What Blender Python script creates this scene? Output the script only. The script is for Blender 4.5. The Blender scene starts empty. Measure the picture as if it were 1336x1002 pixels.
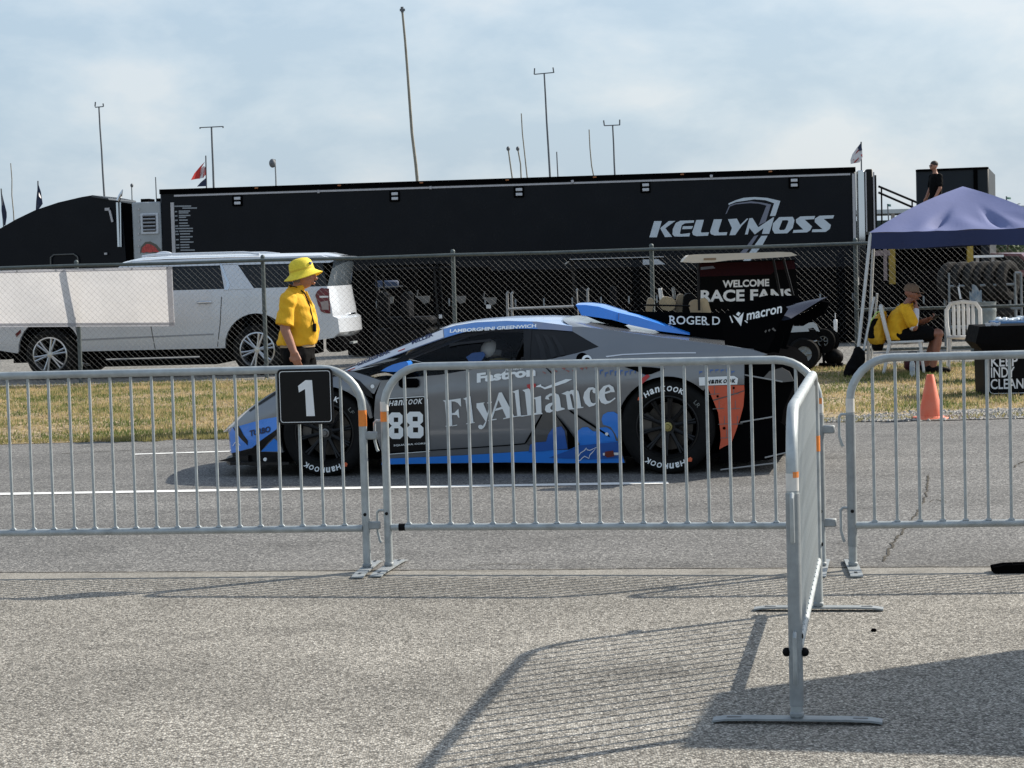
import bpy, bmesh, math, random
import numpy as np
from mathutils import Vector, Matrix
from mathutils.geometry import delaunay_2d_cdt

random.seed(7)
sc = bpy.context.scene
col = sc.collection
R = math.radians

# ---------------------------------------------------------------- camera
F_PX, W_PX, H_PX = 2700.0, 1336.0, 1002.0
CAM_Z, PITCH, ROLL = 1.60, math.atan(158 / 2700.0), 0.028
_fwd = Vector((0, math.cos(PITCH), -math.sin(PITCH)))
_r0 = Vector((1, 0, 0))
_u0 = Vector((0, math.sin(PITCH), math.cos(PITCH)))
_right = _r0 * math.cos(ROLL) - _u0 * math.sin(ROLL)
_up = _r0 * math.sin(ROLL) + _u0 * math.cos(ROLL)
CAM = Vector((0, 0, CAM_Z))
cam_data = bpy.data.cameras.new('camera')
cam = bpy.data.objects.new('camera', cam_data)
col.objects.link(cam)
cam_data.sensor_width = 36.0
cam_data.lens = 36.0 * F_PX / W_PX
cam_data.clip_start, cam_data.clip_end = 0.1, 3000
m = Matrix((( _right.x, _up.x, -_fwd.x, 0), (_right.y, _up.y, -_fwd.y, 0), (_right.z, _up.z, -_fwd.z, CAM_Z), (0, 0, 0, 1)))
cam.matrix_world = m
sc.camera = cam

# ---------------------------------------------------------------- world + sun
SUN_EL, SUN_AZ = R(36.4), R(62.6)            # azimuth measured from +Y towards +X
world = bpy.data.worlds.new('World')
sc.world = world
world.use_nodes = True
nt = world.node_tree
nt.nodes.clear()
def wn(t, **kw):
    n = nt.nodes.new(t)
    for k, v in kw.items(): setattr(n, k, v)
    return n
out = wn('ShaderNodeOutputWorld')
bg = wn('ShaderNodeBackground'); bg.inputs['Strength'].default_value = 0.15
sky = wn('ShaderNodeTexSky', sky_type='NISHITA', sun_disc=False, sun_elevation=SUN_EL, sun_rotation=SUN_AZ,
         air_density=1.0, dust_density=2.2, ozone_density=1.6)
tc = wn('ShaderNodeTexCoord')
sep = wn('ShaderNodeSeparateXYZ'); nt.links.new(tc.outputs['Generated'], sep.inputs[0])
# haze thick at the horizon and thinning upwards
hz = wn('ShaderNodeMapRange'); hz.inputs['From Min'].default_value = 0.0; hz.inputs['From Max'].default_value = 0.9
hz.inputs['To Min'].default_value = 0.88; hz.inputs['To Max'].default_value = 0.45
nt.links.new(sep.outputs['Z'], hz.inputs['Value'])
# soft cloud bands: direction stretched so that clouds flatten towards the horizon
mp = wn('ShaderNodeMapping'); mp.inputs['Scale'].default_value = (1.0, 1.0, 2.1)
nt.links.new(tc.outputs['Generated'], mp.inputs['Vector'])
n1 = wn('ShaderNodeTexNoise'); n1.inputs['Scale'].default_value = 10.5; n1.inputs['Detail'].default_value = 8; n1.inputs['Roughness'].default_value = 0.56
n1.inputs['Distortion'].default_value = 0.15
nt.links.new(mp.outputs[0], n1.inputs['Vector'])
cr = wn('ShaderNodeValToRGB')
cr.color_ramp.elements[0].position = 0.40; cr.color_ramp.elements[0].color = (2.12, 2.70, 3.28, 1)
cr.color_ramp.elements[1].position = 0.66; cr.color_ramp.elements[1].color = (3.18, 3.47, 3.74, 1)
e = cr.color_ramp.elements.new(0.52); e.color = (2.58, 3.08, 3.55, 1)
nt.links.new(n1.outputs['Fac'], cr.inputs['Fac'])
mixs = wn('ShaderNodeMix', data_type='RGBA')
nt.links.new(hz.outputs['Result'], mixs.inputs['Factor'])
nt.links.new(sky.outputs[0], mixs.inputs[6])
nt.links.new(cr.outputs['Color'], mixs.inputs[7])
nt.links.new(mixs.outputs[2], bg.inputs['Color'])
nt.links.new(bg.outputs[0], out.inputs['Surface'])

sun_d = bpy.data.lights.new('sun', 'SUN')
sun_d.energy = 4.4; sun_d.angle = R(0.6); sun_d.color = (1.0, 0.93, 0.82)
sun = bpy.data.objects.new('sun', sun_d); col.objects.link(sun)
sdir = Vector((math.sin(SUN_AZ) * math.cos(SUN_EL), math.cos(SUN_AZ) * math.cos(SUN_EL), math.sin(SUN_EL)))
sun.rotation_euler = sdir.to_track_quat('Z', 'Y').to_euler()
sun.location = (30, 20, 30)

sc.view_settings.view_transform = 'Standard'
sc.view_settings.look = 'None'
sc.view_settings.exposure = 0.55
sc.view_settings.gamma = 1.0
sc.view_settings.use_curve_mapping = False
sc.cycles.max_bounces = 6
sc.cycles.transparent_max_bounces = 12

# ---------------------------------------------------------------- placing helpers (survey of the photograph)
def ray(px, py):
    return (_fwd + _right * ((px - W_PX / 2) / F_PX) + _up * (-(py - H_PX / 2) / F_PX))
def ground(px, py, z=0.0):
    d = ray(px, py); t = (z - CAM_Z) / d.z
    return CAM + d * t
def at(px, py, Y):
    d = ray(px, py); return CAM + d * (Y / d.y)
def hit(px, py, p0, n):
    d = ray(px, py); t = (p0 - CAM).dot(n) / d.dot(n)
    return CAM + d * t

# ---------------------------------------------------------------- object helpers
def tag(o, label=None, cat=None, group=None, kind=None):
    if label: o['label'] = label
    if cat: o['category'] = cat
    if group: o['group'] = group
    if kind: o['kind'] = kind
    return o
def empty(name, loc=(0, 0, 0), rz=0.0, label=None, cat=None, group=None):
    o = bpy.data.objects.new(name, None); col.objects.link(o)
    o.location = loc; o.rotation_euler = (0, 0, rz); o.empty_display_size = 0.2
    return tag(o, label, cat, group)
def link_mesh(name, me, parent=None, loc=None):
    o = bpy.data.objects.new(name, me); col.objects.link(o)
    if parent: o.parent = parent
    if loc is not None: o.location = loc
    return o
def copy_tree(o, parent=None):
    c = o.copy(); col.objects.link(c)
    if parent: c.parent = parent
    for ch in list(o.children): copy_tree(ch, c)
    return c

class MB:
    """mesh builder: collects shapes, builds ONE mesh object"""
    def __init__(s): s.v = []; s.f = []; s.mi = []; s.sm = []; s.cur = 0; s.smooth = False
    def mat(s, i): s.cur = i; return s
    def add(s, vs, fs, smooth=None):
        b = len(s.v); s.v += [tuple(v) for v in vs]
        for f in fs:
            s.f.append([b + i for i in f]); s.mi.append(s.cur); s.sm.append(s.smooth if smooth is None else smooth)
        return s
    def box(s, c, d, rot=None, bevel=0.0):
        x, y, z = d[0] / 2, d[1] / 2, d[2] / 2
        if bevel > 0:
            b = min(bevel, x * .95, y * .95, z * .95)
            vs = []; 
            for sx in (-1, 1):
                for sy in (-1, 1):
                    for sz in (-1, 1):
                        vs += [(sx * x, sy * (y - b), sz * (z - b)), (sx * (x - b), sy * y, sz * (z - b)), (sx * (x - b), sy * (y - b), sz * z)]
            def I(sx, sy, sz, k): return ((sx > 0) * 4 + (sy > 0) * 2 + (sz > 0)) * 3 + k
            fs = []
            for sg in (-1, 1):
                q = [I(sg, -1, -1, 0), I(sg, 1, -1, 0), I(sg, 1, 1, 0), I(sg, -1, 1, 0)]; fs.append(q if sg > 0 else q[::-1])
                q = [I(-1, sg, -1, 1), I(1, sg, -1, 1), I(1, sg, 1, 1), I(-1, sg, 1, 1)]; fs.append(q[::-1] if sg > 0 else q)
                q = [I(-1, -1, sg, 2), I(1, -1, sg, 2), I(1, 1, sg, 2), I(-1, 1, sg, 2)]; fs.append(q if sg > 0 else q[::-1])
            for a in (-1, 1):
                for b2 in (-1, 1):
                    fs.append([I(a, b2, -1, 0), I(a, b2, 1, 0), I(a, b2, 1, 1), I(a, b2, -1, 1)])
                    fs.append([I(a, -1, b2, 0), I(a, 1, b2, 0), I(a, 1, b2, 2), I(a, -1, b2, 2)])
                    fs.append([I(-1, a, b2, 1), I(1, a, b2, 1), I(1, a, b2, 2), I(-1, a, b2, 2)])
                    for c2 in (-1, 1): fs.append([I(a, b2, c2, 0), I(a, b2, c2, 1), I(a, b2, c2, 2)])
        else:
            vs = [(sx * x, sy * y, sz * z) for sx in (-1, 1) for sy in (-1, 1) for sz in (-1, 1)]
            fs = [(0, 1, 3, 2), (4, 6, 7, 5), (0, 4, 5, 1), (2, 3, 7, 6), (0, 2, 6, 4), (1, 5, 7, 3)]
        M = rot if rot is not None else Matrix.Identity(3)
        cc = Vector(c)
        return s.add([tuple(M @ Vector(v) + cc) for v in vs], fs, False)
    def tube(s, pts, r, seg=10, caps=True, flat=None):
        pts = [Vector(p) for p in pts]; n = len(pts)
        rs = r if isinstance(r, (list, tuple)) else [r] * n
        t0 = (pts[1] - pts[0]).normalized()
        a = Vector((0, 0, 1)) if abs(t0.z) < .9 else Vector((1, 0, 0))
        nrm = t0.cross(a).normalized()
        vs = []; prev = t0
        for i, p in enumerate(pts):
            if i == 0: t = t0
            elif i == n - 1: t = (pts[i] - pts[i - 1]).normalized()
            else:
                t = ((pts[i + 1] - pts[i]).normalized() + (pts[i] - pts[i - 1]).normalized())
                t = t.normalized() if t.length > 1e-6 else prev
            ax = prev.cross(t)
            if ax.length > 1e-7: nrm = Matrix.Rotation(prev.angle(t), 3, ax.normalized()) @ nrm
            nrm = (nrm - t * nrm.dot(t)).normalized(); bn = t.cross(nrm); prev = t
            for k in range(seg):
                an = 2 * math.pi * k / seg
                ca, sa = math.cos(an), math.sin(an)
                if flat: sa *= flat
                vs.append(p + (nrm * ca + bn * sa) * rs[i])
        fs = []
        for i in range(n - 1):
            for k in range(seg):
                a0 = i * seg + k; a1 = i * seg + (k + 1) % seg
                fs.append((a0, a1, a1 + seg, a0 + seg))
        if caps:
            fs.append(tuple(range(seg))[::-1]); fs.append(tuple((n - 1) * seg + k for k in range(seg)))
        return s.add(vs, fs, seg > 5)
    def lathe(s, prof, origin=(0, 0, 0), axis='Z', seg=32, arc=None, closed=False):
        o = Vector(origin); vs = []; n = len(prof)
        full = arc is None; a0, a1 = (0, 2 * math.pi) if full else arc
        cnt = seg if full else seg + 1
        for k in range(cnt):
            an = a0 + (a1 - a0) * k / seg; ca, sa = math.cos(an), math.sin(an)
            for (r_, h) in prof:
                if axis == 'Z': p = Vector((r_ * ca, r_ * sa, h))
                elif axis == 'Y': p = Vector((r_ * ca, h, r_ * sa))
                else: p = Vector((h, r_ * ca, r_ * sa))
                vs.append(p + o)
        fs = []
        rng = range(n) if closed else range(n - 1)
        for k in range(seg):
            k2 = (k + 1) % cnt
            for i in rng:
                i2 = (i + 1) % n
                fs.append((k * n + i, k2 * n + i, k2 * n + i2, k * n + i2))
        return s.add(vs, fs, True)
    def prism(s, poly, ext, axis='Y', o=(0, 0, 0), smooth=False):
        """poly in 2-D extruded along an axis from ext[0] to ext[1]"""
        def P(u, v, w):
            if axis == 'Y': return (u + o[0], w + o[1], v + o[2])
            if axis == 'X': return (w + o[0], u + o[1], v + o[2])
            return (u + o[0], v + o[1], w + o[2])
        n = len(poly)
        vs = [P(u, v, ext[0]) for u, v in poly] + [P(u, v, ext[1]) for u, v in poly]
        fs = [tuple(range(n)), tuple(range(2 * n - 1, n - 1, -1))]
        fs += [(i, (i + 1) % n, n + (i + 1) % n, n + i) for i in range(n)]
        return s.add(vs, fs, smooth)
    def grid(s, P, nu, nv, smooth=True):
        vs = [P(i / nu, j / nv) for i in range(nu + 1) for j in range(nv + 1)]
        fs = [(i * (nv + 1) + j, (i + 1) * (nv + 1) + j, (i + 1) * (nv + 1) + j + 1, i * (nv + 1) + j + 1) for i in range(nu) for j in range(nv)]
        return s.add(vs, fs, smooth)
    def ball(s, c, r, seg=16, rings=10):
        r = r if isinstance(r, (tuple, list)) else (r, r, r)
        vs = []; c = Vector(c)
        for i in range(rings + 1):
            th = math.pi * i / rings
            for k in range(seg):
                ph = 2 * math.pi * k / seg
                vs.append(c + Vector((r[0] * math.sin(th) * math.cos(ph), r[1] * math.sin(th) * math.sin(ph), r[2] * math.cos(th))))
        fs = [(i * seg + k, (i + 1) * seg + k, (i + 1) * seg + (k + 1) % seg, i * seg + (k + 1) % seg) for i in range(rings) for k in range(seg)]
        return s.add(vs, fs, True)
    def mesh(s, name, mats, recalc=True, weld=False):
        me = bpy.data.meshes.new(name)
        me.from_pydata(s.v, [], s.f)
        for mm in (mats if isinstance(mats, (list, tuple)) else [mats]): me.materials.append(mm)
        me.polygons.foreach_set('material_index', s.mi)
        me.polygons.foreach_set('use_smooth', s.sm)
        if recalc or weld:
            bm = bmesh.new(); bm.from_mesh(me)
            if weld: bmesh.ops.remove_doubles(bm, verts=bm.verts, dist=1e-4)
            if recalc: bmesh.ops.recalc_face_normals(bm, faces=bm.faces)
            bm.to_mesh(me); bm.free()
        me.update()
        me.set_sharp_from_angle(angle=R(38))
        return me
    def build(s, name, mats, parent=None, loc=None, recalc=True, weld=False):
        return link_mesh(name, s.mesh(name, mats, recalc, weld), parent, loc)

def resample(pts, step, closed=True):
    out_ = []
    n = len(pts)
    for i in range(n if closed else n - 1):
        a = Vector(pts[i]); b = Vector(pts[(i + 1) % n]); L = (b - a).length
        k = max(1, int(round(L / step)))
        for j in range(k): out_.append(a + (b - a) * (j / k))
    if not closed: out_.append(Vector(pts[-1]))
    return out_
def fill2d(poly, step):
    """polygon -> evenly triangulated 2-D mesh (verts, tris)"""
    ol = resample(poly, step)
    n = len(ol)
    xs = [p[0] for p in ol]; ys = [p[1] for p in ol]
    def inside(x, y):
        c = False; j = n - 1
        for i in range(n):
            if (ys[i] > y) != (ys[j] > y) and x < (xs[j] - xs[i]) * (y - ys[i]) / (ys[j] - ys[i]) + xs[i]: c = not c
            j = i
        return c
    pts = [Vector((p[0], p[1])) for p in ol]
    y = min(ys) + step * .5; row = 0
    while y < max(ys):
        x = min(xs) + step * (.25 + .5 * (row % 2))
        while x < max(xs):
            if inside(x, y) and min((x - q[0]) ** 2 + (y - q[1]) ** 2 for q in ol) > (step * .45) ** 2: pts.append(Vector((x, y)))
            x += step
        y += step * .866; row += 1
    v, e_, f, *_r = delaunay_2d_cdt(pts, [], [list(range(n))], 1, 1e-6)
    return v, f

def text2d(body, width=None, height=None, shear=0.0, bold=0.0, space=1.0):
    """built-in lettering as a flat mesh: verts scaled to 0..width, 0..height, faces"""
    c = bpy.data.curves.new('lettering', 'FONT')
    c.body = body; c.shear = shear; c.offset = bold; c.space_character = space; c.resolution_u = 3
    o = bpy.data.objects.new('lettering', c)
    me = bpy.data.meshes.new_from_object(o)
    vs = [tuple(v.co) for v in me.vertices]; fs = [tuple(p.vertices) for p in me.polygons]
    bpy.data.meshes.remove(me); bpy.data.objects.remove(o); bpy.data.curves.remove(c)
    x0 = min(v[0] for v in vs); x1 = max(v[0] for v in vs); y0 = min(v[1] for v in vs); y1 = max(v[1] for v in vs)
    if width is None and height is None: height = 1.0
    sx = width / (x1 - x0) if width else None; sy = height / (y1 - y0) if height else None
    if sx is None: sx = sy
    if sy is None: sy = sx
    return [((v[0] - x0) * sx, (v[1] - y0) * sy) for v in vs], fs
def unicase(body, width, height, shear=0.0, bold=0.0):
    """letters of mixed case all drawn to one height, as tyre makers' wordmarks are"""
    V, Fc, x = [], [], 0.0
    for ch in body:
        vs, fs = text2d(ch, .74 if ch.islower() else .84, 1.0, bold=bold); b = len(V)
        V += [(u + x + shear * v, v) for u, v in vs]; Fc += [tuple(b + i for i in f) for f in fs]; x += (.74 if ch.islower() else .84) + .2
    x0 = min(v[0] for v in V); x1 = max(v[0] for v in V)
    return [((u - x0) / (x1 - x0) * width, v * height) for u, v in V], Fc
def lettering(mb, body, M, width=None, height=None, **kw):
    """M maps (u,v) metres to a 3-D point"""
    vs, fs = text2d(body, width, height, **kw)
    mb.add([M(u, v) for u, v in vs], fs, False)

# ---------------------------------------------------------------- materials
def mat(name, c, rough=0.5, metal=0.0, var=0.0, vscale=8.0, bump=0.0, bscale=40.0, spec=0.5, coat=0.0, c2=None, rvar=0.0, alpha=1.0, trans=0.0, sss=0.0):
    ma = bpy.data.materials.new(name); ma.use_nodes = True
    t = ma.node_tree; b = t.nodes['Principled BSDF']
    b.inputs['Base Color'].default_value = (*c, 1); b.inputs['Roughness'].default_value = rough
    b.inputs['Metallic'].default_value = metal; b.inputs['Specular IOR Level'].default_value = spec
    b.inputs['Coat Weight'].default_value = coat; b.inputs['Coat Roughness'].default_value = 0.06
    b.inputs['Alpha'].default_value = alpha; b.inputs['Transmission Weight'].default_value = trans
    if sss: b.inputs['Subsurface Weight'].default_value = sss; b.inputs['Subsurface Radius'].default_value = (.01, .004, .002)
    L = t.links.new
    if var > 0 or bump > 0 or rvar > 0 or c2:
        co = t.nodes.new('ShaderNodeTexCoord')
    if var > 0 or c2:
        n = t.nodes.new('ShaderNodeTexNoise'); n.inputs['Scale'].default_value = vscale; n.inputs['Detail'].default_value = 6; n.inputs['Roughness'].default_value = .62
        L(co.outputs['Object'], n.inputs['Vector'])
        rp = t.nodes.new('ShaderNodeMapRange'); rp.inputs['From Min'].default_value = .3; rp.inputs['From Max'].default_value = .7
        L(n.outputs['Fac'], rp.inputs['Value'])
        mx = t.nodes.new('ShaderNodeMix'); mx.data_type = 'RGBA'
        d = c2 if c2 else tuple(x * (1 - var) for x in c)
        h = c if c2 else tuple(min(1, x * (1 + var)) for x in c)
        mx.inputs[6].default_value = (*d, 1); mx.inputs[7].default_value = (*h, 1)
        L(rp.outputs[0], mx.inputs['Factor']); L(mx.outputs[2], b.inputs['Base Color'])
    if rvar > 0:
        n3 = t.nodes.new('ShaderNodeTexNoise'); n3.inputs['Scale'].default_value = vscale * 1.7; n3.inputs['Detail'].default_value = 5
        L(co.outputs['Object'], n3.inputs['Vector'])
        r3 = t.nodes.new('ShaderNodeMapRange'); r3.inputs['To Min'].default_value = max(0.02, rough - rvar); r3.inputs['To Max'].default_value = min(1, rough + rvar)
        r3.inputs['From Min'].default_value = .3; r3.inputs['From Max'].default_value = .7
        L(n3.outputs['Fac'], r3.inputs['Value']); L(r3.outputs[0], b.inputs['Roughness'])
    if bump > 0:
        n2 = t.nodes.new('ShaderNodeTexNoise'); n2.inputs['Scale'].default_value = bscale; n2.inputs['Detail'].default_value = 4
        L(co.outputs['Object'], n2.inputs['Vector'])
        bp = t.nodes.new('ShaderNodeBump'); bp.inputs['Strength'].default_value = bump; bp.inputs['Distance'].default_value = .01
        L(n2.outputs['Fac'], bp.inputs['Height']); L(bp.outputs[0], b.inputs['Normal'])
    return ma

def thin(ma, amount=.5):
    """let light through a thin sheet (cloth, leaves): mixes in a translucent lobe of the same colour"""
    t = ma.node_tree; b = t.nodes['Principled BSDF']; o = t.nodes['Material Output']
    tr_ = t.nodes.new('ShaderNodeBsdfTranslucent'); mx = t.nodes.new('ShaderNodeMixShader'); mx.inputs[0].default_value = amount
    tr_.inputs['Color'].default_value = b.inputs['Base Color'].default_value
    for l in list(t.links):
        if l.to_socket == b.inputs['Base Color']: t.links.new(l.from_socket, tr_.inputs['Color'])
    t.links.new(b.outputs[0], mx.inputs[1]); t.links.new(tr_.outputs[0], mx.inputs[2]); t.links.new(mx.outputs[0], o.inputs['Surface'])
    return ma

def aggregate(name, stops, grain, fine, bumpd, patch=(0.86, 1.1), patch_scale=0.35, streak=None, rough=.88, stain_scale=1.3):
    """asphalt / gravel: stones coloured cell by cell, set in a dark binder, with broad worn patches"""
    ma = bpy.data.materials.new(name); ma.use_nodes = True
    t = ma.node_tree; b = t.nodes['Principled BSDF']; L = t.links.new
    b.inputs['Roughness'].default_value = rough; b.inputs['Specular IOR Level'].default_value = .3
    co = t.nodes.new('ShaderNodeTexCoord')
    vo = t.nodes.new('ShaderNodeTexVoronoi'); vo.inputs['Scale'].default_value = grain
    L(co.outputs['Object'], vo.inputs['Vector'])
    se = t.nodes.new('ShaderNodeSeparateColor'); L(vo.outputs['Color'], se.inputs[0])
    cr_ = t.nodes.new('ShaderNodeValToRGB')
    while len(cr_.color_ramp.elements) > 1: cr_.color_ramp.elements.remove(cr_.color_ramp.elements[-1])
    for i, (p, c) in enumerate(stops):
        el = cr_.color_ramp.elements[0] if i == 0 else cr_.color_ramp.elements.new(p)
        el.position = p; el.color = (*c, 1)
    L(se.outputs[0], cr_.inputs['Fac'])
    # binder between stones
    ed = t.nodes.new('ShaderNodeMapRange'); ed.inputs['From Min'].default_value = .35; ed.inputs['From Max'].default_value = .75
    ed.inputs['To Min'].default_value = 1.0; ed.inputs['To Max'].default_value = fine
    L(vo.outputs['Distance'], ed.inputs['Value'])
    n = t.nodes.new('ShaderNodeTexNoise'); n.inputs['Scale'].default_value = patch_scale; n.inputs['Detail'].default_value = 7; n.inputs['Roughness'].default_value = .6
    L(co.outputs['Object'], n.inputs['Vector'])
    pr = t.nodes.new('ShaderNodeMapRange'); pr.inputs['From Min'].default_value = .3; pr.inputs['From Max'].default_value = .7
    pr.inputs['To Min'].default_value = patch[0]; pr.inputs['To Max'].default_value = patch[1]
    L(n.outputs['Fac'], pr.inputs['Value'])
    mu = t.nodes.new('ShaderNodeMath'); mu.operation = 'MULTIPLY'; L(ed.outputs[0], mu.inputs[0]); L(pr.outputs[0], mu.inputs[1])
    last = mu
    if streak:
        mpn = t.nodes.new('ShaderNodeMapping'); mpn.inputs['Scale'].default_value = streak
        L(co.outputs['Object'], mpn.inputs['Vector'])
        ns = t.nodes.new('ShaderNodeTexNoise'); ns.inputs['Scale'].default_value = 1.0; ns.inputs['Detail'].default_value = 4
        L(mpn.outputs[0], ns.inputs['Vector'])
        sr = t.nodes.new('ShaderNodeMapRange'); sr.inputs['From Min'].default_value = .35; sr.inputs['From Max'].default_value = .65
        sr.inputs['To Min'].default_value = .84; sr.inputs['To Max'].default_value = 1.05
        L(ns.outputs['Fac'], sr.inputs['Value'])
        m2 = t.nodes.new('ShaderNodeMath'); m2.operation = 'MULTIPLY'; L(mu.outputs[0], m2.inputs[0]); L(sr.outputs[0], m2.inputs[1]); last = m2
    # old oil spots and tyre-darkened patches
    st_ = t.nodes.new('ShaderNodeTexNoise'); st_.inputs['Scale'].default_value = stain_scale; st_.inputs['Detail'].default_value = 9; st_.inputs['Roughness'].default_value = .7
    mo = t.nodes.new('ShaderNodeMapping'); mo.inputs['Location'].default_value = (7.3, 2.1, 0); mo.inputs['Scale'].default_value = (1, 1.6, 1)
    L(co.outputs['Object'], mo.inputs['Vector']); L(mo.outputs[0], st_.inputs['Vector'])
    sm = t.nodes.new('ShaderNodeMapRange'); sm.inputs['From Min'].default_value = .52; sm.inputs['From Max'].default_value = .70
    sm.inputs['To Min'].default_value = 1.0; sm.inputs['To Max'].default_value = .66
    L(st_.outputs['Fac'], sm.inputs['Value'])
    m3 = t.nodes.new('ShaderNodeMath'); m3.operation = 'MULTIPLY'; L(last.outputs[0], m3.inputs[0]); L(sm.outputs[0], m3.inputs[1]); last = m3
    mx = t.nodes.new('ShaderNodeVectorMath'); mx.operation = 'SCALE'
    L(cr_.outputs['Color'], mx.inputs[0]); L(last.outputs[0], mx.inputs['Scale']); L(mx.outputs[0], b.inputs['Base Color'])
    bp = t.nodes.new('ShaderNodeBump'); bp.inputs['Strength'].default_value = .8; bp.inputs['Distance'].default_value = bumpd; bp.invert = True
    L(vo.outputs['Distance'], bp.inputs['Height']); L(bp.outputs[0], b.inputs['Normal'])
    return ma

M = {}
M['galv'] = mat('galvanised steel', (.36, .39, .395), .48, .35, .24, 9, .04, 60, rvar=.12)
M['galv_dull'] = mat('dull galvanised steel', (.27, .29, .295), .6, .3, .2, 14, .05, 50)
M['fence_steel'] = mat('weathered fence pipe', (.095, .115, .115), .6, .35, .2, 10)
M['wire'] = mat('fence wire', (.115, .12, .12), .65, .2, .15, 6)
M['orange_tape'] = mat('orange reflective tape', (.75, .22, .03), .5, 0, .12, 20)
M['white_tape'] = mat('white reflective tape', (.62, .60, .56), .5, 0, .1, 20)
M['black_paint'] = mat('black paint', (.004, .004, .0045), .4, 0, .2, 10, spec=.2)
M['black_plastic'] = mat('black plastic', (.0045, .0045, .005), .6, 0, .25, 12, spec=.08)
M['matt_black'] = mat('matt black', (.0028, .0028, .0032), .9, 0, .2, 12, spec=0)
M['white_print'] = mat('white print', (.74, .76, .77), .5, 0, .05, 10)
M['rubber'] = mat('tyre rubber', (.0075, .0075, .0075), .8, 0, .3, 14, .05, 60, spec=.15)
M['white_paint'] = mat('white paint', (.78, .78, .77), .4, 0, .04, 8)
M['road_paint'] = mat('worn white road paint', (.70, .70, .68), .7, 0, .18, 5, .2, 120)
# ================================================================ SETTING: ground, road, verge
near_asphalt = aggregate('coarse lot asphalt', [(0, (.10, .091, .078)), (.3, (.22, .204, .176)), (.6, (.36, .336, .292)), (.85, (.49, .459, .40)), (1, (.68, .645, .575))],
                         120, .50, .005, (.74, 1.16), .55, streak=(.10, .55, 1))
road_asphalt = aggregate('smooth road asphalt', [(0, (.075, .073, .071)), (.4, (.145, .142, .137)), (.8, (.235, .228, .216)), (1, (.40, .39, .365))],
                         100, .65, .003, (.86, 1.1), .35, streak=(.12, 1.1, 1))
joint_mat = aggregate('pale concrete joint', [(0, (.19, .178, .155)), (.5, (.265, .25, .22)), (1, (.36, .34, .30))], 110, .75, .002, (.86, 1.1), 1.2, stain_scale=2.5)
gravel_mat = aggregate('loose gravel', [(0, (.14, .13, .115)), (.5, (.30, .285, .255)), (1, (.52, .50, .46))], 28, .35, .012, (.85, 1.1), 1.5)
paddock_mat = aggregate('paddock gravel', [(0, (.14, .135, .12)), (.5, (.23, .22, .20)), (1, (.33, .315, .285))], 30, .6, .01, (.85, 1.1), .3)
soil_mat = aggregate('dry turf floor', [(0, (.14, .105, .06)), (.5, (.33, .25, .145)), (1, (.55, .43, .27))], 22, .6, .02, (.8, 1.15), 1.0)

def sheet(name, pts, z, material, kind='structure'):
    mb = MB(); mb.add([(p[0], p[1], z) for p in pts], [tuple(range(len(pts)))])
    o = mb.build(name, material, recalc=False)
    return tag(o, kind=kind)
# base ground reaching the horizon
g = sheet('ground', [(-900, -60), (900, -60), (900, 1500), (-900, 1500)], -0.012, mat('far ground', (.17, .16, .13), .95, 0, .3, .02))
def gy(px, py): return ground(px, py).y
def line_y(p, q):      # straight line in plan through two surveyed picture points
    a, b = ground(*p), ground(*q)
    return lambda x: a.y + (b.y - a.y) * (x - a.x) / (b.x - a.x)
ln_seam1 = line_y((0, 757), (1336, 750))
ln_seam0 = line_y((0, 747), (1336, 739))
ln_edge = line_y((0, 580), (1130, 549))
XL, XR = -24.0, 26.0
def strip(name, f0, f1, z, material, n=24):
    mb = MB()
    mb.grid(lambda u, v: (XL + (XR - XL) * u, f0(XL + (XR - XL) * u) * (1 - v) + f1(XL + (XR - XL) * u) * v, z), n, 1)
    return tag(mb.build(name, material, recalc=False), kind='structure')
strip('lot_pavement', lambda x: -12.0, lambda x: ln_seam1(x), 0.0, near_asphalt)
strip('joint_strip', lambda x: ln_seam1(x), lambda x: ln_seam0(x), -0.002, joint_mat)
strip('road', lambda x: ln_seam0(x), lambda x: ln_edge(x) - 0.02, 0.0, road_asphalt)
# tar seams either side of the joint, uneven ribbons
def ribbon(name, f, x0, x1, w, z, material, step=.06, jitter=.006, kind='structure'):
    rr = random.Random(len(name) * 7 + int(w * 1e4))
    mb = MB(); vs = []; n = int((x1 - x0) / step); y_off = 0
    for i in range(n + 1):
        x = x0 + (x1 - x0) * i / n; y_off = y_off * .8 + rr.uniform(-1, 1) * jitter
        ww = w * rr.uniform(.5, 1.3); y = f(x) + y_off
        vs += [(x, y - ww / 2, z), (x, y + ww / 2, z)]
    mb.add(vs, [(2 * i, 2 * i + 2, 2 * i + 3, 2 * i + 1) for i in range(n)])
    return tag(mb.build(name, material, recalc=False), kind=kind)
crack_mat = mat('open crack', (.085, .078, .066), .95, 0, .3, 6, spec=.05)
tar = mat('tar seam', (.05, .046, .04), .8, 0, .3, 5)
ribbon('pavement_seam', ln_seam0, XL, XR, .008, .003, mat('worn seam', (.13, .11, .085), .9, 0, .4, 3), jitter=.016)
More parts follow.
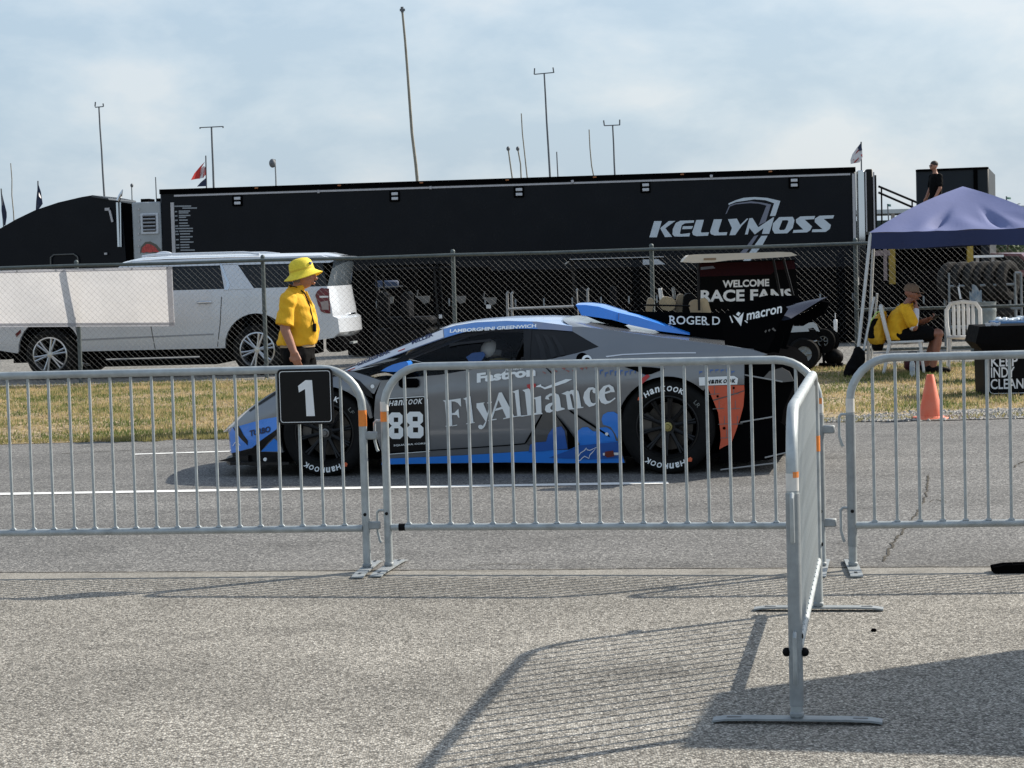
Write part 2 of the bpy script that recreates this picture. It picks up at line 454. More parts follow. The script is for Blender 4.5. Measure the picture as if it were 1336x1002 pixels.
# crack wandering across the road on the right, and shorter ones
def crack(pts, w=.0085, rr=random.Random(5)):
    P = [ground(*p) for p in pts]; mb = MB(); vs = []
    fine = []
    for a, b in zip(P[:-1], P[1:]):
        k = max(2, int((b - a).length / .05))
        fine += [a + (b - a) * (j / k) + Vector((rr.uniform(-.009, .009), rr.uniform(-.02, .02), 0)) for j in range(k)]
    fine.append(P[-1])
    for i, p in enumerate(fine):
        d = (fine[min(i + 1, len(fine) - 1)] - fine[max(i - 1, 0)]).normalized(); nrm = Vector((-d.y, d.x, 0)) * w * rr.uniform(.3, 1)
        vs += [(p.x - nrm.x, p.y - nrm.y, .004), (p.x + nrm.x, p.y + nrm.y, .004)]
    mb.add(vs, [(2 * i, 2 * i + 2, 2 * i + 3, 2 * i + 1) for i in range(len(fine) - 1)])
    tag(mb.build('pavement_crack', crack_mat, recalc=False), kind='structure')
crack([(1152, 733), (1166, 708), (1178, 694), (1196, 672), (1208, 648), (1212, 620)])
crack([(1320, 612), (1332, 604), (1350, 600)], .008)
crack([(80, 592), (170, 588), (300, 581)], .012)
crack([(610, 738), (650, 736), (700, 737)], .007)
crack([(1212, 655), (1222, 652), (1235, 656)], .006)
# painted lines
ln_w1 = line_y((0, 645), (830, 631))
ln_w2 = line_y((178, 593), (290, 589.5))
def wline(f, x0, x1, w, name='painted_line'):
    mb = MB(); n = 60
    rr = random.Random(3)
    vs = []
    for i in range(n + 1):
        x = x0 + (x1 - x0) * i / n
        vs += [(x, f(x) - w / 2 + rr.uniform(-.006, .006), .004), (x, f(x) + w / 2 + rr.uniform(-.006, .006), .004)]
    mb.add(vs, [(2 * i, 2 * i + 2, 2 * i + 3, 2 * i + 1) for i in range(n)])
    tag(mb.build(name, M['road_paint'], recalc=False), kind='structure')
wline(ln_w1, -14.0, ground(872, 630.5).x, .14)
wline(ln_w2, ground(176, 593).x, ground(700, 577).x, .09)
# verge
FENCE_A, FENCE_B = Vector((-8.4, 30.7, 0)), Vector((7.6, 29.8, 0))
def fence_y(x): return FENCE_A.y + (FENCE_B.y - FENCE_A.y) * (x - FENCE_A.x) / (FENCE_B.x - FENCE_A.x)
strip('grass_verge', lambda x: ln_edge(x) - .02, lambda x: fence_y(x) - .35, 0.004, soil_mat)
strip('paddock_ground', lambda x: fence_y(x) - .35, lambda x: 140.0, 0.0, paddock_mat)
mb = MB()   # gravel shoulder on the right
rr = random.Random(2)
vs = []
for i in range(81):
    x = 2.6 + (14 - 2.6) * i / 80
    w = 1.0 * min(1, i / 14) + rr.uniform(-.06, .06) * min(1, i / 10)
    vs += [(x, ln_edge(x) - .25 * min(1, i / 10), .008), (x, ln_edge(x) + max(.02, w), .008)]
mb.add(vs, [(2 * i, 2 * i + 2, 2 * i + 3, 2 * i + 1) for i in range(80)])
tag(mb.build('gravel_shoulder', gravel_mat, recalc=False), kind='structure')
# loose stones standing on the shoulder
mb = MB(); rr = random.Random(9)
for i in range(2600):
    x = 3.0 + rr.random() ** 1.1 * 9; y = ln_edge(x) + rr.uniform(-.28, .95) * min(1, (x - 2.7) / 1.2); s_ = rr.uniform(.008, .028)
    a = rr.uniform(0, 6.28); vs = []
    for k in range(5): vs.append((x + s_ * math.cos(a + k * 1.257) * rr.uniform(.7, 1.2), y + s_ * math.sin(a + k * 1.257) * rr.uniform(.7, 1.2), .006))
    vs.append((x, y, .006 + s_ * rr.uniform(.6, 1.1)))
    mb.add(vs, [(k, (k + 1) % 5, 5) for k in range(5)])
tag(mb.build('loose_stones', mat('pale stone', (.33, .315, .285), .9, 0, .5, 30)), kind='stuff')

# grass blades: one object, dry straw and green tufts
def grass(name, count, region, hfun, material, seed):
    rs = np.random.RandomState(seed)
    x = rs.uniform(region[0], region[1], count * 2); v = rs.uniform(0, 1, count * 2)
    y0 = np.array([region[2](a) for a in (-20, 20)]); y1 = np.array([region[3](a) for a in (-20, 20)])
    ya = y0[0] + (y0[1] - y0[0]) * (x + 20) / 40; yb = y1[0] + (y1[1] - y1[0]) * (x + 20) / 40
    y = ya + (yb - ya) * v
    den = hfun(x, y, ya, yb)
    keep = rs.uniform(0, 1, count * 2) < den
    x, y, den = x[keep][:count], y[keep][:count], den[keep][:count]
    n = len(x)
    h = rs.uniform(.015, .058, n) * (.5 + .6 * den); w = rs.uniform(.004, .010, n); a = rs.uniform(0, 6.283, n)
    lean = rs.uniform(0, .75, n) * h; la = rs.uniform(0, 6.283, n)
    V = np.zeros((n, 3, 3))
    V[:, 0, 0] = x - w * np.cos(a); V[:, 0, 1] = y - w * np.sin(a)
    V[:, 1, 0] = x + w * np.cos(a); V[:, 1, 1] = y + w * np.sin(a)
    V[:, 2, 0] = x + lean * np.cos(la); V[:, 2, 1] = y + lean * np.sin(la); V[:, 2, 2] = h
    V[:, :2, 2] = .002
    me = bpy.data.meshes.new(name)
    me.vertices.add(3 * n); me.vertices.foreach_set('co', V.reshape(-1))
    me.loops.add(3 * n); me.loops.foreach_set('vertex_index', np.arange(3 * n, dtype=np.int32))
    me.polygons.add(n); me.polygons.foreach_set('loop_start', np.arange(0, 3 * n, 3, dtype=np.int32)); me.polygons.foreach_set('loop_total', np.full(n, 3, dtype=np.int32))
    me.materials.append(material); me.update(calc_edges=True)
    o = link_mesh(name, me)
    return tag(o, kind='stuff')
def grass_mat():
    ma = bpy.data.materials.new('dry and green grass'); ma.use_nodes = True
    t = ma.node_tree; b = t.nodes['Principled BSDF']; L = t.links.new
    b.inputs['Roughness'].default_value = .8; b.inputs['Specular IOR Level'].default_value = .1
    co = t.nodes.new('ShaderNodeTexCoord')
    n = t.nodes.new('ShaderNodeTexNoise'); n.inputs['Scale'].default_value = 1.1; n.inputs['Detail'].default_value = 8; n.inputs['Roughness'].default_value = .68
    L(co.outputs['Object'], n.inputs['Vector'])
    wnz = t.nodes.new('ShaderNodeTexWhiteNoise'); wnz.noise_dimensions = '1D'
    geo = t.nodes.new('ShaderNodeNewGeometry'); L(geo.outputs['Random Per Island'], wnz.inputs['W'])
    ad = t.nodes.new('ShaderNodeMath'); ad.operation = 'MULTIPLY_ADD'; ad.inputs[1].default_value = .26; L(wnz.outputs['Value'], ad.inputs[0])
    ct = t.nodes.new('ShaderNodeMath'); ct.operation = 'MULTIPLY_ADD'; ct.inputs[1].default_value = 1.9; ct.inputs[2].default_value = -.43; L(n.outputs['Fac'], ct.inputs[0]); L(ct.outputs[0], ad.inputs[2])
    cr_ = t.nodes.new('ShaderNodeValToRGB')
    els = [(.40, (.52, .40, .235)), (.54, (.45, .355, .19)), (.63, (.33, .295, .13)), (.72, (.19, .205, .075)), (.84, (.11, .15, .05))]
    cr_.color_ramp.elements[0].position, cr_.color_ramp.elements[0].color = els[0][0], (*els[0][1], 1)
    cr_.color_ramp.elements[1].position, cr_.color_ramp.elements[1].color = els[-1][0], (*els[-1][1], 1)
    for p, c in els[1:-1]: q = cr_.color_ramp.elements.new(p); q.color = (*c, 1)
    L(ad.outputs[0], cr_.inputs['Fac'])
    L(cr_.outputs['Color'], b.inputs['Base Color'])
    thin(ma, .5)
    return ma
GM = grass_mat()
def dens(x, y, ya, yb):
    w = .55 + .45 * np.sin(x * 1.7 + np.sin(y * 1.3) * 1.4) * np.sin(y * 1.1 + x * .6)
    edge = np.clip((y - ya) / .3, 0, 1) * np.clip((yb - y) / 1.6, .12, 1)
    edge = edge * np.where(x > 2.8, np.clip((y - ya - .75) / .35, .04, 1), 1)
    return np.clip((.30 + .65 * w), .12, 1) * edge
grass('grass', 185000, (-11.5, 11.0, ln_edge, lambda x: fence_y(x) + .2), dens, GM, 4)
# taller green fringe where the turf meets the road
def dens2(x, y, ya, yb): return (y > ya + .09 + .07 * np.sin(x * 5.3 + 2 * np.sin(x * 2.1)) + .05 * np.sin(x * 17)) * np.clip(1.15 - (y - ya) / .75, 0, 1) * (.5 + .5 * (np.sin(x * 3.1) * np.sin(x * 1.3 + 1) > -.35)) * np.clip((x < 2.8) + .45, 0, 1)
GM2 = thin(mat('green fringe grass', (.17, .18, .065), .8, 0, .4, 4, c2=(.34, .28, .13), spec=.1), .45)
grass('grass', 32000, (-11.5, 11.0, lambda x: ln_edge(x) - .18, lambda x: ln_edge(x) + .85), dens2, GM2, 6)
# ================================================================ crowd control barriers
B_L, B_TOP, B_RC, B_TR = 2.265, 1.072, 0.215, 0.021
BAR_N = 19
def bar_top(x):
    d = min(x, B_L - x)
    if d >= B_RC: return B_TOP
    return B_TOP - B_RC + math.sqrt(max(0, B_RC ** 2 - (B_RC - d) ** 2))
_bar_cache = {}
def barrier(origin, direc, label, tapes=(), sleeves=(), stub=True):
    rz = math.atan2(direc.y, direc.x)
    root = empty('crowd_barrier', origin, rz, label, 'barrier', 'steel crowd barriers')
    mb = MB()
    pts = [(0, 0, .02)]
    arc = [(B_RC - B_RC * math.cos(a), 0, B_TOP - B_RC + B_RC * math.sin(a)) for a in [i * math.pi / 2 / 8 for i in range(9)]]
    pts += arc + [(B_L - x, 0, z) for x, y, z in arc[::-1]] + [(B_L, 0, .02)]
    mb.tube(pts, B_TR, 14)
    mb.build('frame', M['galv'], root)
    mb = MB(); mb.tube([(0.018, 0, .225), (B_L - .018, 0, .225)], .0185, 12); mb.build('bottom_rail', M['galv'], root)
    for i in range(BAR_N):
        x = B_L * (i + 1) / (BAR_N + 1)
        zt = bar_top(x) - .012
        key = round(zt, 3)
        if key not in _bar_cache:
            b = MB(); b.tube([(0, 0, .236), (0, 0, zt)], .0082, 8)
            b.add([(-.016, -.01, .243), (.016, -.01, .243), (.016, .01, .243), (-.016, .01, .243), (0, 0, .262)], [(0, 1, 4), (1, 2, 4), (2, 3, 4), (3, 0, 4)], True)
            _bar_cache[key] = b.mesh('bar', M['galv'])
        link_mesh('bar', _bar_cache[key], root, (x, 0, 0))
    for x in (0, B_L):
        mb = MB()          # flat steel foot, tips turned a little, slotted
        w, L, t = .031, .288, .007
        for sgn in (-1, 1):
            prof = [(0.0, .012), (sgn * .16, .012), (sgn * (L - .04), .010), (sgn * L, .004)]
            vs = []
            for (yy, zz) in prof: vs += [(-w, yy, zz), (w, yy, zz), (w, yy, zz + t), (-w, yy, zz + t)]
            fs = []
            for k in range(3):
                a = k * 4
                fs += [(a + j, a + (j + 1) % 4, a + 4 + (j + 1) % 4, a + 4 + j) for j in range(4)]
            fs.append((12, 13, 14, 15)); mb.add(vs, fs)
            mb.mat(1).add([(-.008, sgn * .19, .0185), (.008, sgn * .19, .0185), (.008, sgn * .24, .0185), (-.008, sgn * .24, .0185)], [(0, 1, 2, 3)]).mat(0)
        mb.box((0, 0, .03), (.046, .046, .022), bevel=.006)
        mb.build('foot', [M['galv_dull'], M['black_paint']], root, (x, 0, 0))
    for zc, ln in ((.79, .15), (.315, .16)):      # hooks on the left post
        mb = MB(); mb.tube([(-.01, 0, zc), (-.045, 0, zc), (-.056, 0, zc - .012), (-.056, 0, zc - .02 - ln * .6), (-.046, 0, zc - ln), (-.04, 0, zc - ln - .012)], .0075, 8)
        mb.build('hook', M['galv'], root)
    for zc in (.715, .24):                         # eyes on the right post
        mb = MB(); mb.box((B_L + .044, 0, zc), (.066, .03, .042), bevel=.006)
        mb.build('eye_plate', M['galv_dull'], root)
    for x in (0, B_L):
        mb = MB(); mb.lathe([(.0, 0), (.009, 0), (.009, .006), (0, .008)], (0, 0, 0), 'Y', 10)
        mb.v = [(a, -b - B_TR + .001, c) for a, b, c in mb.v]
        mb.build('bolt', M['black_paint'], root, (x, 0, .30))
    for end, z0, z1, m_, half in tapes:
        x = 0 if end == 0 else B_L
        mb = MB(); a = (math.pi * 1.05, math.pi * 1.75) if half else None
        mb.lathe([(B_TR + .0012, z0), (B_TR + .0012, z1)], (x, 0, 0), 'Z', 18, arc=a)
        mb.build('reflective_band', M[m_], root, recalc=False)
    for end, z0, z1 in sleeves:
        x = 0 if end == 0 else B_L
        mb = MB(); mb.lathe([(B_TR, z0), (B_TR + .003, z0), (B_TR + .003, z1), (B_TR, z1)], (x, 0, 0), 'Z', 16)
        mb.build('post_sleeve', M['galv_dull'], root)
    return root
mid0, mid1 = ground(508, 743), ground(1078, 743)
u = (mid1 - mid0).normalized()
bar_mid = barrier(mid0, u, 'middle barrier of the row, in front of the race car door and rear wheel',
                  [(0, .84, .89, 'white_tape', False), (0, .785, .838, 'orange_tape', True), (1, .80, .875, 'white_tape', False), (1, .845, .875, 'orange_tape', True)], [(1, .25, .79)])
mb = MB(); mb.tube([(.06, 0, .225), (.095, 0, .225)], .0195, 12); mb.build('tape_wrap', M['black_plastic'], bar_mid)
u = Vector((1, -.115, 0)).normalized()
p = ground(479.5, 744.4)
bar_left = barrier(p - u * B_L, u, 'left barrier of the row with the black number 1 sign hung on it',
                   [(1, .765, .85, 'orange_tape', False), (0, .78, .85, 'orange_tape', False)])
u2 = Vector((1, -.10, 0)).normalized()
bar_right = barrier(ground(1113, 743), u2, 'right barrier of the row, in front of the orange traffic cone',
                    [(0, .80, .87, 'white_tape', False)], [(0, .12, .79)])
pn, pf = ground(1040, 943), ground(1067, 801)
u3 = (pf - pn).normalized()
bar_perp = barrier(pn, u3, 'barrier seen almost end on, jutting towards the viewer from the row',
                   [(0, .80, .86, 'white_tape', False), (1, .72, .79, 'orange_tape', False), (0, .845, .865, 'orange_tape', True)], [(0, .06, .79)])
for k in range(2): mb = MB(); mb.ball((0.0, (-1) ** k * .03, .245), .016, 10, 6); mb.build('rubber_stop', M['black_plastic'], bar_perp)

# ---------------------------------------------------------------- number sign on the left barrier
nrm = Vector((-u.y, u.x, 0)) * -1
sp0 = ground(479.5, 744.4) + nrm * .040
def sgn(px, py, off=0.0): return hit(px, py, sp0 + nrm * off, nrm)
c0 = sgn(400, 553.5); root = empty('number_sign', c0, math.atan2(u.y, u.x), 'square black sign with a white number 1 hung over the top rail', 'sign')
inv = root.matrix_basis.inverted()
def rounded(w, h, r, n=5, cx=0, cz=0):
    P = []
    for (sx, sz, a0) in ((1, 1, 0), (-1, 1, 90), (-1, -1, 180), (1, -1, 270)):
        for k in range(n + 1):
            a = R(a0 + 90 * k / n); P.append((cx + sx * (w / 2 - r) + r * math.cos(a), cz + sz * (h / 2 - r) + r * math.sin(a)))
    return P
SW, SH = .295, .292
mb = MB(); mb.prism(rounded(SW, SH, .022), (-.006, .006)); mb.build('sign_plate', M['black_paint'], root, (0, 0, SH / 2))
mb = MB(); o_ = rounded(SW - .022, SH - .022, .016); i_ = rounded(SW - .028, SH - .028, .014); n = len(o_)
mb.add([(a, -.0085, b) for a, b in o_] + [(a, -.0085, b) for a, b in i_], [(k, (k + 1) % n, n + (k + 1) % n, n + k) for k in range(n)])
mb.build('border_line', M['white_print'], root, (0, 0, SH / 2), recalc=False)
one = [(388.8, 503.5), (398.5, 496), (407, 496), (410.8, 542.7), (399.8, 543), (398, 507.5), (390, 512)]
mb = MB(); mb.add([inv @ sgn(px, py, .0095) for px, py in one], [(0, 1, 5, 6), (1, 2, 3, 4, 5)])
mb.build('numeral', M['white_print'], root, recalc=False)
for sx in (-1, 1):
    mb = MB(); mb.tube([(sx * .09, .006, SH - .05), (sx * .09, .012, SH - .012), (sx * .09, .04, SH + .006), (sx * .09, .07, SH - .012), (sx * .09, .07, SH - .05)], .004, 8)
    mb.build('hanger', M['black_plastic'], root)
# ================================================================ race car
Pf, Pr = ground(424.5, 622), ground(872, 619)
ex = (Pr - Pf); ex.z = 0; WB = ex.length; ex.normalize()
ey = Vector((-ex.y, ex.x, 0))
CO = (Pf + Pr) * .5 + ey * .95; CO.z = 0
car = empty('race_car', CO, math.atan2(ex.y, ex.x), 'low grey and blue race car number 88 with a big rear wing', 'race car')
def cs(px, py, yl):
    P = hit(px, py, CO + ey * yl, ey); d = P - CO
    return d.dot(ex), P.z
def interp(tab, x):
    if x <= tab[0][0]: return tab[0][1]
    for (a, b), (c, d) in zip(tab[:-1], tab[1:]):
        if x <= c:
            t = (x - a) / (c - a); return b + (d - b) * t
    return tab[-1][1]
W_T = [(-2.25, .62), (-2.1, .76), (-1.9, .87), (-1.65, .94), (-1.31, .965), (-1.0, .955), (-.75, .93), (0, .925), (.6, .94), (1.0, .96), (1.31, .97), (1.7, .955), (2.0, .93), (2.3, .90)]
ZB_T = [(-2.25, .30), (-1.9, .44), (-1.6, .55), (-1.31, .63), (-.9, .72), (-.4, .775), (.2, .81), (.8, .83), (1.3, .85), (1.8, .85), (2.3, .82)]
K_T = [(-2.25, .9), (-1.3, .75), (-.8, .85), (-.4, 1.0), (.7, 1.0), (1.0, .9), (1.5, .75), (2.3, .6)]
def Yh(x, z):
    zb = interp(ZB_T, x); w = interp(W_T, x); k = interp(K_T, x)
    t = z - zb
    if t > 0: return w - k * (t - .05 * (1 - math.exp(-t / .05)))
    return w - .13 * t * t - .03 * max(0, -t - .38) + .012 * math.exp(-((t + .16) / .07) ** 2)
def tr(px, py):
    y = -.93
    for _ in range(5):
        x, z = cs(px, py, y); y = -Yh(x, z)
    return x, z
def skin(mb, poly_px, off=0.0, step=.045, far=False, rim=0.0, near=True):
    P = [tr(*p) for p in poly_px]
    v, f = fill2d(P, step)
    if near: mb.add([(q[0], -(Yh(q[0], q[1]) + off), q[1]) for q in v], f, True)
    if far: mb.add([(q[0], (Yh(q[0], q[1]) + off), q[1]) for q in v], [t[::-1] for t in f], True)
    if rim:
        ol = resample(P, step); n = len(ol)
        for sg in ([-1] if near else []) + ([1] if far else []):
            vs = [(q[0], sg * (Yh(q[0], q[1]) + off), q[1]) for q in ol] + [(q[0], sg * (Yh(q[0], q[1]) + off - rim), q[1]) for q in ol]
            mb.add(vs, [(i, (i + 1) % n, n + (i + 1) % n, n + i) for i in range(n)], False)
C = {}
def paint(name, c, var=0.05, metal=.0, rough=.32, coat=.8): 
    return mat(name, c, rough, metal, var, 3.0, 0, 1, coat=coat, rvar=.06)
C['grey'] = paint('grey car paint', (.185, .193, .203), .04, .45, .34)
C['dark_grey'] = paint('dark grey car paint', (.085, .085, .085), .05, .2)
C['blue'] = paint('blue car paint', (.026, .22, .74), .04)
C['deep_blue'] = paint('deep blue car paint', (.02, .105, .40), .05)
C['red'] = paint('red livery', (.62, .095, .04), .05)
C['black'] = mat('carbon black', (.0045, .0045, .005), .4, 0, .25, 3, spec=.25, coat=.12, rvar=.06)
C['satin'] = mat('satin black panel', (.0035, .0035, .004), .85, 0, .2, 4, spec=0)
C['white'] = paint('white livery', (.62, .64, .68), .04)
C['roof_sheen'] = mat('sky sheen roof livery', (.50, .52, .56), .35, 0, 0, 1.6, coat=.6, c2=(.20, .36, .66))  # blue is livery, the whitish tone is sky reflection put into colour
C['glass'] = mat('tinted side glass', (.004, .005, .006), .06, 0, spec=.5, alpha=.30)
C['sky_blue'] = mat('sky blue livery', (.16, .30, .55), .35, 0, 0, 3, coat=.6, c2=(.06, .20, .56))
C['rail'] = mat('blue grey roof edge', (.10, .17, .34), .35, 0, 0, 2.2, coat=.6, c2=(.26, .26, .30))
C['glass_dark'] = mat('dark windscreen glass', (.006, .007, .008), .05, 0, spec=.7)
C['ink_white'] = mat('white vinyl', (.84, .87, .87), .45)
C['ink_navy'] = mat('navy vinyl', (.012, .02, .07), .45)
C['scratch_red'] = mat('faded red scratch', (.30, .10, .085), .5)
C['scratch_blue'] = mat('faded blue scratch', (.07, .14, .33), .5)
C['ink_red'] = mat('red vinyl', (.45, .03, .03), .45)
C['orange'] = mat('orange mark', (.65, .12, .04), .6)
C['line'] = mat('panel gap', (.003, .003, .003), .9, spec=0)
C['slat'] = mat('dark slat', (.016, .017, .019), .5, spec=.2)

def circ(cx, cy, r, a0, a1, n=14): return [(cx + r * math.cos(R(a0 + (a1 - a0) * i / n)), cy - r * math.sin(R(a0 + (a1 - a0) * i / n))) for i in range(n + 1)]
fender_top = [(302, 557), (312, 547), (325, 534.5), (338, 524), (352, 514), (361, 509), (380, 500), (400, 493.5), (420, 490), (437, 488), (452, 483.5)]
P_fender = [(302, 592), (299, 564)] + fender_top + [(460, 484.5), (478, 490), (497, 496.5), (488, 514), (476, 508), (468, 500), (475, 514), (483, 531), (486, 545)] + circ(424.5, 564.5, 60.5, 18, 205, 22) + [(362, 591), (330, 590)]
P_door = [(497, 496.5), (535, 492.5), (574, 489), (617, 482), (670, 475), (700, 471), (721, 468), (752.7, 460.7), (781.4, 452.5), (765, 443), (746.7, 432.2), (746.7, 426.5), (760, 426), (800, 431), (860, 439.5), (944, 450.5), (982, 456.5), (1001, 462.5),
          (985, 467), (971, 470), (971, 502), (922, 503)] + circ(871, 558, 67, 46, 196, 20) + [(809.6, 588), (816, 604), (742, 604.5), (660, 603.5), (560, 605), (498, 606.5), (499, 593), (492.4, 573.6), (488, 543), (490, 516.6)]
mb = MB()
skin(mb, P_fender, far=True, rim=.05, step=.035)
skin(mb, P_door, rim=.05)
skin(mb, [(min(a, 955), b) for a, b in P_door if a < 962], far=True, near=False)
# bonnet and engine deck lofts between the two sides
def loft(mb, edge_px, cen_px, pw=2.4, nv=16, sub=3):
    E = [tr(*p) for p in edge_px]; Cn = [cs(p[0], p[1], 0) for p in cen_px]
    st = []
    for i in range(len(E) - 1):
        for k in range(sub):
            t = k / sub; st.append((E[i][0] + (E[i + 1][0] - E[i][0]) * t, E[i][1] + (E[i + 1][1] - E[i][1]) * t, Cn[i][0] + (Cn[i + 1][0] - Cn[i][0]) * t, Cn[i][1] + (Cn[i + 1][1] - Cn[i][1]) * t))
    st.append((*E[-1], *Cn[-1]))
    vs = []
    for xe, ze, xc, zc in st:
        ye = Yh(xe, ze)
        for j in range(nv + 1):
            t = -1 + 2 * j / nv; w = 1 - abs(t) ** pw
            vs.append((xe + (xc - xe) * w, ye * t, ze + (zc - ze) * w))
    n = nv + 1
    mb.add(vs, [(i * n + j, (i + 1) * n + j, (i + 1) * n + j + 1, i * n + j + 1) for i in range(len(st) - 1) for j in range(nv)], True)
low = lambda L, d: [(x, y + d) for x, y in L]
loft(mb, fender_top, [(300, 562), (310, 553), (322, 542), (336, 532), (350, 523), (360, 517), (379, 508), (398, 501), (418, 496), (436, 492), (452, 486)], 2.0)
deck_edge = [(746.7, 426.5), (760, 426), (800, 431), (860, 439.5), (944, 450.5), (982, 456.5), (1001, 462.5)]
deck_cen = [(746, 412.8), (762, 415), (800, 424), (860, 434), (944, 444), (982, 452), (1001, 458)]
loft(mb, deck_edge, deck_cen, 5.5, 24)
mb.build('body_shell', C['grey'], car, weld=True)

# nose front face
mb = MB()
f0 = [tr(302, 592), tr(299, 564), tr(302, 557)]
vs = []
for j in range(17):
    t = -1 + 2 * j / 16
    for (x, z) in f0: vs.append((x - .16 * (1 - t * t) * (1 if z > .2 else 1.1), Yh(x, z) * t, z))
mb.add(vs, [(j * 3 + k, j * 3 + k + 1, j * 3 + 4 + k, j * 3 + 3 + k) for j in range(16) for k in range(2)], True)
mb.build('nose_panel', C['blue'], car)

# underbody core: dark tub between the wheels, closes every opening
mb = MB()
tub = [(-2.05, .10), (2.12, .10), (2.15, .55), (1.7, .80), (.75, .86), (.70, .70), (-.75, .66), (-1.0, .62), (-1.5, .50), (-2.0, .33)]
mb.prism(tub, (-.60, .60))
mb.box((0, 0, .13), (1.75, 1.60, .07))
mb.box((1.95, 0, .28), (.3, 1.5, .3)); mb.box((-1.95, 0, .22), (.2, 1.4, .2)); mb.box((-.76, 0, .4), (.12, 1.74, .55)); mb.box((.80, 0, .45), (.18, 1.72, .6))
for xw, r_ in ((-WB / 2, .39), (WB / 2, .405)):
    for sg in (-1, 1):
        mb.lathe([(r_, sg * .60), (r_, sg * .90)], (xw, 0, .33), 'Y', 24, arc=(-.1, math.pi + .1))
mb.build('underbody', M['matt_black'], car)

# livery panels, each a thin raised film on the shell
def livery(name, polys, m_, off=.004, step=.05, label=None):
    for q in polys:
        mb = MB(); skin(mb, q, off, step); o = tag(mb.build(name, m_, car), label)
    return o
livery('nose_livery', [[(302, 591.5), (299.5, 565), (303, 558), (311.5, 556), (323.5, 552.5), (343, 547), (364, 543.5), (361, 560), (352, 567.5), (329, 584)], [(340.5, 589), (357.6, 572), (362, 575), (363, 589)]], C['blue'])
livery('nose_stripe', [[(303.7, 557.5), (311.8, 555.5), (318, 567), (323.7, 575), (323.5, 581), (316, 574)], [(329, 585), (340, 575), (352, 566.5), (361, 560), (360.5, 568), (350, 577), (341, 588), (334, 590.5), (304, 593.5), (302.5, 591)]], C['black'], .007)
livery('fender_louvre', [[(361, 509.5), (400, 494), (437, 488.5), (440, 490), (400, 497), (364, 511.5), (340, 527), (325.5, 537), (325, 535)]], C['black'], .006)
livery('brake_vent', [[(445, 487.5), (456, 489), (470, 497), (484, 511), (487, 520), (479, 516), (466, 504), (452, 495)]], C['black'], .006)
livery('sill', [[(498, 606), (500, 598.5), (560, 596), (620, 593), (660, 590.5), (705, 587.5), (742, 586.5), (756, 580), (806, 575), (809.6, 588), (815.5, 603.5), (742, 604), (660, 603), (560, 604.5)]], C['blue'], .012)
livery('sill_skirt', [[(716, 597), (742, 587.5), (756, 581), (806, 576), (809.3, 586), (812.5, 597.5), (770, 599)]], C['deep_blue'], .017)
blob = [[(690, 590), (692, 580), (700, 577), (713, 576), (716, 566), (722, 558), (733, 556), (737, 562), (741, 585)]]
livery('blue_patch', blob, C['deep_blue'], .016)
livery('blue_patch', [[(750, 569), (754, 562), (760, 557.5), (767, 557), (773, 562), (777, 563), (782, 558), (791, 557), (798, 561), (801, 566), (804, 575), (757, 580)],
                      [(785, 547), (787, 541), (793, 537.5), (801, 537), (807, 541), (808, 560), (806, 573), (803, 566), (797, 557), (787, 554)]], C['blue'], .007)
livery('shaded_intake_facet', [[(712, 530), (724, 539), (741, 559), (742, 586), (705, 588), (685, 578.5), (697, 560), (706, 541)]], C['dark_grey'], .008)  # recessed facet laid flat, its shade put into the dark grey
livery('intake_opening', [[(723, 537), (741, 558), (756.5, 580), (742, 586.5), (740, 562)]], C['line'], .022)
livery('rear_bumper_side', [[(922.5, 503), (971, 502.5), (971.5, 511), (970, 530), (966, 545), (960, 563), (954, 578.6), (946, 582), (938.5, 586), (940.5, 574), (940, 563), (937, 538), (930, 521)]], C['red'], .006, label='red orange rear bumper corner with grey line pattern')
livery('bumper_seam', [[(930.5, 521.5), (950, 516), (971, 509), (971, 510.4), (950, 517.4), (930.8, 523)]], C['dark_grey'], .0095)
for q in ((932, 506), (938, 525), (945, 545), (957, 506), (959, 525), (962, 545), (948, 563)):
    livery('pattern_line', [[(q[0], q[1] - 2.5), (q[0] + .8, q[1] - 2.5), (q[0] + .9, q[1] + 9), (q[0] + .1, q[1] + 9)], [(q[0] - 8, q[1] + 8), (q[0] + 7, q[1] + 7.2), (q[0] + 7, q[1] + 8), (q[0] - 8, q[1] + 8.8)]], C['grey'], .0095, .1)
livery('tyre_sticker', [[(912, 492.2), (958, 490.4), (963, 493.5), (962, 501.5), (912.5, 503)]], C['ink_white'], .010)
livery('door_seam', [[(706, 541), (708, 541.3), (698, 561), (686.5, 578.6), (684.7, 578)], [(684.7, 578), (686, 579.4), (660, 581.8), (600, 585.8), (505, 591.6), (505, 590.3), (600, 584.6), (660, 580.4)],
                     [(742, 535), (745, 535.3), (770, 551), (795, 567.5), (796, 570.5), (793, 569), (765, 551), (745, 538)],
                     [(712, 480), (714, 480), (722.5, 488), (724, 492), (722, 505), (720.7, 505), (722.4, 492), (721, 489)]], C['line'], .010, .08)
livery('fuel_cap', [circ(760, 468, 8, 0, 345, 20)], C['line'], .010)
livery('fuel_ring', [circ(766, 469.5, 6.5, 0, 345, 20)], C['ink_white'], .013)
livery('fuel_plug', [circ(766.5, 470, 4, 0, 345, 16)], C['line'], .016)
livery('haunch_strip', [[(790, 464.5), (812, 461.8), (860, 459.8), (908, 459.5), (908, 461), (860, 461.3), (812, 463.3), (792, 466)]], C['white'], .004, .08)  # thin white strip laid along the haunch
livery('haunch_vent', [[(815, 478.5), (828, 478), (850, 479), (868, 481), (850, 488), (842, 489), (830, 484)]], C['line'], .008)
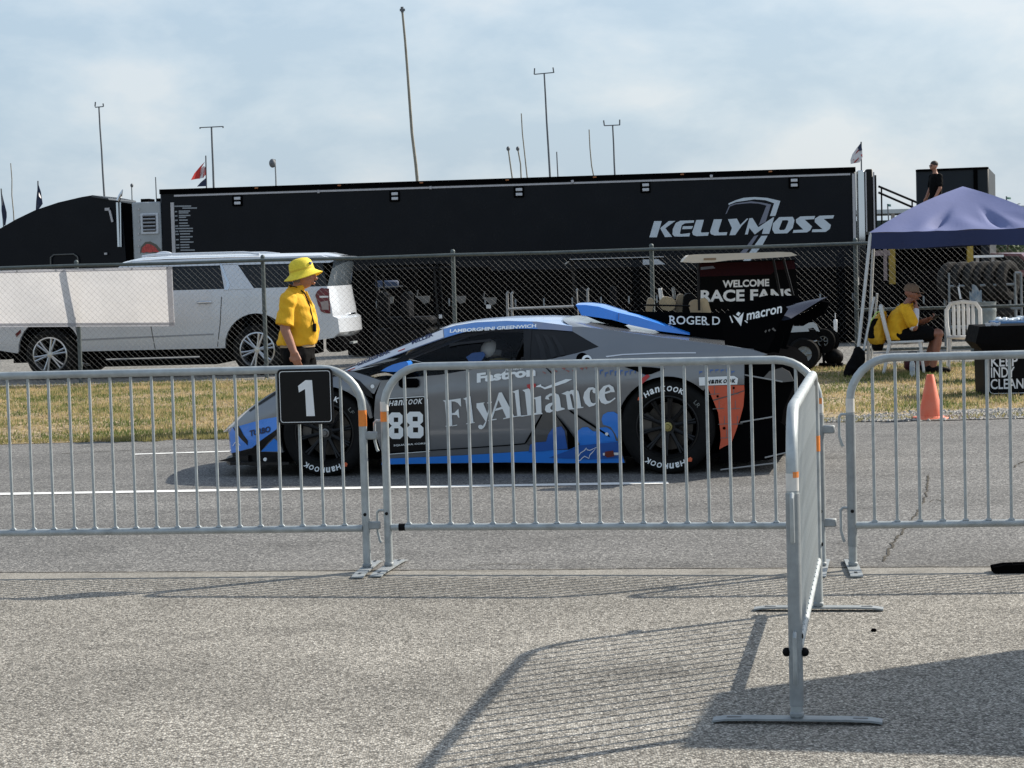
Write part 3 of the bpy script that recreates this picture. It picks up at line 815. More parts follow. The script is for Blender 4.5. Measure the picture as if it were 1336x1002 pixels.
# red and blue scratches of the livery along the shoulder
rr = random.Random(11); red = []; blu = []
for k in range(9):
    x0 = 708 + k * 8 + rr.uniform(-2, 2); y0 = 483.5 - k * .8 + rr.uniform(-2, 3)
    red.append([(x0, y0), (x0 + 5, y0 + 1 + rr.uniform(-1.5, 1.5)), (x0 + 3, y0 + 3.6), (x0 + 2.4, y0 + 1.8), (x0 + .6, y0 + 1.6)])
for k in range(11):
    x0 = 776 + k * 6.5; y0 = 481 + rr.uniform(-2, 6)
    blu.append([(x0, y0), (x0 + 5, y0 - .6), (x0 + 4.2, y0 + 1.4), (x0 + 1.8, y0 + 1.8), (x0 + 1.2, y0 + 6), (x0 + .2, y0 + 6)])
for k in range(7):
    x0 = 912 + k * 7; y0 = 483 + rr.uniform(-2, 2); blu.append([(x0, y0), (x0 + 5, y0 - .5), (x0 + 4, y0 + 1.5), (x0 + 1.4, y0 + 2), (x0 + .8, y0 + 5)])
livery('livery_scratch', red, C['scratch_red'], .006, .1)
livery('livery_scratch', blu, C['scratch_blue'], .006, .1)
livery('shoulder_sticker', [[(833, 497), (845, 487.5), (848, 491), (838, 501)]], C['ink_red'], .007)

# glass house
DLO = [(460.6, 484), (497, 471), (540, 455), (580, 441), (600, 435), (620, 430.5), (659.4, 429), (691.7, 429), (720, 430), (746.7, 432.2), (765, 443), (781.4, 452.5), (752.7, 460.7), (721, 468), (700, 471), (670, 475), (617, 482), (574, 489), (535, 492.5), (497, 496)]
mb = MB(); skin(mb, [p for p in DLO if p[0] < 692] + [], -.006, .05); mb.build('side_window', C['glass'], car)
mb = MB(); skin(mb, DLO, -.02, .06, far=True, near=False); mb.build('side_window', C['glass_dark'], car)
livery('rear_quarter_panel', [[(683, 429), (691.7, 429), (720, 430), (746.7, 432.2), (765, 443), (781.4, 452.5), (752.7, 460.7), (721, 468), (700, 471), (684, 473)]], C['black'], -.004, .05)
livery('quarter_slat', [[(698, 436), (703, 436), (710, 452), (714, 468), (706, 469.5), (704, 455)], [(708.5, 436), (714, 436.5), (723, 452), (727, 464.5), (720, 467), (716, 452)], [(719, 437), (724, 437.6), (734, 452), (738, 462.5), (732, 464), (727, 452)]], C['slat'], .012)
livery('window_frame', [[(690, 429), (694, 429), (692.5, 450), (692, 472), (683, 473.5), (684.5, 450)], [(587, 447.8), (640, 442.2), (641, 445.3), (600, 449.6), (586, 452.5)]], C['black'], .004)
up_edge = [(450, 483), (515, 455.5), (580, 428.6), (595, 424.5), (620, 420.5), (660, 418.5), (700, 419.5), (746.7, 425.5)]
livery('roof_rail', [[(450, 483), (515, 455.5), (580, 428.6), (595, 424.5), (620, 420.5), (660, 418.5), (700, 419.5), (746.7, 425.5), (746.7, 432.2), (720, 430), (691.7, 429), (659.4, 429), (620, 430.5), (600, 435), (580, 441), (540, 455), (497, 471), (460.6, 484)]], C['rail'], .002)
livery('roof_rail_band', [[(579, 429.2), (595, 424.8), (620, 420.8), (660, 418.8), (694, 419.6), (702, 429.2), (691.7, 428.8), (659.4, 428.8), (620, 430.2), (600, 434.6), (580, 440.6)]], C['sky_blue'], .004)
livery('pillar_stripe', [[(450, 483.4), (515, 456), (578, 429.8), (579, 440), (540, 454), (497, 470), (461, 483.4)]], C['white'], .006)
mb = MB(); skin(mb, [(450, 483), (515, 455.5), (580, 428.6), (595, 424.5), (620, 420.5), (660, 418.5), (700, 419.5), (746.7, 425.5), (746.7, 432.2), (720, 430), (691.7, 429), (659.4, 429), (620, 430.5), (600, 435), (580, 441), (540, 455), (497, 471), (460.6, 484)], .002, .06, far=True, near=False)
mb.build('roof_rail', C['rail'], car)
mb = MB(); loft(mb, up_edge[2:], [(581, 427.6), (596, 421.6), (627, 416.2), (661.8, 413.4), (710, 412.2), (745.5, 412.8)], 2.4); mb.build('roof', C['roof_sheen'], car)
mb = MB(); loft(mb, up_edge[:3], [(447, 484), (512, 457), (581, 427.8)], 2.2); mb.build('windscreen', C['glass_dark'], car)

mb = MB(); mb.prism([cs(*p, -.50) for p in ((608, 466), (616, 460.5), (630, 459), (633, 463), (628, 471), (612, 472))], (-.50, -.44)); mb.build('head_guard', C['blue'], car)
# cabin inside: roll cage, seat, dash
def cxyz(px, py, y): x, z = cs(px, py, y); return (x, y, z)
mb = MB()
for y in (-.52, .52):
    mb.tube([cxyz(500, 480, y), cxyz(585, 442, y), cxyz(640, 430, y), cxyz(690, 431, y), cxyz(720, 470, y)], .02, 8)
mb.tube([cxyz(690, 431, -.52), cxyz(690, 431, .52)], .02, 8)
mb.tube([cxyz(690, 431, -.52), cxyz(672, 478, .5)], .02, 8)
mb.build('roll_cage', mat('grey cage tube', (.10, .10, .11), .4), car)
mb = MB(); mb.box((.28, -.36, .80), (.16, .46, .42), Matrix.Rotation(R(-14), 3, 'Y'), .05); mb.box((.30, -.36, .98), (.1, .36, .16), None, .04)
mb.build('race_seat', M['matt_black'], car)
mb = MB(); mb.box((-.62, 0, .74), (.3, 1.3, .14), None, .05); mb.build('dashboard', M['matt_black'], car)
mb = MB(); mb.lathe([(.12, -.012), (.135, 0), (.12, .012), (.105, 0)], (0, 0, 0), 'X', 20, closed=True); o = mb.build('steering_wheel', M['matt_black'], car, (-.30, -.36, .80)); o.rotation_euler = (0, R(20), 0)

# mirror
mb = MB()
mp_ = [cs(*p, -1.02) for p in [(498.6, 483.6), (506, 479), (514.4, 475.2), (524, 472.5), (532, 471), (534, 473.5), (534.5, 477), (528, 481.5), (521, 484.7), (508, 484.6)]]
mb.prism(mp_, (-1.06, -.93))
o = mb.build('mirror', C['blue'], car)
mb = MB(); mb.box((cs(533, 500, -.96)[0], -.95, cs(533, 500, -.96)[1]), (.16, .04, .07), None, .018); mb.tube([cxyz(527, 484, -.98), cxyz(527, 499, -.93)], .012, 8)
mb.build('mirror_stalk', M['matt_black'], car)

# number panel
livery('number_panel', [[(500, 521), (552.5, 517.5), (558, 521), (560.5, 588.5), (504, 592.5)]], C['black'], .007)
livery('panel_border', [[(500, 520.2), (552.8, 516.7), (558.6, 520.4), (561.3, 589), (504, 593.2), (504, 592.4), (560.4, 588.3), (557.8, 521), (552.5, 517.6), (500, 521)]], C['ink_white'], .0095, .1)

# ---- lettering on the car: baseline from one surveyed point to another
def car_text(name, body, p0, p1, hpx, m_, off=.009, rise=(0, -1), **kw):
    vs, fs = unicase('HanKOOK', 1.0, 1.0, **kw) if body == 'HANKOOK' else text2d(body, 1.0, 1.0, **kw)
    mb = MB(); out_ = []
    for a, b in vs:
        px = p0[0] + (p1[0] - p0[0]) * a + rise[0] * hpx * b; py = p0[1] + (p1[1] - p0[1]) * a + rise[1] * hpx * b
        x, z = tr(px, py); out_.append((x, -(Yh(x, z) + off), z))
    mb.add(out_, fs); return mb.build(name, m_, car)
car_text('lettering', 'HANKOOK', (507.5, 529.8), (552, 526.5), 6.8, C['ink_white'], .011, shear=.25, bold=.02)
def car_polys(name, polys, m_, off):
    mb = MB()
    for q in polys:
        n0 = len(mb.v); vs = []
        for p in q:
            x, z = tr(*p); vs.append((x, -(Yh(x, z) + off), z))
        mb.add(vs, [tuple(range(len(q)))])
    return mb.build(name, m_, car, recalc=True)
# the two eights, octagonal sports numerals: two stacked rings each
def ring(x0, y0, x1, y1, t, c, hole):
    o_ = [(x0 + c, y0), (x1 - c, y0), (x1, y0 + c), (x1, y1 - c), (x1 - c, y1), (x0 + c, y1), (x0, y1 - c), (x0, y0 + c)]
    hx0, hy0, hx1, hy1 = hole
    i_ = [(hx0, hy0), (hx1, hy0), (hx1, hy0), (hx1, hy1), (hx1, hy1), (hx0, hy1), (hx0, hy1), (hx0, hy0)]
    return [[o_[k], o_[(k + 1) % 8], i_[(k + 1) % 8], i_[k]] if i_[k] != i_[(k + 1) % 8] else [o_[k], o_[(k + 1) % 8], i_[k]] for k in range(8)]
for (xa, xb, dy) in ((507.5, 526.5, 1.0), (531, 553, 0)):
    w = xb - xa; hx = (xa + w * .36, xa + w * .66)
    car_polys('numeral', ring(xa, 537 + dy, xb - .7, 554 + dy, 5, 4, (hx[0], 543.5 + dy, hx[1], 549.5 + dy)) + ring(xa + .6, 554 + dy, xb, 571.5 + dy, 5, 4, (hx[0] + .5, 557.5 + dy, hx[1] + .5, 564 + dy)), C['ink_white'], .012)
car_text('lettering', 'SQUADRA CORSE', (514, 582.5), (558, 579.5), 2.6, C['ink_white'], .011, bold=.015)
car_text('lettering', 'Fastron', (622.5, 499.5), (699, 490.5), 12.5, C['ink_white'], .010, bold=.05)
car_text('lettering', 'PERTAMINA', (660, 484), (683, 481.5), 3.4, C['ink_white'], .010, bold=.02)
car_text('lettering', 'LAMBORGHINI GREENWICH', (587, 434.2), (699.5, 427.2), 4.6, C['ink_white'], .008, bold=.03, rise=(.1, -1))
car_text('lettering', 'SZCZESNIAK', (467, 477.5), (510, 460.0), 4.4, C['ink_navy'], .008, bold=.04, rise=(-.2, -1))
car_text('lettering', 'MILLER', (538, 449.2), (566, 438.2), 4.6, C['ink_navy'], .008, bold=.04, rise=(-.2, -1))
car_polys('flag_decal', [[(454, 482), (463, 478.2), (463.8, 480.4), (455, 484)], [(519, 456.6), (528, 453), (528.8, 455.2), (520, 458.8)]], C['ink_white'], .007)
car_polys('flag_decal', [[(454, 482.9), (463.4, 479.3), (463.8, 480.4), (454.6, 484)], [(519.4, 457.6), (528.4, 454.1), (528.8, 455.2), (520, 458.8)]], C['ink_red'], .0095)
car_text('lettering', 'TURBO', (326, 569.5), (353, 563.5), 8, C['ink_navy'], .010, bold=.04)
car_text('lettering', 'HANKOOK', (922, 500.8), (960, 499.2), 5.2, C['line'], .014, bold=.04, shear=.2)

# FlyAlliance, high-contrast serif letters drawn stroke by stroke
def z1(*p): return [(570 + a / 11.133, 480 + b / 11.133) for a, b in p]
def z2(*p): return [(680 + a / 9.543, 480 + b / 9.543) for a, b in p]
def quads(A, B): return [[A[i], A[i + 1], B[i + 1], B[i]] for i in range(len(A) - 1)]
L1 = []
# F
L1 += [z1((90, 472), (215, 460), (228, 842), (132, 853), (135, 838), (150, 832), (120, 492)), z1((215, 460), (352, 440), (356, 558), (345, 556), (310, 510), (265, 487), (216, 484)), z1((228, 838), (298, 822), (299, 834), (228, 846)), z1((222, 655), (262, 650), (318, 590), (332, 722), (318, 722), (295, 682), (223, 680))]
# l
L1 += [z1((385, 448), (440, 422), (492, 408), (536, 790), (554, 785), (553, 796), (432, 816), (432, 804), (462, 796), (420, 465))]
# y
L1 += [z1((580, 512), (695, 498), (696, 508), (680, 516), (738, 660), (712, 776), (596, 596), (580, 575)), z1((738, 660), (768, 522), (735, 512), (735, 502), (804, 488), (802, 500), (786, 512), (722, 790), (704, 842), (680, 872), (650, 890), (658, 868), (684, 820), (712, 776)),
       z1((650, 890), (622, 884), (604, 862), (608, 836), (630, 824), (656, 828), (674, 842), (680, 872))]
# A
L1 += [z1((748, 770), (748, 758), (778, 745), (905, 358), (945, 352), (1128, 700), (1168, 694), (1168, 706), (968, 742), (968, 730), (1012, 718), (900, 468), (806, 745), (870, 735), (872, 750)), z1((850, 625), (862, 590), (958, 560), (968, 590))]
# l, l
L1 += [z1((1098, 345), (1150, 325), (1192, 312), (1225, 690), (1240, 690), (1240, 700), (1168, 706), (1168, 694), (1172, 690), (1136, 365))]
L1 += [z2((18, 275), (112, 250), (148, 560), (158, 560), (158, 582), (90, 592), (80, 590), (80, 575), (50, 302))]
L1 += [z1((1225, 690), (1330, 682), (1331, 690), (1232, 706))]
# i
L1 += [z2((158, 372), (250, 345), (258, 560), (268, 556), (268, 572), (158, 584), (160, 565), (192, 555), (182, 395))]
# a
L1 += quads(z2((300, 385), (312, 350), (360, 318), (420, 310), (468, 330), (486, 380), (500, 500), (545, 500)), z2((355, 395), (345, 365), (372, 345), (392, 342), (402, 360), (408, 400), (412, 500), (448, 536)))
L1 += [z2((545, 500), (545, 515), (448, 540), (430, 525), (412, 500), (500, 490))]
L1 += quads(z2((406, 425), (350, 440), (308, 470), (298, 520), (318, 550), (360, 556), (416, 528)), z2((408, 450), (388, 462), (372, 480), (366, 500), (380, 520), (395, 520), (412, 500)))
# n
L1 += [z2((505, 320), (580, 285), (600, 290), (648, 500), (668, 496), (668, 512), (600, 518), (585, 512), (560, 335)), z2((590, 300), (625, 275), (680, 268), (712, 284), (726, 325), (752, 484), (778, 482), (778, 494), (690, 506), (676, 495), (668, 470), (648, 345), (630, 320), (598, 335))]
# c
L1 += quads(z2((948, 270), (900, 238), (840, 245), (790, 300), (775, 370), (800, 440), (850, 485), (910, 468), (968, 415)), z2((915, 300), (895, 268), (870, 270), (858, 310), (858, 370), (872, 425), (900, 440), (930, 432), (960, 400)))
L1 += [z2((948, 270), (950, 295), (930, 315), (905, 312), (890, 290), (900, 265))]
# e
L1 += quads(z2((1108, 300), (1170, 300), (1150, 235), (1100, 205), (1030, 225), (975, 290), (968, 370), (1000, 430), (1050, 452), (1110, 432), (1178, 380)), z2((1110, 275), (1112, 270), (1098, 240), (1080, 235), (1055, 260), (1045, 310), (1050, 365), (1070, 405), (1098, 410), (1125, 400), (1172, 365)))
L1 += [z2((1040, 325), (1042, 300), (1110, 278), (1110, 305))]
# aircraft swoosh and its red tail
swoosh = [z2((190, 228), (250, 200), (256, 222), (300, 240), (420, 190), (560, 138), (640, 140), (560, 182), (450, 220), (300, 265), (250, 238), (190, 236))]
mbk = MB(); k_ = 0
for q in L1 + swoosh:
    vs = []
    for p in q:
        x, z = tr(*p); vs.append((x, -(Yh(x, z) + .0105 + .00012 * k_), z))
    mbk.add(vs, [tuple(range(len(q)))]); k_ += 1
mbk.build('sponsor_lettering', C['ink_white'], car)
car_polys('sponsor_lettering', [z2((75, 205), (185, 192), (190, 232), (110, 265), (80, 240))], C['ink_red'], .0145)
# bucking emblem and little plate on the skirt
ze = lambda *p: [(660 + a / 6.68, 490 + b / 6.68) for a, b in p]
def outline(pts, w, closed=False):
    P = [Vector(p) for p in pts]; A = []; B = []
    for i, p in enumerate(P):
        d = (P[min(i + 1, len(P) - 1)] - P[max(i - 1, 0)]).normalized(); nn = Vector((-d.y, d.x)) * w / 2
        A.append(tuple(p + nn)); B.append(tuple(p - nn))
    return quads(A, B)
car_polys('emblem', outline(ze((625, 740), (632, 705), (655, 672), (690, 650), (706, 628), (712, 645), (735, 650), (800, 620), (760, 665), (735, 690), (728, 720), (690, 700), (668, 718), (650, 738), (625, 740)), 1.0), C['ink_white'], .022)
car_polys('emblem', [ze((850, 672), (985, 668), (985, 690), (850, 694))], C['ink_white'], .022)
car_polys('emblem', [ze((868, 660), (940, 650), (950, 700), (890, 712), (866, 695))], mat('brown badge', (.16, .03, .02), .5), .026)
car_polys('emblem', outline([(304, 582), (307, 577), (312, 579), (314, 581)], .8), C['ink_white'], .009)
livery('door_pin', [circ(486.5, 504, 2.6, 0, 340, 10)], C['ink_white'], .012)
livery('door_pin', [circ(792, 566, 2.2, 0, 340, 10)], C['ink_white'], .014)
livery('body_vent', [circ(957.5, 506, 1.6, 0, 340, 8), circ(936.5, 517, 1.6, 0, 340, 8), circ(945, 558.5, 2, 0, 340, 8)], C['line'], .012)

# splitter
mb = MB()
zs = .115; xt = cs(281, 599, -.6)[0]
plan = []
for k in range(25):
    t = -1 + 2 * k / 24
    plan.append((xt + .02 + .22 * abs(t) ** 2.6, t * .93))
plan = plan + [(-1.62, .93), (-1.62, -.93)]
mb.prism(plan, (zs - .022, zs), 'Z'); mb.build('front_splitter', C['black'], car)
livery('splitter_side', [[(303, 592.5), (330, 589), (362, 590), (368, 604), (330, 607.5), (306, 605)]], C['black'], .004)
for sg in (-1, 1): mb = MB(); mb.prism([(xt + .10, .116), (xt + .36, .116), (xt + .36, .16), (xt + .24, .15)], (sg * .80 - .05, sg * .80 + .05)); mb.build('splitter_fin', C['black'], car)
mb = MB(); mb.lathe([(0, 0), (.014, 0), (.014, .008), (0, .01)], (0, 0, 0), 'Y', 10); o = mb.build('tow_bolt', C['ink_white'], car, (cs(347, 599, -.93)[0], -.955, cs(347, 599, -.93)[1]))

# rear: bumper core, diffuser, fins
def cpoly(pts, y): return [cs(p[0], p[1], y) for p in pts]
mb = MB()
mb.prism(cpoly([(965, 470), (1003, 463), (1020, 468), (1034, 480), (1038, 497), (1022, 535), (1018, 560), (966, 575), (960, 540)], -.85), (-.84, .84))
mb.build('rear_bumper', C['satin'], car)
mb = MB()
for y in (-.86, -.45, 0, .45, .86):
    mb.prism(cpoly([(938, 575), (968, 548), (1012, 545), (1030, 560), (1034, 590), (1000, 600), (940, 604)], y), (y - .008, y + .008))
mb.prism([(1.55, .10), (2.25, .17), (2.27, .30), (1.6, .13)], (-.85, .85))
mb.build('diffuser', C['satin'], car)
mb = MB()
mb.prism(cpoly([(996, 493), (1004, 484), (1020, 479.5), (1030, 485), (1036, 497), (1022, 498.5)], -.88), (-.90, -.86))
mb.build('bumper_fin', C['dark_grey'], car)
mb = MB()
for a, b in (((971, 489), (1021, 498)), ((966, 551), (1010, 543.5)), ((998, 597), (1026, 590.5)), ((940, 613), (1012, 604))):
    mb.tube([cxyz(*a, -.90), cxyz(*b, -.90)], .006, 6)
mb.build('edge_trim', mat('pale edge', (.32, .32, .31), .5), car)
mb = MB()
for px, py in ((1003, 471), (990, 473)): mb.tube([cxyz(px - 18, py, -.4), cxyz(px + 14, py - 1, -.4)], .035, 12)
mb.build('exhaust', M['galv_dull'], car)

# roof scoop and shark fin
mb = MB()
top = [(751.5, 397.8), (764.7, 397.8), (781.4, 400), (805.4, 407.4), (831.7, 413.4), (860, 422.3), (900, 436)]
bot = [(758.7, 411.6), (770, 412.8), (785, 415), (798, 417), (822, 424), (860, 432), (900, 437)]
hw = [.27, .28, .27, .24, .19, .12, .03]
vs = []
for t, b, w in zip(top, bot, hw):
    x0, z0 = cs(*t, -w * .8); x1, z1_ = cs(*b, -w)
    vs += [(x1, -w, z1_), (x0, -w * .85, z0), (x0, -w * .45, z0 + .012), (x0, w * .45, z0 + .012), (x0, w * .85, z0), (x1, w, z1_)]
n = len(top)
mb.smooth = False
mb.add(vs, [(i * 6 + k, i * 6 + 6 + k, i * 6 + 7 + k, i * 6 + k + 1) for i in range(n - 1) for k in range(5)])
mb.build('roof_scoop', C['blue'], car)
mb = MB(); mb.add([vs[i] for i in (0, 1, 2, 3, 4, 5)], [(0, 1, 2, 3, 4, 5)]); mb.v = [(x + .03, y * .93, z) for x, y, z in mb.v]; mb.build('scoop_mouth', C['line'], car, recalc=False)
mb = MB(); mb.prism(cpoly([(764, 412.5), (800, 418), (815, 424), (806, 427), (782, 420)], -.22), (-.20, .20)); mb.build('scoop_base', C['line'], car)
mb = MB(); mb.tube([cxyz(807.5, 408.5, -.235), cxyz(807, 417.5, -.245)], .006, 6); mb.build('scoop_joint', C['deep_blue'], car)
# dark engine cover with the serif name
yc = .0
mb = MB(); mb.prism(cpoly([(818, 405.5), (836, 406.5), (950, 408.5), (952, 452), (905, 446), (870, 440), (850, 428)], yc), (yc, yc + .03))
mb.build('engine_cover', C['satin'], car)
def plane_text(name, body, p0, p1, hpx, y, m_, rise=(0, -1), **kw):
    vs, fs = text2d(body, 1.0, 1.0, **kw); mb = MB(); o_ = []
    for a, b in vs:
        x, z = cs(p0[0] + (p1[0] - p0[0]) * a + rise[0] * hpx * b, p0[1] + (p1[1] - p0[1]) * a + rise[1] * hpx * b, y); o_.append((x, y, z))
    mb.add(o_, fs); return mb.build(name, m_, car)
plane_text('lettering', 'ROGER D', (873.5, 423), (939.5, 424), 11, yc - .004, C['ink_white'], bold=.01)
mb = MB()     # small serifs that the built-in face lacks
for (a, b) in ((874.3, 422.6), (879.5, 423.0), (918.5, 423.4), (923.5, 423.6), (875, 412.6)):
    x, z = cs(a, b, yc - .005); mb.add([(x - .012, yc - .005, z - .003), (x + .012, yc - .005, z - .003), (x + .012, yc - .005, z + .005), (x - .012, yc - .005, z + .005)], [(0, 1, 2, 3)])
mb.build('lettering', C['ink_white'], car)

# rear wing
ye_ = -.90
EP = [(942, 416), (951, 405), (961, 395), (977, 391.5), (996, 393), (1015.7, 392), (1028.5, 403), (1021, 415), (1014, 425), (1010, 440), (1001, 457), (970, 454), (946, 450)]
ep = cpoly(EP, ye_)
mb = MB(); mb.prism(ep, (ye_ - .007, ye_ + .007)); mb.build('wing_endplate', C['satin'], car)
mb = MB(); mb.prism(ep, (-ye_ - .007, -ye_ + .007)); mb.build('wing_endplate', C['satin'], car)
xL, zL = cs(1010, 412, ye_); xT, zT = cs(1071, 391, -.55)
x0, z0 = xL, zL
mb = MB(); ns, nc = 23, 12; ring_ = []
for i in range(ns):
    y = ye_ + .008 + (-2 * ye_ - .016) * i / (ns - 1)
    q = max(0, (abs(y) - .42) / (abs(ye_) - .42)); dr = q * q * (3 - 2 * q)
    xl, xt_ = xL + .02, xT - .20 * dr; zl, zt_ = zL + .035 - .05 * dr, zT - .125 * dr
    up = []; dn = []
    for k in range(nc + 1):
        t = k / nc; x = xl + (xt_ - xl) * t; z = zl + (zt_ - zl) * t ** 1.4
        th = .045 * math.sin(math.pi * min(1, t * .94 + .06)) ** .7 * (1 - .45 * t)
        up.append((x, y, z + th * .5)); dn.append((x, y, z - th * .5))
    ring_ += up + dn[::-1]
m_n = 2 * (nc + 1)
mb.add(ring_, [(i * m_n + k, i * m_n + (k + 1) % m_n, (i + 1) * m_n + (k + 1) % m_n, (i + 1) * m_n + k) for i in range(ns - 1) for k in range(m_n)] + [tuple(range(m_n)), tuple((ns - 1) * m_n + k for k in range(m_n))], True)
mb.build('wing_blade', mat('satin blue black wing', (.012, .017, .034), .6, 0, .25, 3, spec=.12), car)
mb = MB(); mb.prism(cpoly([(1022, 415), (1041, 412.5), (1062, 402), (1071, 393), (1082, 395), (1073, 411), (1050, 424), (1020, 424.5)], .55), (.55, .84)); mb.build('wing_flap', C['satin'], car)
for y in (-.35, .35):
    mb = MB(); mb.prism([(x0 - .22, z0 - .30), (x0 - .02, z0 - .32), (x0 + .10, z0 + .03), (x0 + .14, z0 + .07), (x0 + .02, z0 + .06), (x0 - .10, z0 - .08)], (y - .012, y + .012)); mb.build('wing_support', C['satin'], car)
plane_text('lettering', 'macron', (974, 418.2), (1020.5, 408.0), 9.0, ye_ - .011, C['ink_white'], bold=.02, shear=.12, rise=(-.05, -1))
def eplane(name, polys, m_, off):
    mb = MB()
    for q in polys: mb.add([(*[cs(p[0], p[1], ye_)[0]], ye_ - off, cs(p[0], p[1], ye_)[1]) for p in q], [tuple(range(len(q)))])
    return mb.build(name, m_, car)
gz = lambda *p: [(920 + a / 7.42, 380 + b / 7.42) for a, b in p]
eplane('emblem', [gz((268, 228), (322, 258), (375, 202), (348, 338)), gz((300, 222), (322, 198), (345, 212), (325, 242)), gz((236, 240), (246, 238), (274, 300), (262, 306)), gz((380, 285), (390, 280), (415, 300), (408, 308))], C['ink_white'], .011)
eplane('lettering', [gz((575, 390), (590, 372), (598, 384), (585, 402)), gz((610, 378), (628, 362), (634, 374), (620, 392)), gz((645, 366), (660, 350), (688, 380), (676, 388))], C['dark_grey'], .011)

# ---------------------------------------------------------------- wheels
def wheel(xw, r, sg, hubm):
    root = MB(); yo = sg * .955; wd = .30
    tyre = MB(); y = lambda a: sg * (.955 - a)
    prof = [(.232, y(.02)), (.25, y(.004)), (r - .045, y(0)), (r - .018, y(.01)), (r, y(.035)), (r, y(wd - .035)), (r - .02, y(wd - .008)), (.25, y(wd)), (.232, y(wd - .02))]
    tyre.lathe(prof, (0, 0, 0), 'Y', 48)
    o = tyre.build('wheel', M['rubber'], car, (xw, 0, r))       # tyre is the wheel's base part
    rim = MB()
    rim.lathe([(.232, y(.02)), (.236, y(.012)), (.226, y(.01)), (.214, y(.03)), (.208, y(.10)), (.205, y(.26))], (0, 0, 0), 'Y', 48)
    rim.lathe([(.0, y(.055)), (.055, y(.05)), (.066, y(.06)), (.07, y(.10))], (0, 0, 0), 'Y', 24)
    for k in range(10):
        a = 2 * math.pi * k / 10 + .2
        for d in (-.055, .055):
            c_, s_ = math.cos(a + d), math.sin(a + d); c2, s2 = math.cos(a + d * .5), math.sin(a + d * .5)
            rim.tube([(.055 * c2, y(.062), .055 * s2), (.13 * c2, y(.045), .13 * s2), (.217 * c_, y(.024), .217 * s_)], [.016, .012, .011], 6)
    rim.build('rim', mat('satin black rim', (.010, .010, .0105), .36, .2, spec=.3), o)
    disc = MB(); disc.lathe([(.06, y(.13)), (.178, y(.13)), (.178, y(.155)), (.06, y(.155))], (0, 0, 0), 'Y', 32); disc.build('brake_disc', mat('brake disc', (.05, .045, .04), .4, .7), o)
    cal = MB(); cal.lathe([(.13, y(.10)), (.20, y(.10)), (.20, y(.18)), (.13, y(.18))], (0, 0, 0), 'Y', 8, arc=(2.6, 3.4)); cal.build('brake_caliper', mat('grey caliper', (.12, .11, .10), .4, .4), o)
    nut = MB(); nut.lathe([(0, y(.018)), (.018, y(.018)), (.022, y(.03)), (.034, y(.032)), (.036, y(.055))], (0, 0, 0), 'Y', 14); nut.build('wheel_nut', hubm, o)
    if sg < 0:
        let = MB()
        for a_c, span in ((94, 62), (266, 62)):
            vs, fs = unicase('HanKOOK', 1.0, .040, bold=.03, shear=.12)
            rb = .268 if r > .345 else .262
            P = []
            for uu, vv in vs:
                an = R(a_c + span / 2 - span * uu); rad = rb + vv
                P.append((rad * math.cos(an), -.959, rad * math.sin(an)))
            let = MB(); let.add(P, fs); let.build('tyre_lettering', C['ink_white'], o)
        for a in (132, 304):
            mk = MB()
            for da, q in ((0, 0),):
                an = R(a); cx, cz = .292 * math.cos(an), .292 * math.sin(an)
                mk.add([(cx - .02, -.959, cz - .012), (cx + .012, -.959, cz - .016), (cx + .02, -.959, cz + .006), (cx + .006, -.959, cz + .02), (cx - .014, -.959, cz + .01)], [(0, 1, 2, 3, 4)])
            mk.build('tyre_mark', C['orange'], o)
        mk2 = MB(); vs, fs = text2d('LR' if xw > 0 else 'LF', .05, .03, bold=.0)
        P = []
        for uu, vv in vs:
            an = R(42 - uu / .28 * 57.3); P.append(((.268 + vv) * math.cos(an), -.959, (.268 + vv) * math.sin(an)))
        mk2.add(P, fs); mk2.build('tyre_lettering', mat('chalk grey', (.16, .17, .16), .7), o)
    return o
gold = mat('brass nut', (.30, .26, .10), .35, .8); greyn = mat('grey nut', (.16, .16, .16), .35, .8)
wheel(-WB / 2, .335, -1, greyn); wheel(WB / 2, .352, -1, gold)
wheel(-WB / 2, .335, 1, greyn); wheel(WB / 2, .352, 1, gold)
# ================================================================ chain link fence
fdir = (FENCE_B - FENCE_A).normalized(); fn = Vector((fdir.y, -fdir.x, 0))        # fn faces the camera
fence = empty('chain_link_fence', FENCE_A, math.atan2(fdir.y, fdir.x), 'long grey chain link fence across the verge with round steel posts', 'fence')
finv = fence.matrix_basis.inverted()
def fx(px, py): return (finv @ hit(px, py, FENCE_A, fn)).x
FH = 1.76
post_x = [fx(-410, 350), fx(-160, 352), fx(97, 345), fx(341, 338), fx(590, 330), fx(850, 322), fx(1117, 316), fx(1390, 310), fx(1660, 300)]
pm = MB(); pm.tube([(0, 0, -.05), (0, 0, FH + .02)], .031, 12); pm.ball((0, 0, FH + .03), .034, 10, 6); pmesh = pm.mesh('post', M['fence_steel'])
for x in post_x: link_mesh('post', pmesh, fence, (x, .11, 0))
for a, b in zip(post_x[:-1], post_x[1:]):
    r_ = MB(); r_.tube([(a, 0, FH - .02), ((a + b) / 2, 0, FH - .028), (b, 0, FH - .02)], .026, 10); r_.build('top_rail', M['fence_steel'], fence)
    for q in (.25, 1.0): 
        t_ = MB(); t_.lathe([(.036, q - .012), (.038, q), (.036, q + .012)], (a, .11, 0), 'Z', 12); t_.build('tie_band', M['fence_steel'], fence, recalc=False)
for a, b in zip(post_x[6:-1], post_x[7:]):
    for zz in (.78, .20): r_ = MB(); r_.tube([(a, 0, zz), (b, 0, zz)], .022, 8); r_.build('mid_rail', M['fence_steel'], fence)
wm = MB(); sp = .086
xa, xb = post_x[0], post_x[-1]; z0_, z1w = .03, FH - .03; Hh = z1w - z0_
k = 0
x = xa - Hh
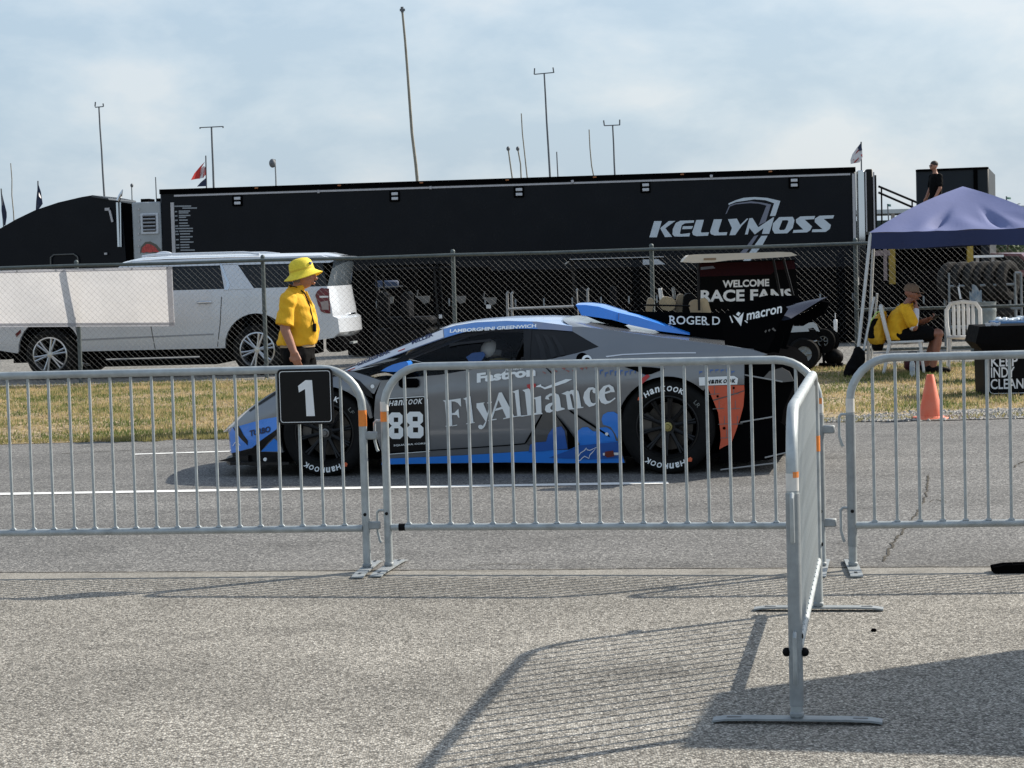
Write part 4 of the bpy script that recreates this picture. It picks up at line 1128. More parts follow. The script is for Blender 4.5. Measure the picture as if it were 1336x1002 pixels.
def wire(xs, zs_, xe, ze, yo, r):
    d = Vector((xe - xs, 0, ze - zs_)).normalized(); nn = Vector((-d.z, 0, d.x)) * r
    vs = []
    for (X, Z) in ((xs, zs_), (xe, ze)):
        vs += [(X + nn.x, yo, Z + nn.z), (X - nn.x, yo, Z - nn.z), (X, yo - r * 1.6, Z)]
    wm.add(vs, [(0, 1, 4, 3), (1, 2, 5, 4), (2, 0, 3, 5)], False)
while x < xb:
    for sgn_ in (1, -1):
        s0, s1 = (x, x + Hh) if sgn_ > 0 else (x + Hh, x)
        # clip to the fence length
        xs, zs_, xe, ze = s0, z1w, s1, z0_
        if min(xs, xe) < xa or max(xs, xe) > xb: continue
        wire(xs, zs_, xe, ze, -.028 if sgn_ > 0 else -.022, .0011 if sgn_ > 0 else .0007)  # wires falling rightward made thicker, standing in for their brighter lighting
    x += sp
tag(wm.build('wire_mesh', M['wire'], fence, recalc=False), kind='stuff')

# white mesh banner tied behind the wire
def fl(px, py, off): return hit(px, py, FENCE_A - fn * off, fn)
ban = empty('fence_banner', fl(60, 430, .0), fence.rotation_euler.z, 'plain white mesh banner with grey hems tied to the fence before the silver car', 'banner')
binv = ban.matrix_basis.inverted()
def bl(px, py): v = binv @ fl(px, py, .0); return v
bx0, bx1 = bl(-190, 350).x, bl(224.5, 348).x
bz_t0, bz_t1, bz_b0, bz_b1 = bl(0, 352.5).z, bl(222, 347.5).z, bl(0, 427).z, bl(222, 426).z
def bsurf(u, v, off=0.0):
    x = bx0 + (bx1 - bx0) * u
    t = (x - bl(0, 350).x) / (bx1 - bl(0, 350).x)
    zt = bz_t0 + (bz_t1 - bz_t0) * t; zb = bz_b0 + (bz_b1 - bz_b0) * t
    return (x, .006 * math.sin(x * 5.1 + v * 2) + .006 * math.sin(x * 2.3 + v * 3) + .004 + .05 * (1 - v) ** 1.5 + off, zb + (zt - zb) * v)
M['banner'] = thin(mat('white mesh cloth', (.74, .72, .71), .85, 0, .05, 6, .3, 130), .62)
M['banner_hem'] = thin(mat('grey hem webbing', (.50, .50, .53), .8, 0, .06, 6), .45)
mb = MB(); mb.grid(lambda u, v: bsurf(u, .03 + .94 * v), 80, 12); mb.build('cloth', M['banner'], ban, recalc=False)
for (v0, v1) in ((0, .065), (.945, 1.0)):
    mb = MB(); mb.grid(lambda u, v: bsurf(u, v0 + (v1 - v0) * v, -.005), 80, 1); mb.build('hem', M['banner_hem'], ban, recalc=False)
mb = MB(); mb.grid(lambda u, v: bsurf(.982 + .018 * u, v, -.006), 2, 10); mb.build('hem', M['banner_hem'], ban, recalc=False)
gm_ = MB(); gm_.lathe([(.006, 0), (.014, -.004), (.014, 0)], (0, 0, 0), 'Y', 8); gmesh = gm_.mesh('grommet', M['galv_dull'])
for px in (-30, 22, 73, 123, 172, 218):
    x = bl(px, 350).x; u_ = (x - bx0) / (bx1 - bx0); p_ = bsurf(u_, .975, -.012); link_mesh('grommet', gmesh, ban, p_)

# ================================================================ silver estate SUV behind the fence
Sr = ground(337, 489.5); SA = R(-6.5)
sx_, sy_ = Vector((math.cos(SA), math.sin(SA), 0)), Vector((-math.sin(SA), math.cos(SA), 0))
SWB = 3.26
SO = Sr - sx_ * (SWB / 2) + sy_ * .98
suv = empty('estate_car', SO, SA, 'big silver white estate car parked behind the fence, tail light facing right', 'car')
def ss(px, py, y):
    P = hit(px, py, SO + sy_ * y, sy_); d = P - SO; return d.dot(sx_), P.z
SX_R = ss(433, 400, -.95)[0]
def sY(x, z):
    w = 1.0 - .035 * max(0, z - .95) - .24 * max(0, z - 1.28) - .12 * max(0, .55 - z) ** 1
    e_ = max(0, x - (SX_R - .45)); w -= .42 * e_ ** 2
    f_ = max(0, -2.1 - x); w -= .25 * f_ ** 2
    return w
def st(px, py):
    y = -1.0
    for _ in range(4): x, z = ss(px, py, y); y = -sY(x, z)
    return x, z
def sskin(mb, P, off=0.0, step=.08, far=False, rim=0.0, near=True):
    v, f = fill2d(P, step)
    if near: mb.add([(q[0], -(sY(*q) + off), q[1]) for q in v], f, True)
    if far: mb.add([(q[0], sY(*q) + off, q[1]) for q in v], [t[::-1] for t in f], True)
    if rim:
        ol = resample(P, step); n = len(ol)
        for sg in ([-1] if near else []) + ([1] if far else []):
            vs = [(q[0], sg * (sY(*q) + off), q[1]) for q in ol] + [(q[0], sg * (sY(*q) + off - rim), q[1]) for q in ol]
            mb.add(vs, [(i, (i + 1) % n, n + (i + 1) % n, n + i) for i in range(n)])
M['silver'] = mat('pearl silver paint', (.60, .63, .67), .3, .1, .03, 3, coat=.8)
M['hatch_glass'] = mat('sky lit hatch glass', (.10, .125, .15), .08, 0, spec=.9, coat=1)  # sky reflection helped along by a blue-grey base colour
M['suv_glass'] = mat('privacy glass', (.006, .007, .008), .06, 0, spec=.35)
M['chrome'] = mat('chrome', (.6, .62, .64), .12, 1.0)
zr = lambda px, py: st(px, py)
roof_z = st(320, 336)[1]; belt = st(350, 375.5)[1]; wtop = st(350, 344)[1]; sill = st(297, 454)[1]
hubz_r = st(337, 458)[1]; hubz = .385
fxw, rxw = -SWB / 2, SWB / 2
def arc2(cx, cz, r, a0, a1, n=14): return [(cx + r * math.cos(R(a0 + (a1 - a0) * i / n)), cz + r * math.sin(R(a0 + (a1 - a0) * i / n))) for i in range(n + 1)]
xa_rear = st(432, 400)[0]
low_side = [(-2.62, .50), (-2.66, .80), (-2.60, 1.06), (-2.2, 1.20), (-1.35, 1.27), (-.6, belt), (.5, belt), (xa_rear - .05, belt), (xa_rear - .02, 1.12), (xa_rear + .01, .98), (xa_rear + .02, .87), (xa_rear + .09, .83), (xa_rear + .11, .62), (xa_rear + .02, .54), (rxw + .55, .47)] + arc2(rxw, hubz + .06, .50, 0, 180) + [(rxw - .5, sill)] + [(fxw + .5, sill)] + arc2(fxw, hubz + .06, .50, 0, 180) + [(fxw - .52, .42)]
mb = MB(); sskin(mb, low_side, 0, .09, True, .06)
# pillars and roof side
xr = lambda px, py: st(px, py)
uppers = [
    [(-1.05, belt - .01), (-.95, belt - .01), (-.38, wtop), (-.30, roof_z), (-.44, roof_z - .03)],
    [(-.44, roof_z - .04), (-.3, roof_z), (st(419, 338)[0], roof_z), (st(436, 341)[0], roof_z - .09), (st(430, 347)[0], wtop - .01), (-.36, wtop)],
    [(st(287, 343)[0], wtop + .01), (st(309.5, 343)[0], wtop + .01), (st(332, 375)[0], belt - .01), (st(293, 377)[0], belt - .01)],
    [(.35, wtop + .01), (.45, wtop + .01), (.48, belt - .01), (.38, belt - .01)],
]
uppers[3] = [(st(205, 345)[0], wtop + .01), (st(212, 345)[0], wtop + .01), (st(212, 380)[0], belt - .01), (st(204, 380)[0], belt - .01)]
for q in uppers: sskin(mb, q, .006, .09, True)
# bonnet, roof tops
vs = []
prof_r = [(-.50, roof_z - .05), (-.25, roof_z + .0), (.2, roof_z + .012), (1.2, roof_z + .01), (st(419, 338)[0], roof_z - .01), (st(438, 340)[0], roof_z - .06)]
def toploft(prof, crown):
    vs = []
    for x, z in prof:
        y = sY(x, z)
        for j in range(13): t = -1 + j / 6; vs.append((x, y * t, z + crown * (1 - t ** 4)))
    mb.add(vs, [(i * 13 + j, (i + 1) * 13 + j, (i + 1) * 13 + j + 1, i * 13 + j + 1) for i in range(len(prof) - 1) for j in range(12)], True)
toploft(prof_r, .055)
toploft([(-2.66, .80), (-2.60, 1.06), (-2.2, 1.20), (-1.35, 1.27), (-1.05, belt - .01)], .04)
# tail panel
def rearface(x, z): return x
tail = [(xa_rear - .05, belt), (xa_rear - .02, 1.12), (xa_rear + .01, .98), (xa_rear + .02, .87), (xa_rear + .09, .83), (xa_rear + .11, .62), (xa_rear + .02, .54)]
vs = []
for x, z in tail:
    y = sY(x, z)
    for j in range(13):
        t = -1 + j / 6; vs.append((x + .11 * (1 - t * t) ** .6, y * t, z))
mb.add(vs, [(i * 13 + j, (i + 1) * 13 + j, (i + 1) * 13 + j + 1, i * 13 + j + 1) for i in range(6) for j in range(12)], True)
mb.build('body', M['silver'], suv, weld=True)
mb = MB()
tg = [(st(436, 342)[0], roof_z - .07), (xa_rear - .05, belt)]
vs = []
for x, z in tg:
    y = sY(x, z) - .005
    for j in range(13): t = -1 + j / 6; vs.append((x + .10 * (1 - t * t) ** .6, y * t, z))
mb.add(vs, [(j, 13 + j, 14 + j, j + 1) for j in range(12)], True); mb.build('rear_window', M['hatch_glass'], suv, recalc=False)
mb = MB(); mb.box((xa_rear + .02, 0, roof_z - .03), (.34, 1.5, .035), Matrix.Rotation(R(6), 3, 'Y'), .012); mb.build('spoiler', M['silver'], suv)
mb = MB()
for sg in (-1, 1): mb.tube([(-.2, sg * .70, roof_z + .06), (0, sg * .70, roof_z + .085), (1.4, sg * .70, roof_z + .08), (1.65, sg * .70, roof_z + .05)], .018, 8)
mb.ball((-.05, 0, roof_z + .09), (.14, .04, .05)); mb.build('roof_rails', M['silver'], suv)
# windows: inset dark glass panels
for q in ([(-.90, belt), (-.36, wtop), (st(206, 345)[0], wtop), (st(205, 380)[0], belt)], [(st(211, 345)[0], wtop), (st(287.5, 343)[0], wtop), (st(293, 377)[0], belt), (st(211, 380)[0], belt)], [(st(309.5, 343)[0], wtop), (st(420, 347)[0], wtop - .01), (st(427, 374)[0], belt), (st(332, 375)[0], belt)]):
    mb = MB(); sskin(mb, q, -.015, .12); mb.build('window', M['suv_glass'], suv)
    mb = MB(); sskin(mb, q, -.015, .12, True, near=False); mb.build('window', M['suv_glass'], suv)
mb = MB(); wv = []
for x, z in ((-1.02, belt - .02), (-.42, roof_z - .04)):
    y = sY(x, z) - .03
    for j in range(9): t = -1 + j / 4; wv.append((x - .05 * (1 - t * t), y * t, z + .02 * (1 - t * t)))
mb.add(wv, [(j, 9 + j, 10 + j, j + 1) for j in range(8)], True); mb.build('windscreen', M['suv_glass'], suv, recalc=False)
mb = MB(); sskin(mb, [st(*p) for p in ((286.5, 343), (289, 343), (300.5, 372), (298, 378), (292.5, 378), (296, 371))], .012, .1); mb.build('chrome_trim', M['chrome'], suv)
dk = mat('shut line', (.05, .052, .055), .6)
for pl in ([(288.6, 387), (289.6, 387), (287.8, 422), (284.4, 452), (283.4, 452), (286.8, 422)], [(196, 386), (197, 386), (197.6, 426), (203, 455), (202, 455), (196.6, 426)], [(97, 386), (98, 386), (100, 430), (106, 457), (105, 457), (99, 430)]):
    mb = MB(); sskin(mb, [st(*p) for p in pl], .004, .2); mb.build('door_gap', dk, suv)
mb = MB(); sskin(mb, [st(*p) for p in ((100, 442.5), (279, 435), (279, 437), (100, 445))], .003, .2); mb.build('side_crease_shade', mat('crease shade grey', (.30, .32, .35), .4), suv)  # flat strip, the shade along the crease put into its grey
for px in (267, 176):
    x, z = st(px, 394.5); mb = MB(); mb.box((x, -sY(x, z) - .02, z), (.23, .03, .035), None, .012); mb.build('door_handle', M['chrome'], suv)
# tail light, wraps round the corner
M['tail_red'] = mat('red tail lamp', (.13, .008, .012), .15, 0, .3, 30)
tl = [st(*p) for p in ((411.5, 385), (414, 380), (419, 375.7), (429.5, 376.4), (431.5, 409), (424, 408.5), (419, 406), (415.5, 398))]
mb = MB(); sskin(mb, tl, .012, .05); lamp = mb.build('tail_lamp', M['tail_red'], suv)
mb = MB(); sskin(mb, [st(*p) for p in ((417, 386), (428.5, 386), (429, 388), (417.5, 388.5))], .018, .1); mb.build('lamp_insert', M['white_paint'], lamp)
mb = MB(); sskin(mb, [st(*p) for p in ((418, 394), (428.5, 392), (429.5, 404), (421, 404))], .018, .1); mb.build('lamp_insert', mat('clear lamp lens', (.32, .26, .25), .2), lamp)
# rear bumper and underside
mb = MB(); mb.box((xa_rear + .02, 0, .44), (.26, 1.80, .24), None, .05); mb.box((0, 0, .24), (2.0, 1.9, .12)); mb.box((-2.45, 0, .42), (.3, 1.7, .2), None, .05); mb.box((0, 0, .42), (4.6, 1.5, .32)); mb.box((0, 0, .75), (4.7, 1.35, .5)); mb.build('under_tray', M['matt_black'], suv)
mb = MB(); mb.box((xa_rear + .19, -.2, .44), (.06, .34, .03)); mb.build('number_plate_light', M['galv_dull'], suv)
mb = MB(); mb.box((xa_rear + .155, -.05, .88), (.02, .5, .035), None, .008); mb.build('tailgate_trim', M['chrome'], suv)
mb = MB(); mb.tube([(st(140, 469)[0], -1.02, st(140, 469)[1]), (st(262, 465.5)[0], -1.02, st(262, 465.5)[1])], .02, 8); mb.build('step_bar', M['chrome'], suv)
mb = MB(); mb.box(((fxw + rxw) / 2, -.92, .30), (2.2, .14, .06), None, .02); mb.build('running_board', M['matt_black'], suv)
mb = MB(); sskin(mb, [st(*p) for p in ((20, 436), (27, 430), (27.5, 434), (22, 440))], .01, .1); mb.build('marker_lamp', M['tail_red'], suv)
rimm = mat('machined alloy', (.55, .56, .57), .25, .8)
def road_wheel(parent, x, y, r, rr_, sg, rubber, alloy, n=6, w=.26):
    mb = MB(); Y = lambda a: -sg * a
    mb.lathe([(rr_, Y(-.0)), (rr_ + .02, Y(.015)), (r - .03, Y(.01)), (r, Y(-.03)), (r, Y(-w + .03)), (r - .04, Y(-w)), (rr_, Y(-w))], (0, 0, 0), 'Y', 40)
    o = mb.build('wheel', rubber, parent, (x, y, r))
    rm = MB(); rm.lathe([(rr_, Y(.002)), (rr_ - .02, Y(.008)), (rr_ - .035, Y(-.02)), (rr_ - .04, Y(-w + .05))], (0, 0, 0), 'Y', 40)
    rm.lathe([(0, Y(.012)), (.05, Y(.01)), (.06, Y(-.02))], (0, 0, 0), 'Y', 16)
    for k in range(n):
        a = 2 * math.pi * k / n + .26
        for d in (-.13, .13):
            rm.tube([(.045 * math.cos(a + d), Y(0), .045 * math.sin(a + d)), (.5 * rr_ * math.cos(a + d * .9), Y(.004), .5 * rr_ * math.sin(a + d * .9)), ((rr_ - .02) * math.cos(a + d), Y(0), (rr_ - .02) * math.sin(a + d))], [.02, .016, .018], 6)
    rm.build('rim', alloy, o)
    bk = MB(); bk.lathe([(0, Y(-.10)), (rr_ - .04, Y(-.10))], (0, 0, 0), 'Y', 24); bk.build('wheel_back', M['matt_black'], o, recalc=False)
    return o
for x in (fxw, rxw):
    road_wheel(suv, x, -.985, .385, .275, 1, M['rubber'], rimm); road_wheel(suv, x, .985, .385, .275, -1, M['rubber'], rimm)

# ================================================================ black race transporter
T0 = at(212, 345, 52.0); T0.z = 0
T1 = at(1118, 325, 50.2); T1.z = 0
td = (T1 - T0).normalized(); tn = Vector((td.y, -td.x, 0)); TL = (T1 - T0).length
trl = empty('race_trailer', T0, math.atan2(td.y, td.x), 'long black race team trailer with a silver team name on its side', 'trailer')
tinv = trl.matrix_basis.inverted()
def tl_(px, py, off=0.0): return tinv @ hit(px, py, T0 + tn * off, tn)
TZ = tl_(680, 232.5).z
M['gloss_black'] = mat('glossy black panel', (.0042, .0055, .0085), .30, 0, .15, 1.2, .05, .9, spec=.14, rvar=.08)
M['trim'] = mat('pale metal trim', (.42, .41, .42), .45, .5, .1, 4)
mb = MB(); mb.box((TL / 2, 1.25, (TZ + 1.0) / 2), (TL, 2.5, TZ - 1.0), None, .04); mb.build('box_body', M['gloss_black'], trl)
mb = MB(); mb.box((TL * .52, 1.25, .62), (TL * .62, 2.3, .72), None, .03); mb.build('belly_locker', M['matt_black'], trl)
mb = MB(); mb.box((TL / 2, -.02, TZ - .05), (TL, .05, .12)); mb.build('cap_rail', M['matt_black'], trl)
za, zb_ = tl_(400, 251.5).z, 0
mb = MB(); mb.box((TL / 2 + .12, -.022, TZ - .16), (TL - .5, .03, .045)); mb.build('trim_strip', M['trim'], trl)
mb = MB(); x_ = tl_(226, 290).x; mb.box((x_, -.02, (TZ - .3 + 1.0) / 2), (.085, .05, TZ - 1.35)); mb.build('corner_trim', M['trim'], trl)
mb = MB(); mb.box((TL - .05, -.02, (TZ + .6) / 2), (.07, .05, TZ - .9)); mb.build('corner_trim', M['trim'], trl)
for px, py in ((416, 249), (562, 244), (747, 236), (928, 229)):
    v = tl_(px, py); mb = MB(); mb.box((v.x, -.04, v.z - .02), (.07, .05, .08), None, .01); mb.build('bracket', M['trim'], trl)
for px in (335, 443, 550, 662, 776, 890, 1005):
    v = tl_(px, 237 - (px - 550) * .033); mb = MB(); mb.box((v.x, -.05, TZ - .035), (.09, .04, .035), None, .01); mb.build('marker_lamp', mat('amber lens', (.35, .13, .04), .3) if px == 335 else bpy.data.materials['amber lens'], trl)
for px, py in ((310, 262), (515, 256), (677, 250.5), (842, 244.5), (1035.5, 238.5)):
    v = tl_(px, py); mb = MB(); mb.box((v.x, -.03, v.z), (.25, .08, .27), None, .015); fl_ = mb.build('flood_lamp', M['matt_black'], trl)
    for dz in (-.058, .058):
        mb = MB(); mb.box((v.x + .01, -.075, v.z + dz), (.16, .02, .07), None, .008); mb.build('lamp_lens', mat('pale lens', (.52, .53, .55), .3) if 'pale lens' not in bpy.data.materials else bpy.data.materials['pale lens'], fl_)
M['logo_silver'] = mat('silver vinyl letters', (.52, .58, .63), .4, .1, .05, 4)
M['logo_grey'] = mat('grey vinyl swoosh', (.17, .18, .23), .45, .1, .05, 4)
zk5 = lambda *p: [(835 + a / 10.277, 250 + b / 10.277) for a, b in p]
zk6 = lambda *p: [(960 + a / 9.896, 250 + b / 9.896) for a, b in p]
zk1 = lambda *p: [(830 + a / 4.948, 250 + b / 4.948) for a, b in p]
letters = {
 'K': [zk5((190, 395), (292, 395), (225, 612), (125, 612)), zk5((270, 490), (385, 395), (475, 392), (340, 490), (430, 605), (335, 610))],
 'E': [zk5((725, 385), (722, 415), (600, 425), (560, 450), (535, 560), (550, 570), (672, 555), (662, 600), (520, 603), (460, 600), (435, 570), (440, 500), (480, 420), (540, 390)), zk5((575, 465), (712, 462), (695, 500), (565, 503))],
 'L': [zk5((755, 380), (857, 378), (815, 535), (825, 550), (925, 545), (912, 590), (760, 597), (710, 580), (700, 545))],
 'L2': [zk5((990, 372), (1100, 370), (1050, 530), (1062, 548), (1172, 543), (1160, 583), (1000, 588), (950, 570), (940, 535))],
 'Y': [zk1((592, 178), (650, 174), (672, 215), (715, 173), (724, 175), (680, 222), (640, 280), (602, 282), (618, 235))],
 'M': [zk6((175, 345), (215, 340), (290, 460), (485, 330), (495, 335), (430, 545), (338, 545), (358, 470), (245, 552), (175, 470), (155, 552), (118, 553))],
 'O': quads(zk6((480, 410), (560, 330), (735, 325), (758, 370), (735, 470), (665, 537), (500, 542), (470, 490), (480, 410)), zk6((590, 400), (602, 370), (668, 368), (680, 385), (640, 480), (622, 495), (570, 497), (558, 480), (590, 400))),
 'S': [zk6((1025, 315), (1010, 355), (890, 362), (985, 450), (960, 500), (920, 525), (735, 532), (745, 497), (870, 490), (780, 400), (775, 360), (830, 322), (900, 318))],
 'S2': [zk6((1270, 305), (1255, 345), (1135, 352), (1228, 430), (1215, 480), (1160, 520), (980, 523), (990, 488), (1120, 485), (1020, 395), (1020, 350), (1080, 312))],
}
for kk, polys in letters.items():
    mb = MB()
    for q in polys: mb.add([tl_(px, py, .012) for px, py in q], [tuple(range(len(q)))])
    mb.build('letter', M['logo_silver'], trl)
for nm, polys, mm in (('swoosh', [zk6((-95, 152), (0, 110), (100, 80), (240, 70), (400, 80), (575, 120), (510, 315), (440, 315), (495, 150), (380, 110), (240, 100), (0, 135), (-92, 172))], 'logo_silver'),
                      ('swoosh', [zk6((330, 572), (410, 568), (345, 690), (270, 780), (180, 900), (90, 900))], 'logo_silver'),
                      ('swoosh', [zk6((-85, 178), (0, 150), (200, 125), (330, 140), (455, 165), (385, 390), (295, 435), (395, 180), (300, 155), (180, 148), (0, 165), (-75, 190), (-120, 285), (-133, 288))], 'logo_grey'),
                      ('swoosh', [zk6((235, 575), (290, 560), (205, 690), (90, 850), (0, 850), (150, 690))], 'logo_grey')):
    mb = MB()
    for q in polys: mb.add([tl_(px, py, .008) for px, py in q], [tuple(range(len(q)))])
    mb.build(nm, M[mm], trl)
# list of small printed lines at the front of the trailer
zl = lambda a, b: (205 + a / 10.02, 240 + b / 10.02)
mb = MB()
for (a0, a1, b) in ((220, 445, 290), (330, 520, 315), (230, 262, 362), (283, 430, 355), (283, 410, 378), (230, 265, 418), (285, 435, 412), (285, 378, 436), (232, 268, 475), (288, 400, 472), (288, 400, 512), (234, 275, 550), (290, 420, 546), (236, 468, 582), (236, 276, 620), (290, 468, 617), (240, 285, 658), (298, 430, 652), (300, 465, 690), (244, 282, 728), (300, 428, 725), (302, 475, 760), (246, 290, 798), (304, 420, 796), (248, 290, 834), (306, 425, 830), (306, 492, 865), (255, 295, 906), (306, 430, 905)):
    mb.add([tl_(*zl(a0, b - 7), .008), tl_(*zl(a1, b - 9), .008), tl_(*zl(a1, b + 7), .008), tl_(*zl(a0, b + 9), .008)], [(0, 1, 2, 3)])
mb.build('printed_list', mat('grey print', (.26, .28, .30), .5), trl)
# polished rear door edge and dark door beyond
mb = MB(); mb.box((TL + .13, .25, (TZ + .45) / 2), (.18, .5, TZ - .6), None, .02); mb.build('polished_corner', mat('polished steel', (.55, .58, .6), .08, 1.0), trl)
mb = MB(); mb.box((TL + .33, .35, (TZ + .4) / 2), (.16, .7, TZ - .5), None, .02); mb.box((TL + .47, .3, TZ / 2), (.05, .6, TZ - .4)); mb.build('rear_door', M['black_paint'], trl)
mb = MB(); mb.box((TL + .24, -.02, (TZ + .45) / 2), (.03, .05, TZ - .7)); mb.box((TL + .43, -.02, (TZ + .45) / 2), (.03, .05, TZ - .7)); mb.build('door_trim', M['trim'], trl)
for k in range(3):
    for sgy in (.25, 2.25):
        mb = MB(); mb.lathe([(.2, 0), (.5, -.02), (.5, -.24), (.2, -.26)], (0, 0, 0), 'Y', 24); mb.build('wheel', M['rubber'], trl, (TL * .80 + k * 1.25, sgy, .5))

# tractor unit to the left of the trailer, facing left
tk = empty('tractor_unit', T0 + td * -1.0 - tn * 0, math.atan2(td.y, td.x), 'black sleeper cab tractor unit with a sweeping roof, left of the trailer', 'truck')
kinv = tk.matrix_basis.inverted()
def kl(px, py, off=0.0): return kinv @ hit(px, py, T0 + tn * off, tn)
def kp(pts): return [(kl(a, b).x, kl(a, b).z) for a, b in pts]
cab = kp([(-62, 330), (-50, 317), (-25, 308), (0, 297.5), (20, 286), (45, 274), (75, 264), (105, 257), (120, 254.5), (141, 258.5), (142, 261), (155, 262), (160, 290), (164, 345), (164, 420), (-62, 420)])
mb = MB(); mb.prism(cab, (.06, 2.40)); mb.build('sleeper_cab', M['gloss_black'], tk)
mb = MB(); mb.prism(kp([(-175, 355), (-120, 348), (-62, 336), (-62, 425), (-170, 425)]), (.25, 2.2)); mb.build('hood', M['gloss_black'], tk)
mb = MB(); mb.prism(kp([(-55, 322), (-28, 313), (-2, 304), (-6, 331), (-48, 333)]), (.055, .058)); mb.prism(kp([(-64, 332), (-52, 318), (-46, 316), (-60, 336)]), (.2, 2.26)); mb.build('cab_window', M['suv_glass'], tk)
mb = MB(); mb.prism(kp([(120, 254.5), (141, 258.5), (142, 260.5), (119, 257)]), (0.0, 2.45)); mb.build('roof_fairing_edge', mat('dark fairing', (.035, .04, .045), .4), tk)
mb = MB(); mb.prism(kp([(142, 261), (172, 266), (174, 345), (146, 345)]), (.1, .14)); mb.build('side_extender', M['matt_black'], tk)
mb = MB(); mb.tube([kl(154, 262, .04), kl(157, 255, .04), kl(160, 247, .04)], [.05, .05, .01], 8); mb.tube([kl(153, 264, .02), kl(155, 322, .02)], .035, 8); mb.tube([kl(157, 264, .02), kl(158, 322, .02)], .02, 8)
mb.build('exhaust_stack', M['chrome'], tk)
mb = MB(); mb.box(kl(140, 273, .02), (.12, .05, .07)); mb.box(kl(145, 282, .02), (.05, .05, .3), Matrix.Rotation(R(-12), 3, 'Y')); mb.box(kl(138, 331, .02), (.07, .05, .05)); mb.build('grab_handle', M['trim'], tk)
mb = MB(); mb.tube([kl(66, 345, .02), kl(66, 336, .02), kl(70, 332.5, .02), kl(96, 331.5, .02), kl(101, 335, .02), kl(102, 345, .02)], .018, 8); mb.build('locker_outline', mat('dark steel trim', (.09, .09, .085), .5), tk)
for k in (-2.6, 1.0, 2.3):
    for sgy in (.25, 2.3):
        mb = MB(); mb.lathe([(.2, 0), (.5, -.02), (.5, -.24), (.2, -.26)], (0, 0, 0), 'Y', 24); mb.build('wheel', M['rubber'], tk, (k - 1.6, sgy, .5))

# pale generator housing between cab and trailer
g0 = tl_(192.5, 420); gh = empty('generator_housing', trl.matrix_basis @ Vector((tl_(192, 335).x, 0, 0)), trl.rotation_euler.z, 'pale grey generator housing with a louvre between cab and trailer', 'generator')
ginv = gh.matrix_basis.inverted()
def gl(px, py, off=0.0): return ginv @ hit(px, py, T0 + tn * off, tn)
gx0, gx1, gz1 = gl(173, 300).x, gl(210.5, 300).x, gl(190, 263.5).z
mb = MB(); mb.box(((gx0 + gx1) / 2, .8, (gz1 + 1.2) / 2), (gx1 - gx0, 1.6, gz1 - 1.2), None, .03); mb.build('housing', mat('pale grey cabinet', (.33, .35, .36), .45, .2, .1, 3), gh)
mb = MB(); 
for px in (187, 208): v = gl(px, 262); mb.box((v.x, .4, gz1 + .04), (.22, .5, .09))
mb.build('roof_vent', M['matt_black'], gh)
va, vb = gl(183.5, 278.5), gl(207.5, 305)
mb = MB(); mb.box(((va.x + vb.x) / 2, -.015, (va.z + vb.z) / 2), (vb.x - va.x, .06, va.z - vb.z), None, .01); lf = mb.build('louvre_frame', mat('white frame', (.55, .57, .6), .5), gh)
mb = MB(); mb.box(((va.x + vb.x) / 2, -.03, (va.z + vb.z) / 2), (vb.x - va.x - .12, .05, va.z - vb.z - .12)); mb.build('louvre_opening', M['matt_black'], lf)
for k in range(5):
    mb = MB(); mb.box(((va.x + vb.x) / 2, -.06, vb.z + .10 + k * (va.z - vb.z - .16) / 4), (vb.x - va.x - .13, .05, .035), Matrix.Rotation(R(-35), 3, 'X')); mb.build('slat', mat('louvre slat', (.28, .29, .31), .5) if k == 0 else bpy.data.materials['louvre slat'], lf)
mb = MB()
for k in range(8):
    v = gl(181 + (k % 2), 273 + k * 8, .01); mb.box((v.x, -.01, v.z), (.04, .03, .05))
mb.build('rivet_strip', M['trim'], gh)
dz = lambda a, b: (a / 6.073, 240 + b / 6.073)
mb = MB(); q = [dz(*p) for p in ((1108, 545), (1115, 500), (1150, 460), (1190, 455), (1240, 480), (1290, 540), (1270, 555), (1200, 545))]; mb.add([gl(a, b, .006) for a, b in q], [tuple(range(8))]); mb.build('emblem', mat('dark emblem', (.10, .09, .07), .6), gh)
mb = MB(); q = [dz(*p) for p in ((1120, 540), (1128, 505), (1160, 475), (1195, 478), (1230, 500), (1265, 545), (1215, 538), (1190, 545), (1160, 538), (1140, 548))]; mb.add([gl(a, b, .009) for a, b in q], [tuple(range(10))]); mb.build('emblem', mat('red emblem', (.45, .06, .05), .6, 0, .5, 25), gh)

# dark trailer parked farther back on the right
F0 = at(1196, 300, 62); F1 = at(1291, 300, 61.45); F0.z = F1.z = 0
fd = (F1 - F0).normalized(); far_t = empty('parked_trailer', F0, math.atan2(fd.y, fd.x), 'plain dark trailer standing beyond the man in black', 'trailer')
fz = at(1240, 218, 61).z; fL = (F1 - F0).length
M['slate'] = mat('slate black panel', (.012, .016, .021), .45, 0, .1, 1, spec=.2)
mb = MB(); mb.box((fL / 2, 3, (fz + .9) / 2), (fL, 6, fz - .9), None, .04); mb.build('box_body', M['slate'], far_t)
mb = MB(); mb.box((fL * .82, -.01, (fz + .9) / 2), (.12, .05, fz - 1.0)); mb.box((fL / 2, -.02, fz - .04), (fL, .04, .06)); mb.build('edge_trim', M['matt_black'], far_t)
mb = MB(); mb.box((fL / 2, 3, .5), (fL * .5, 2, .9)); mb.build('undercarriage', M['matt_black'], far_t)
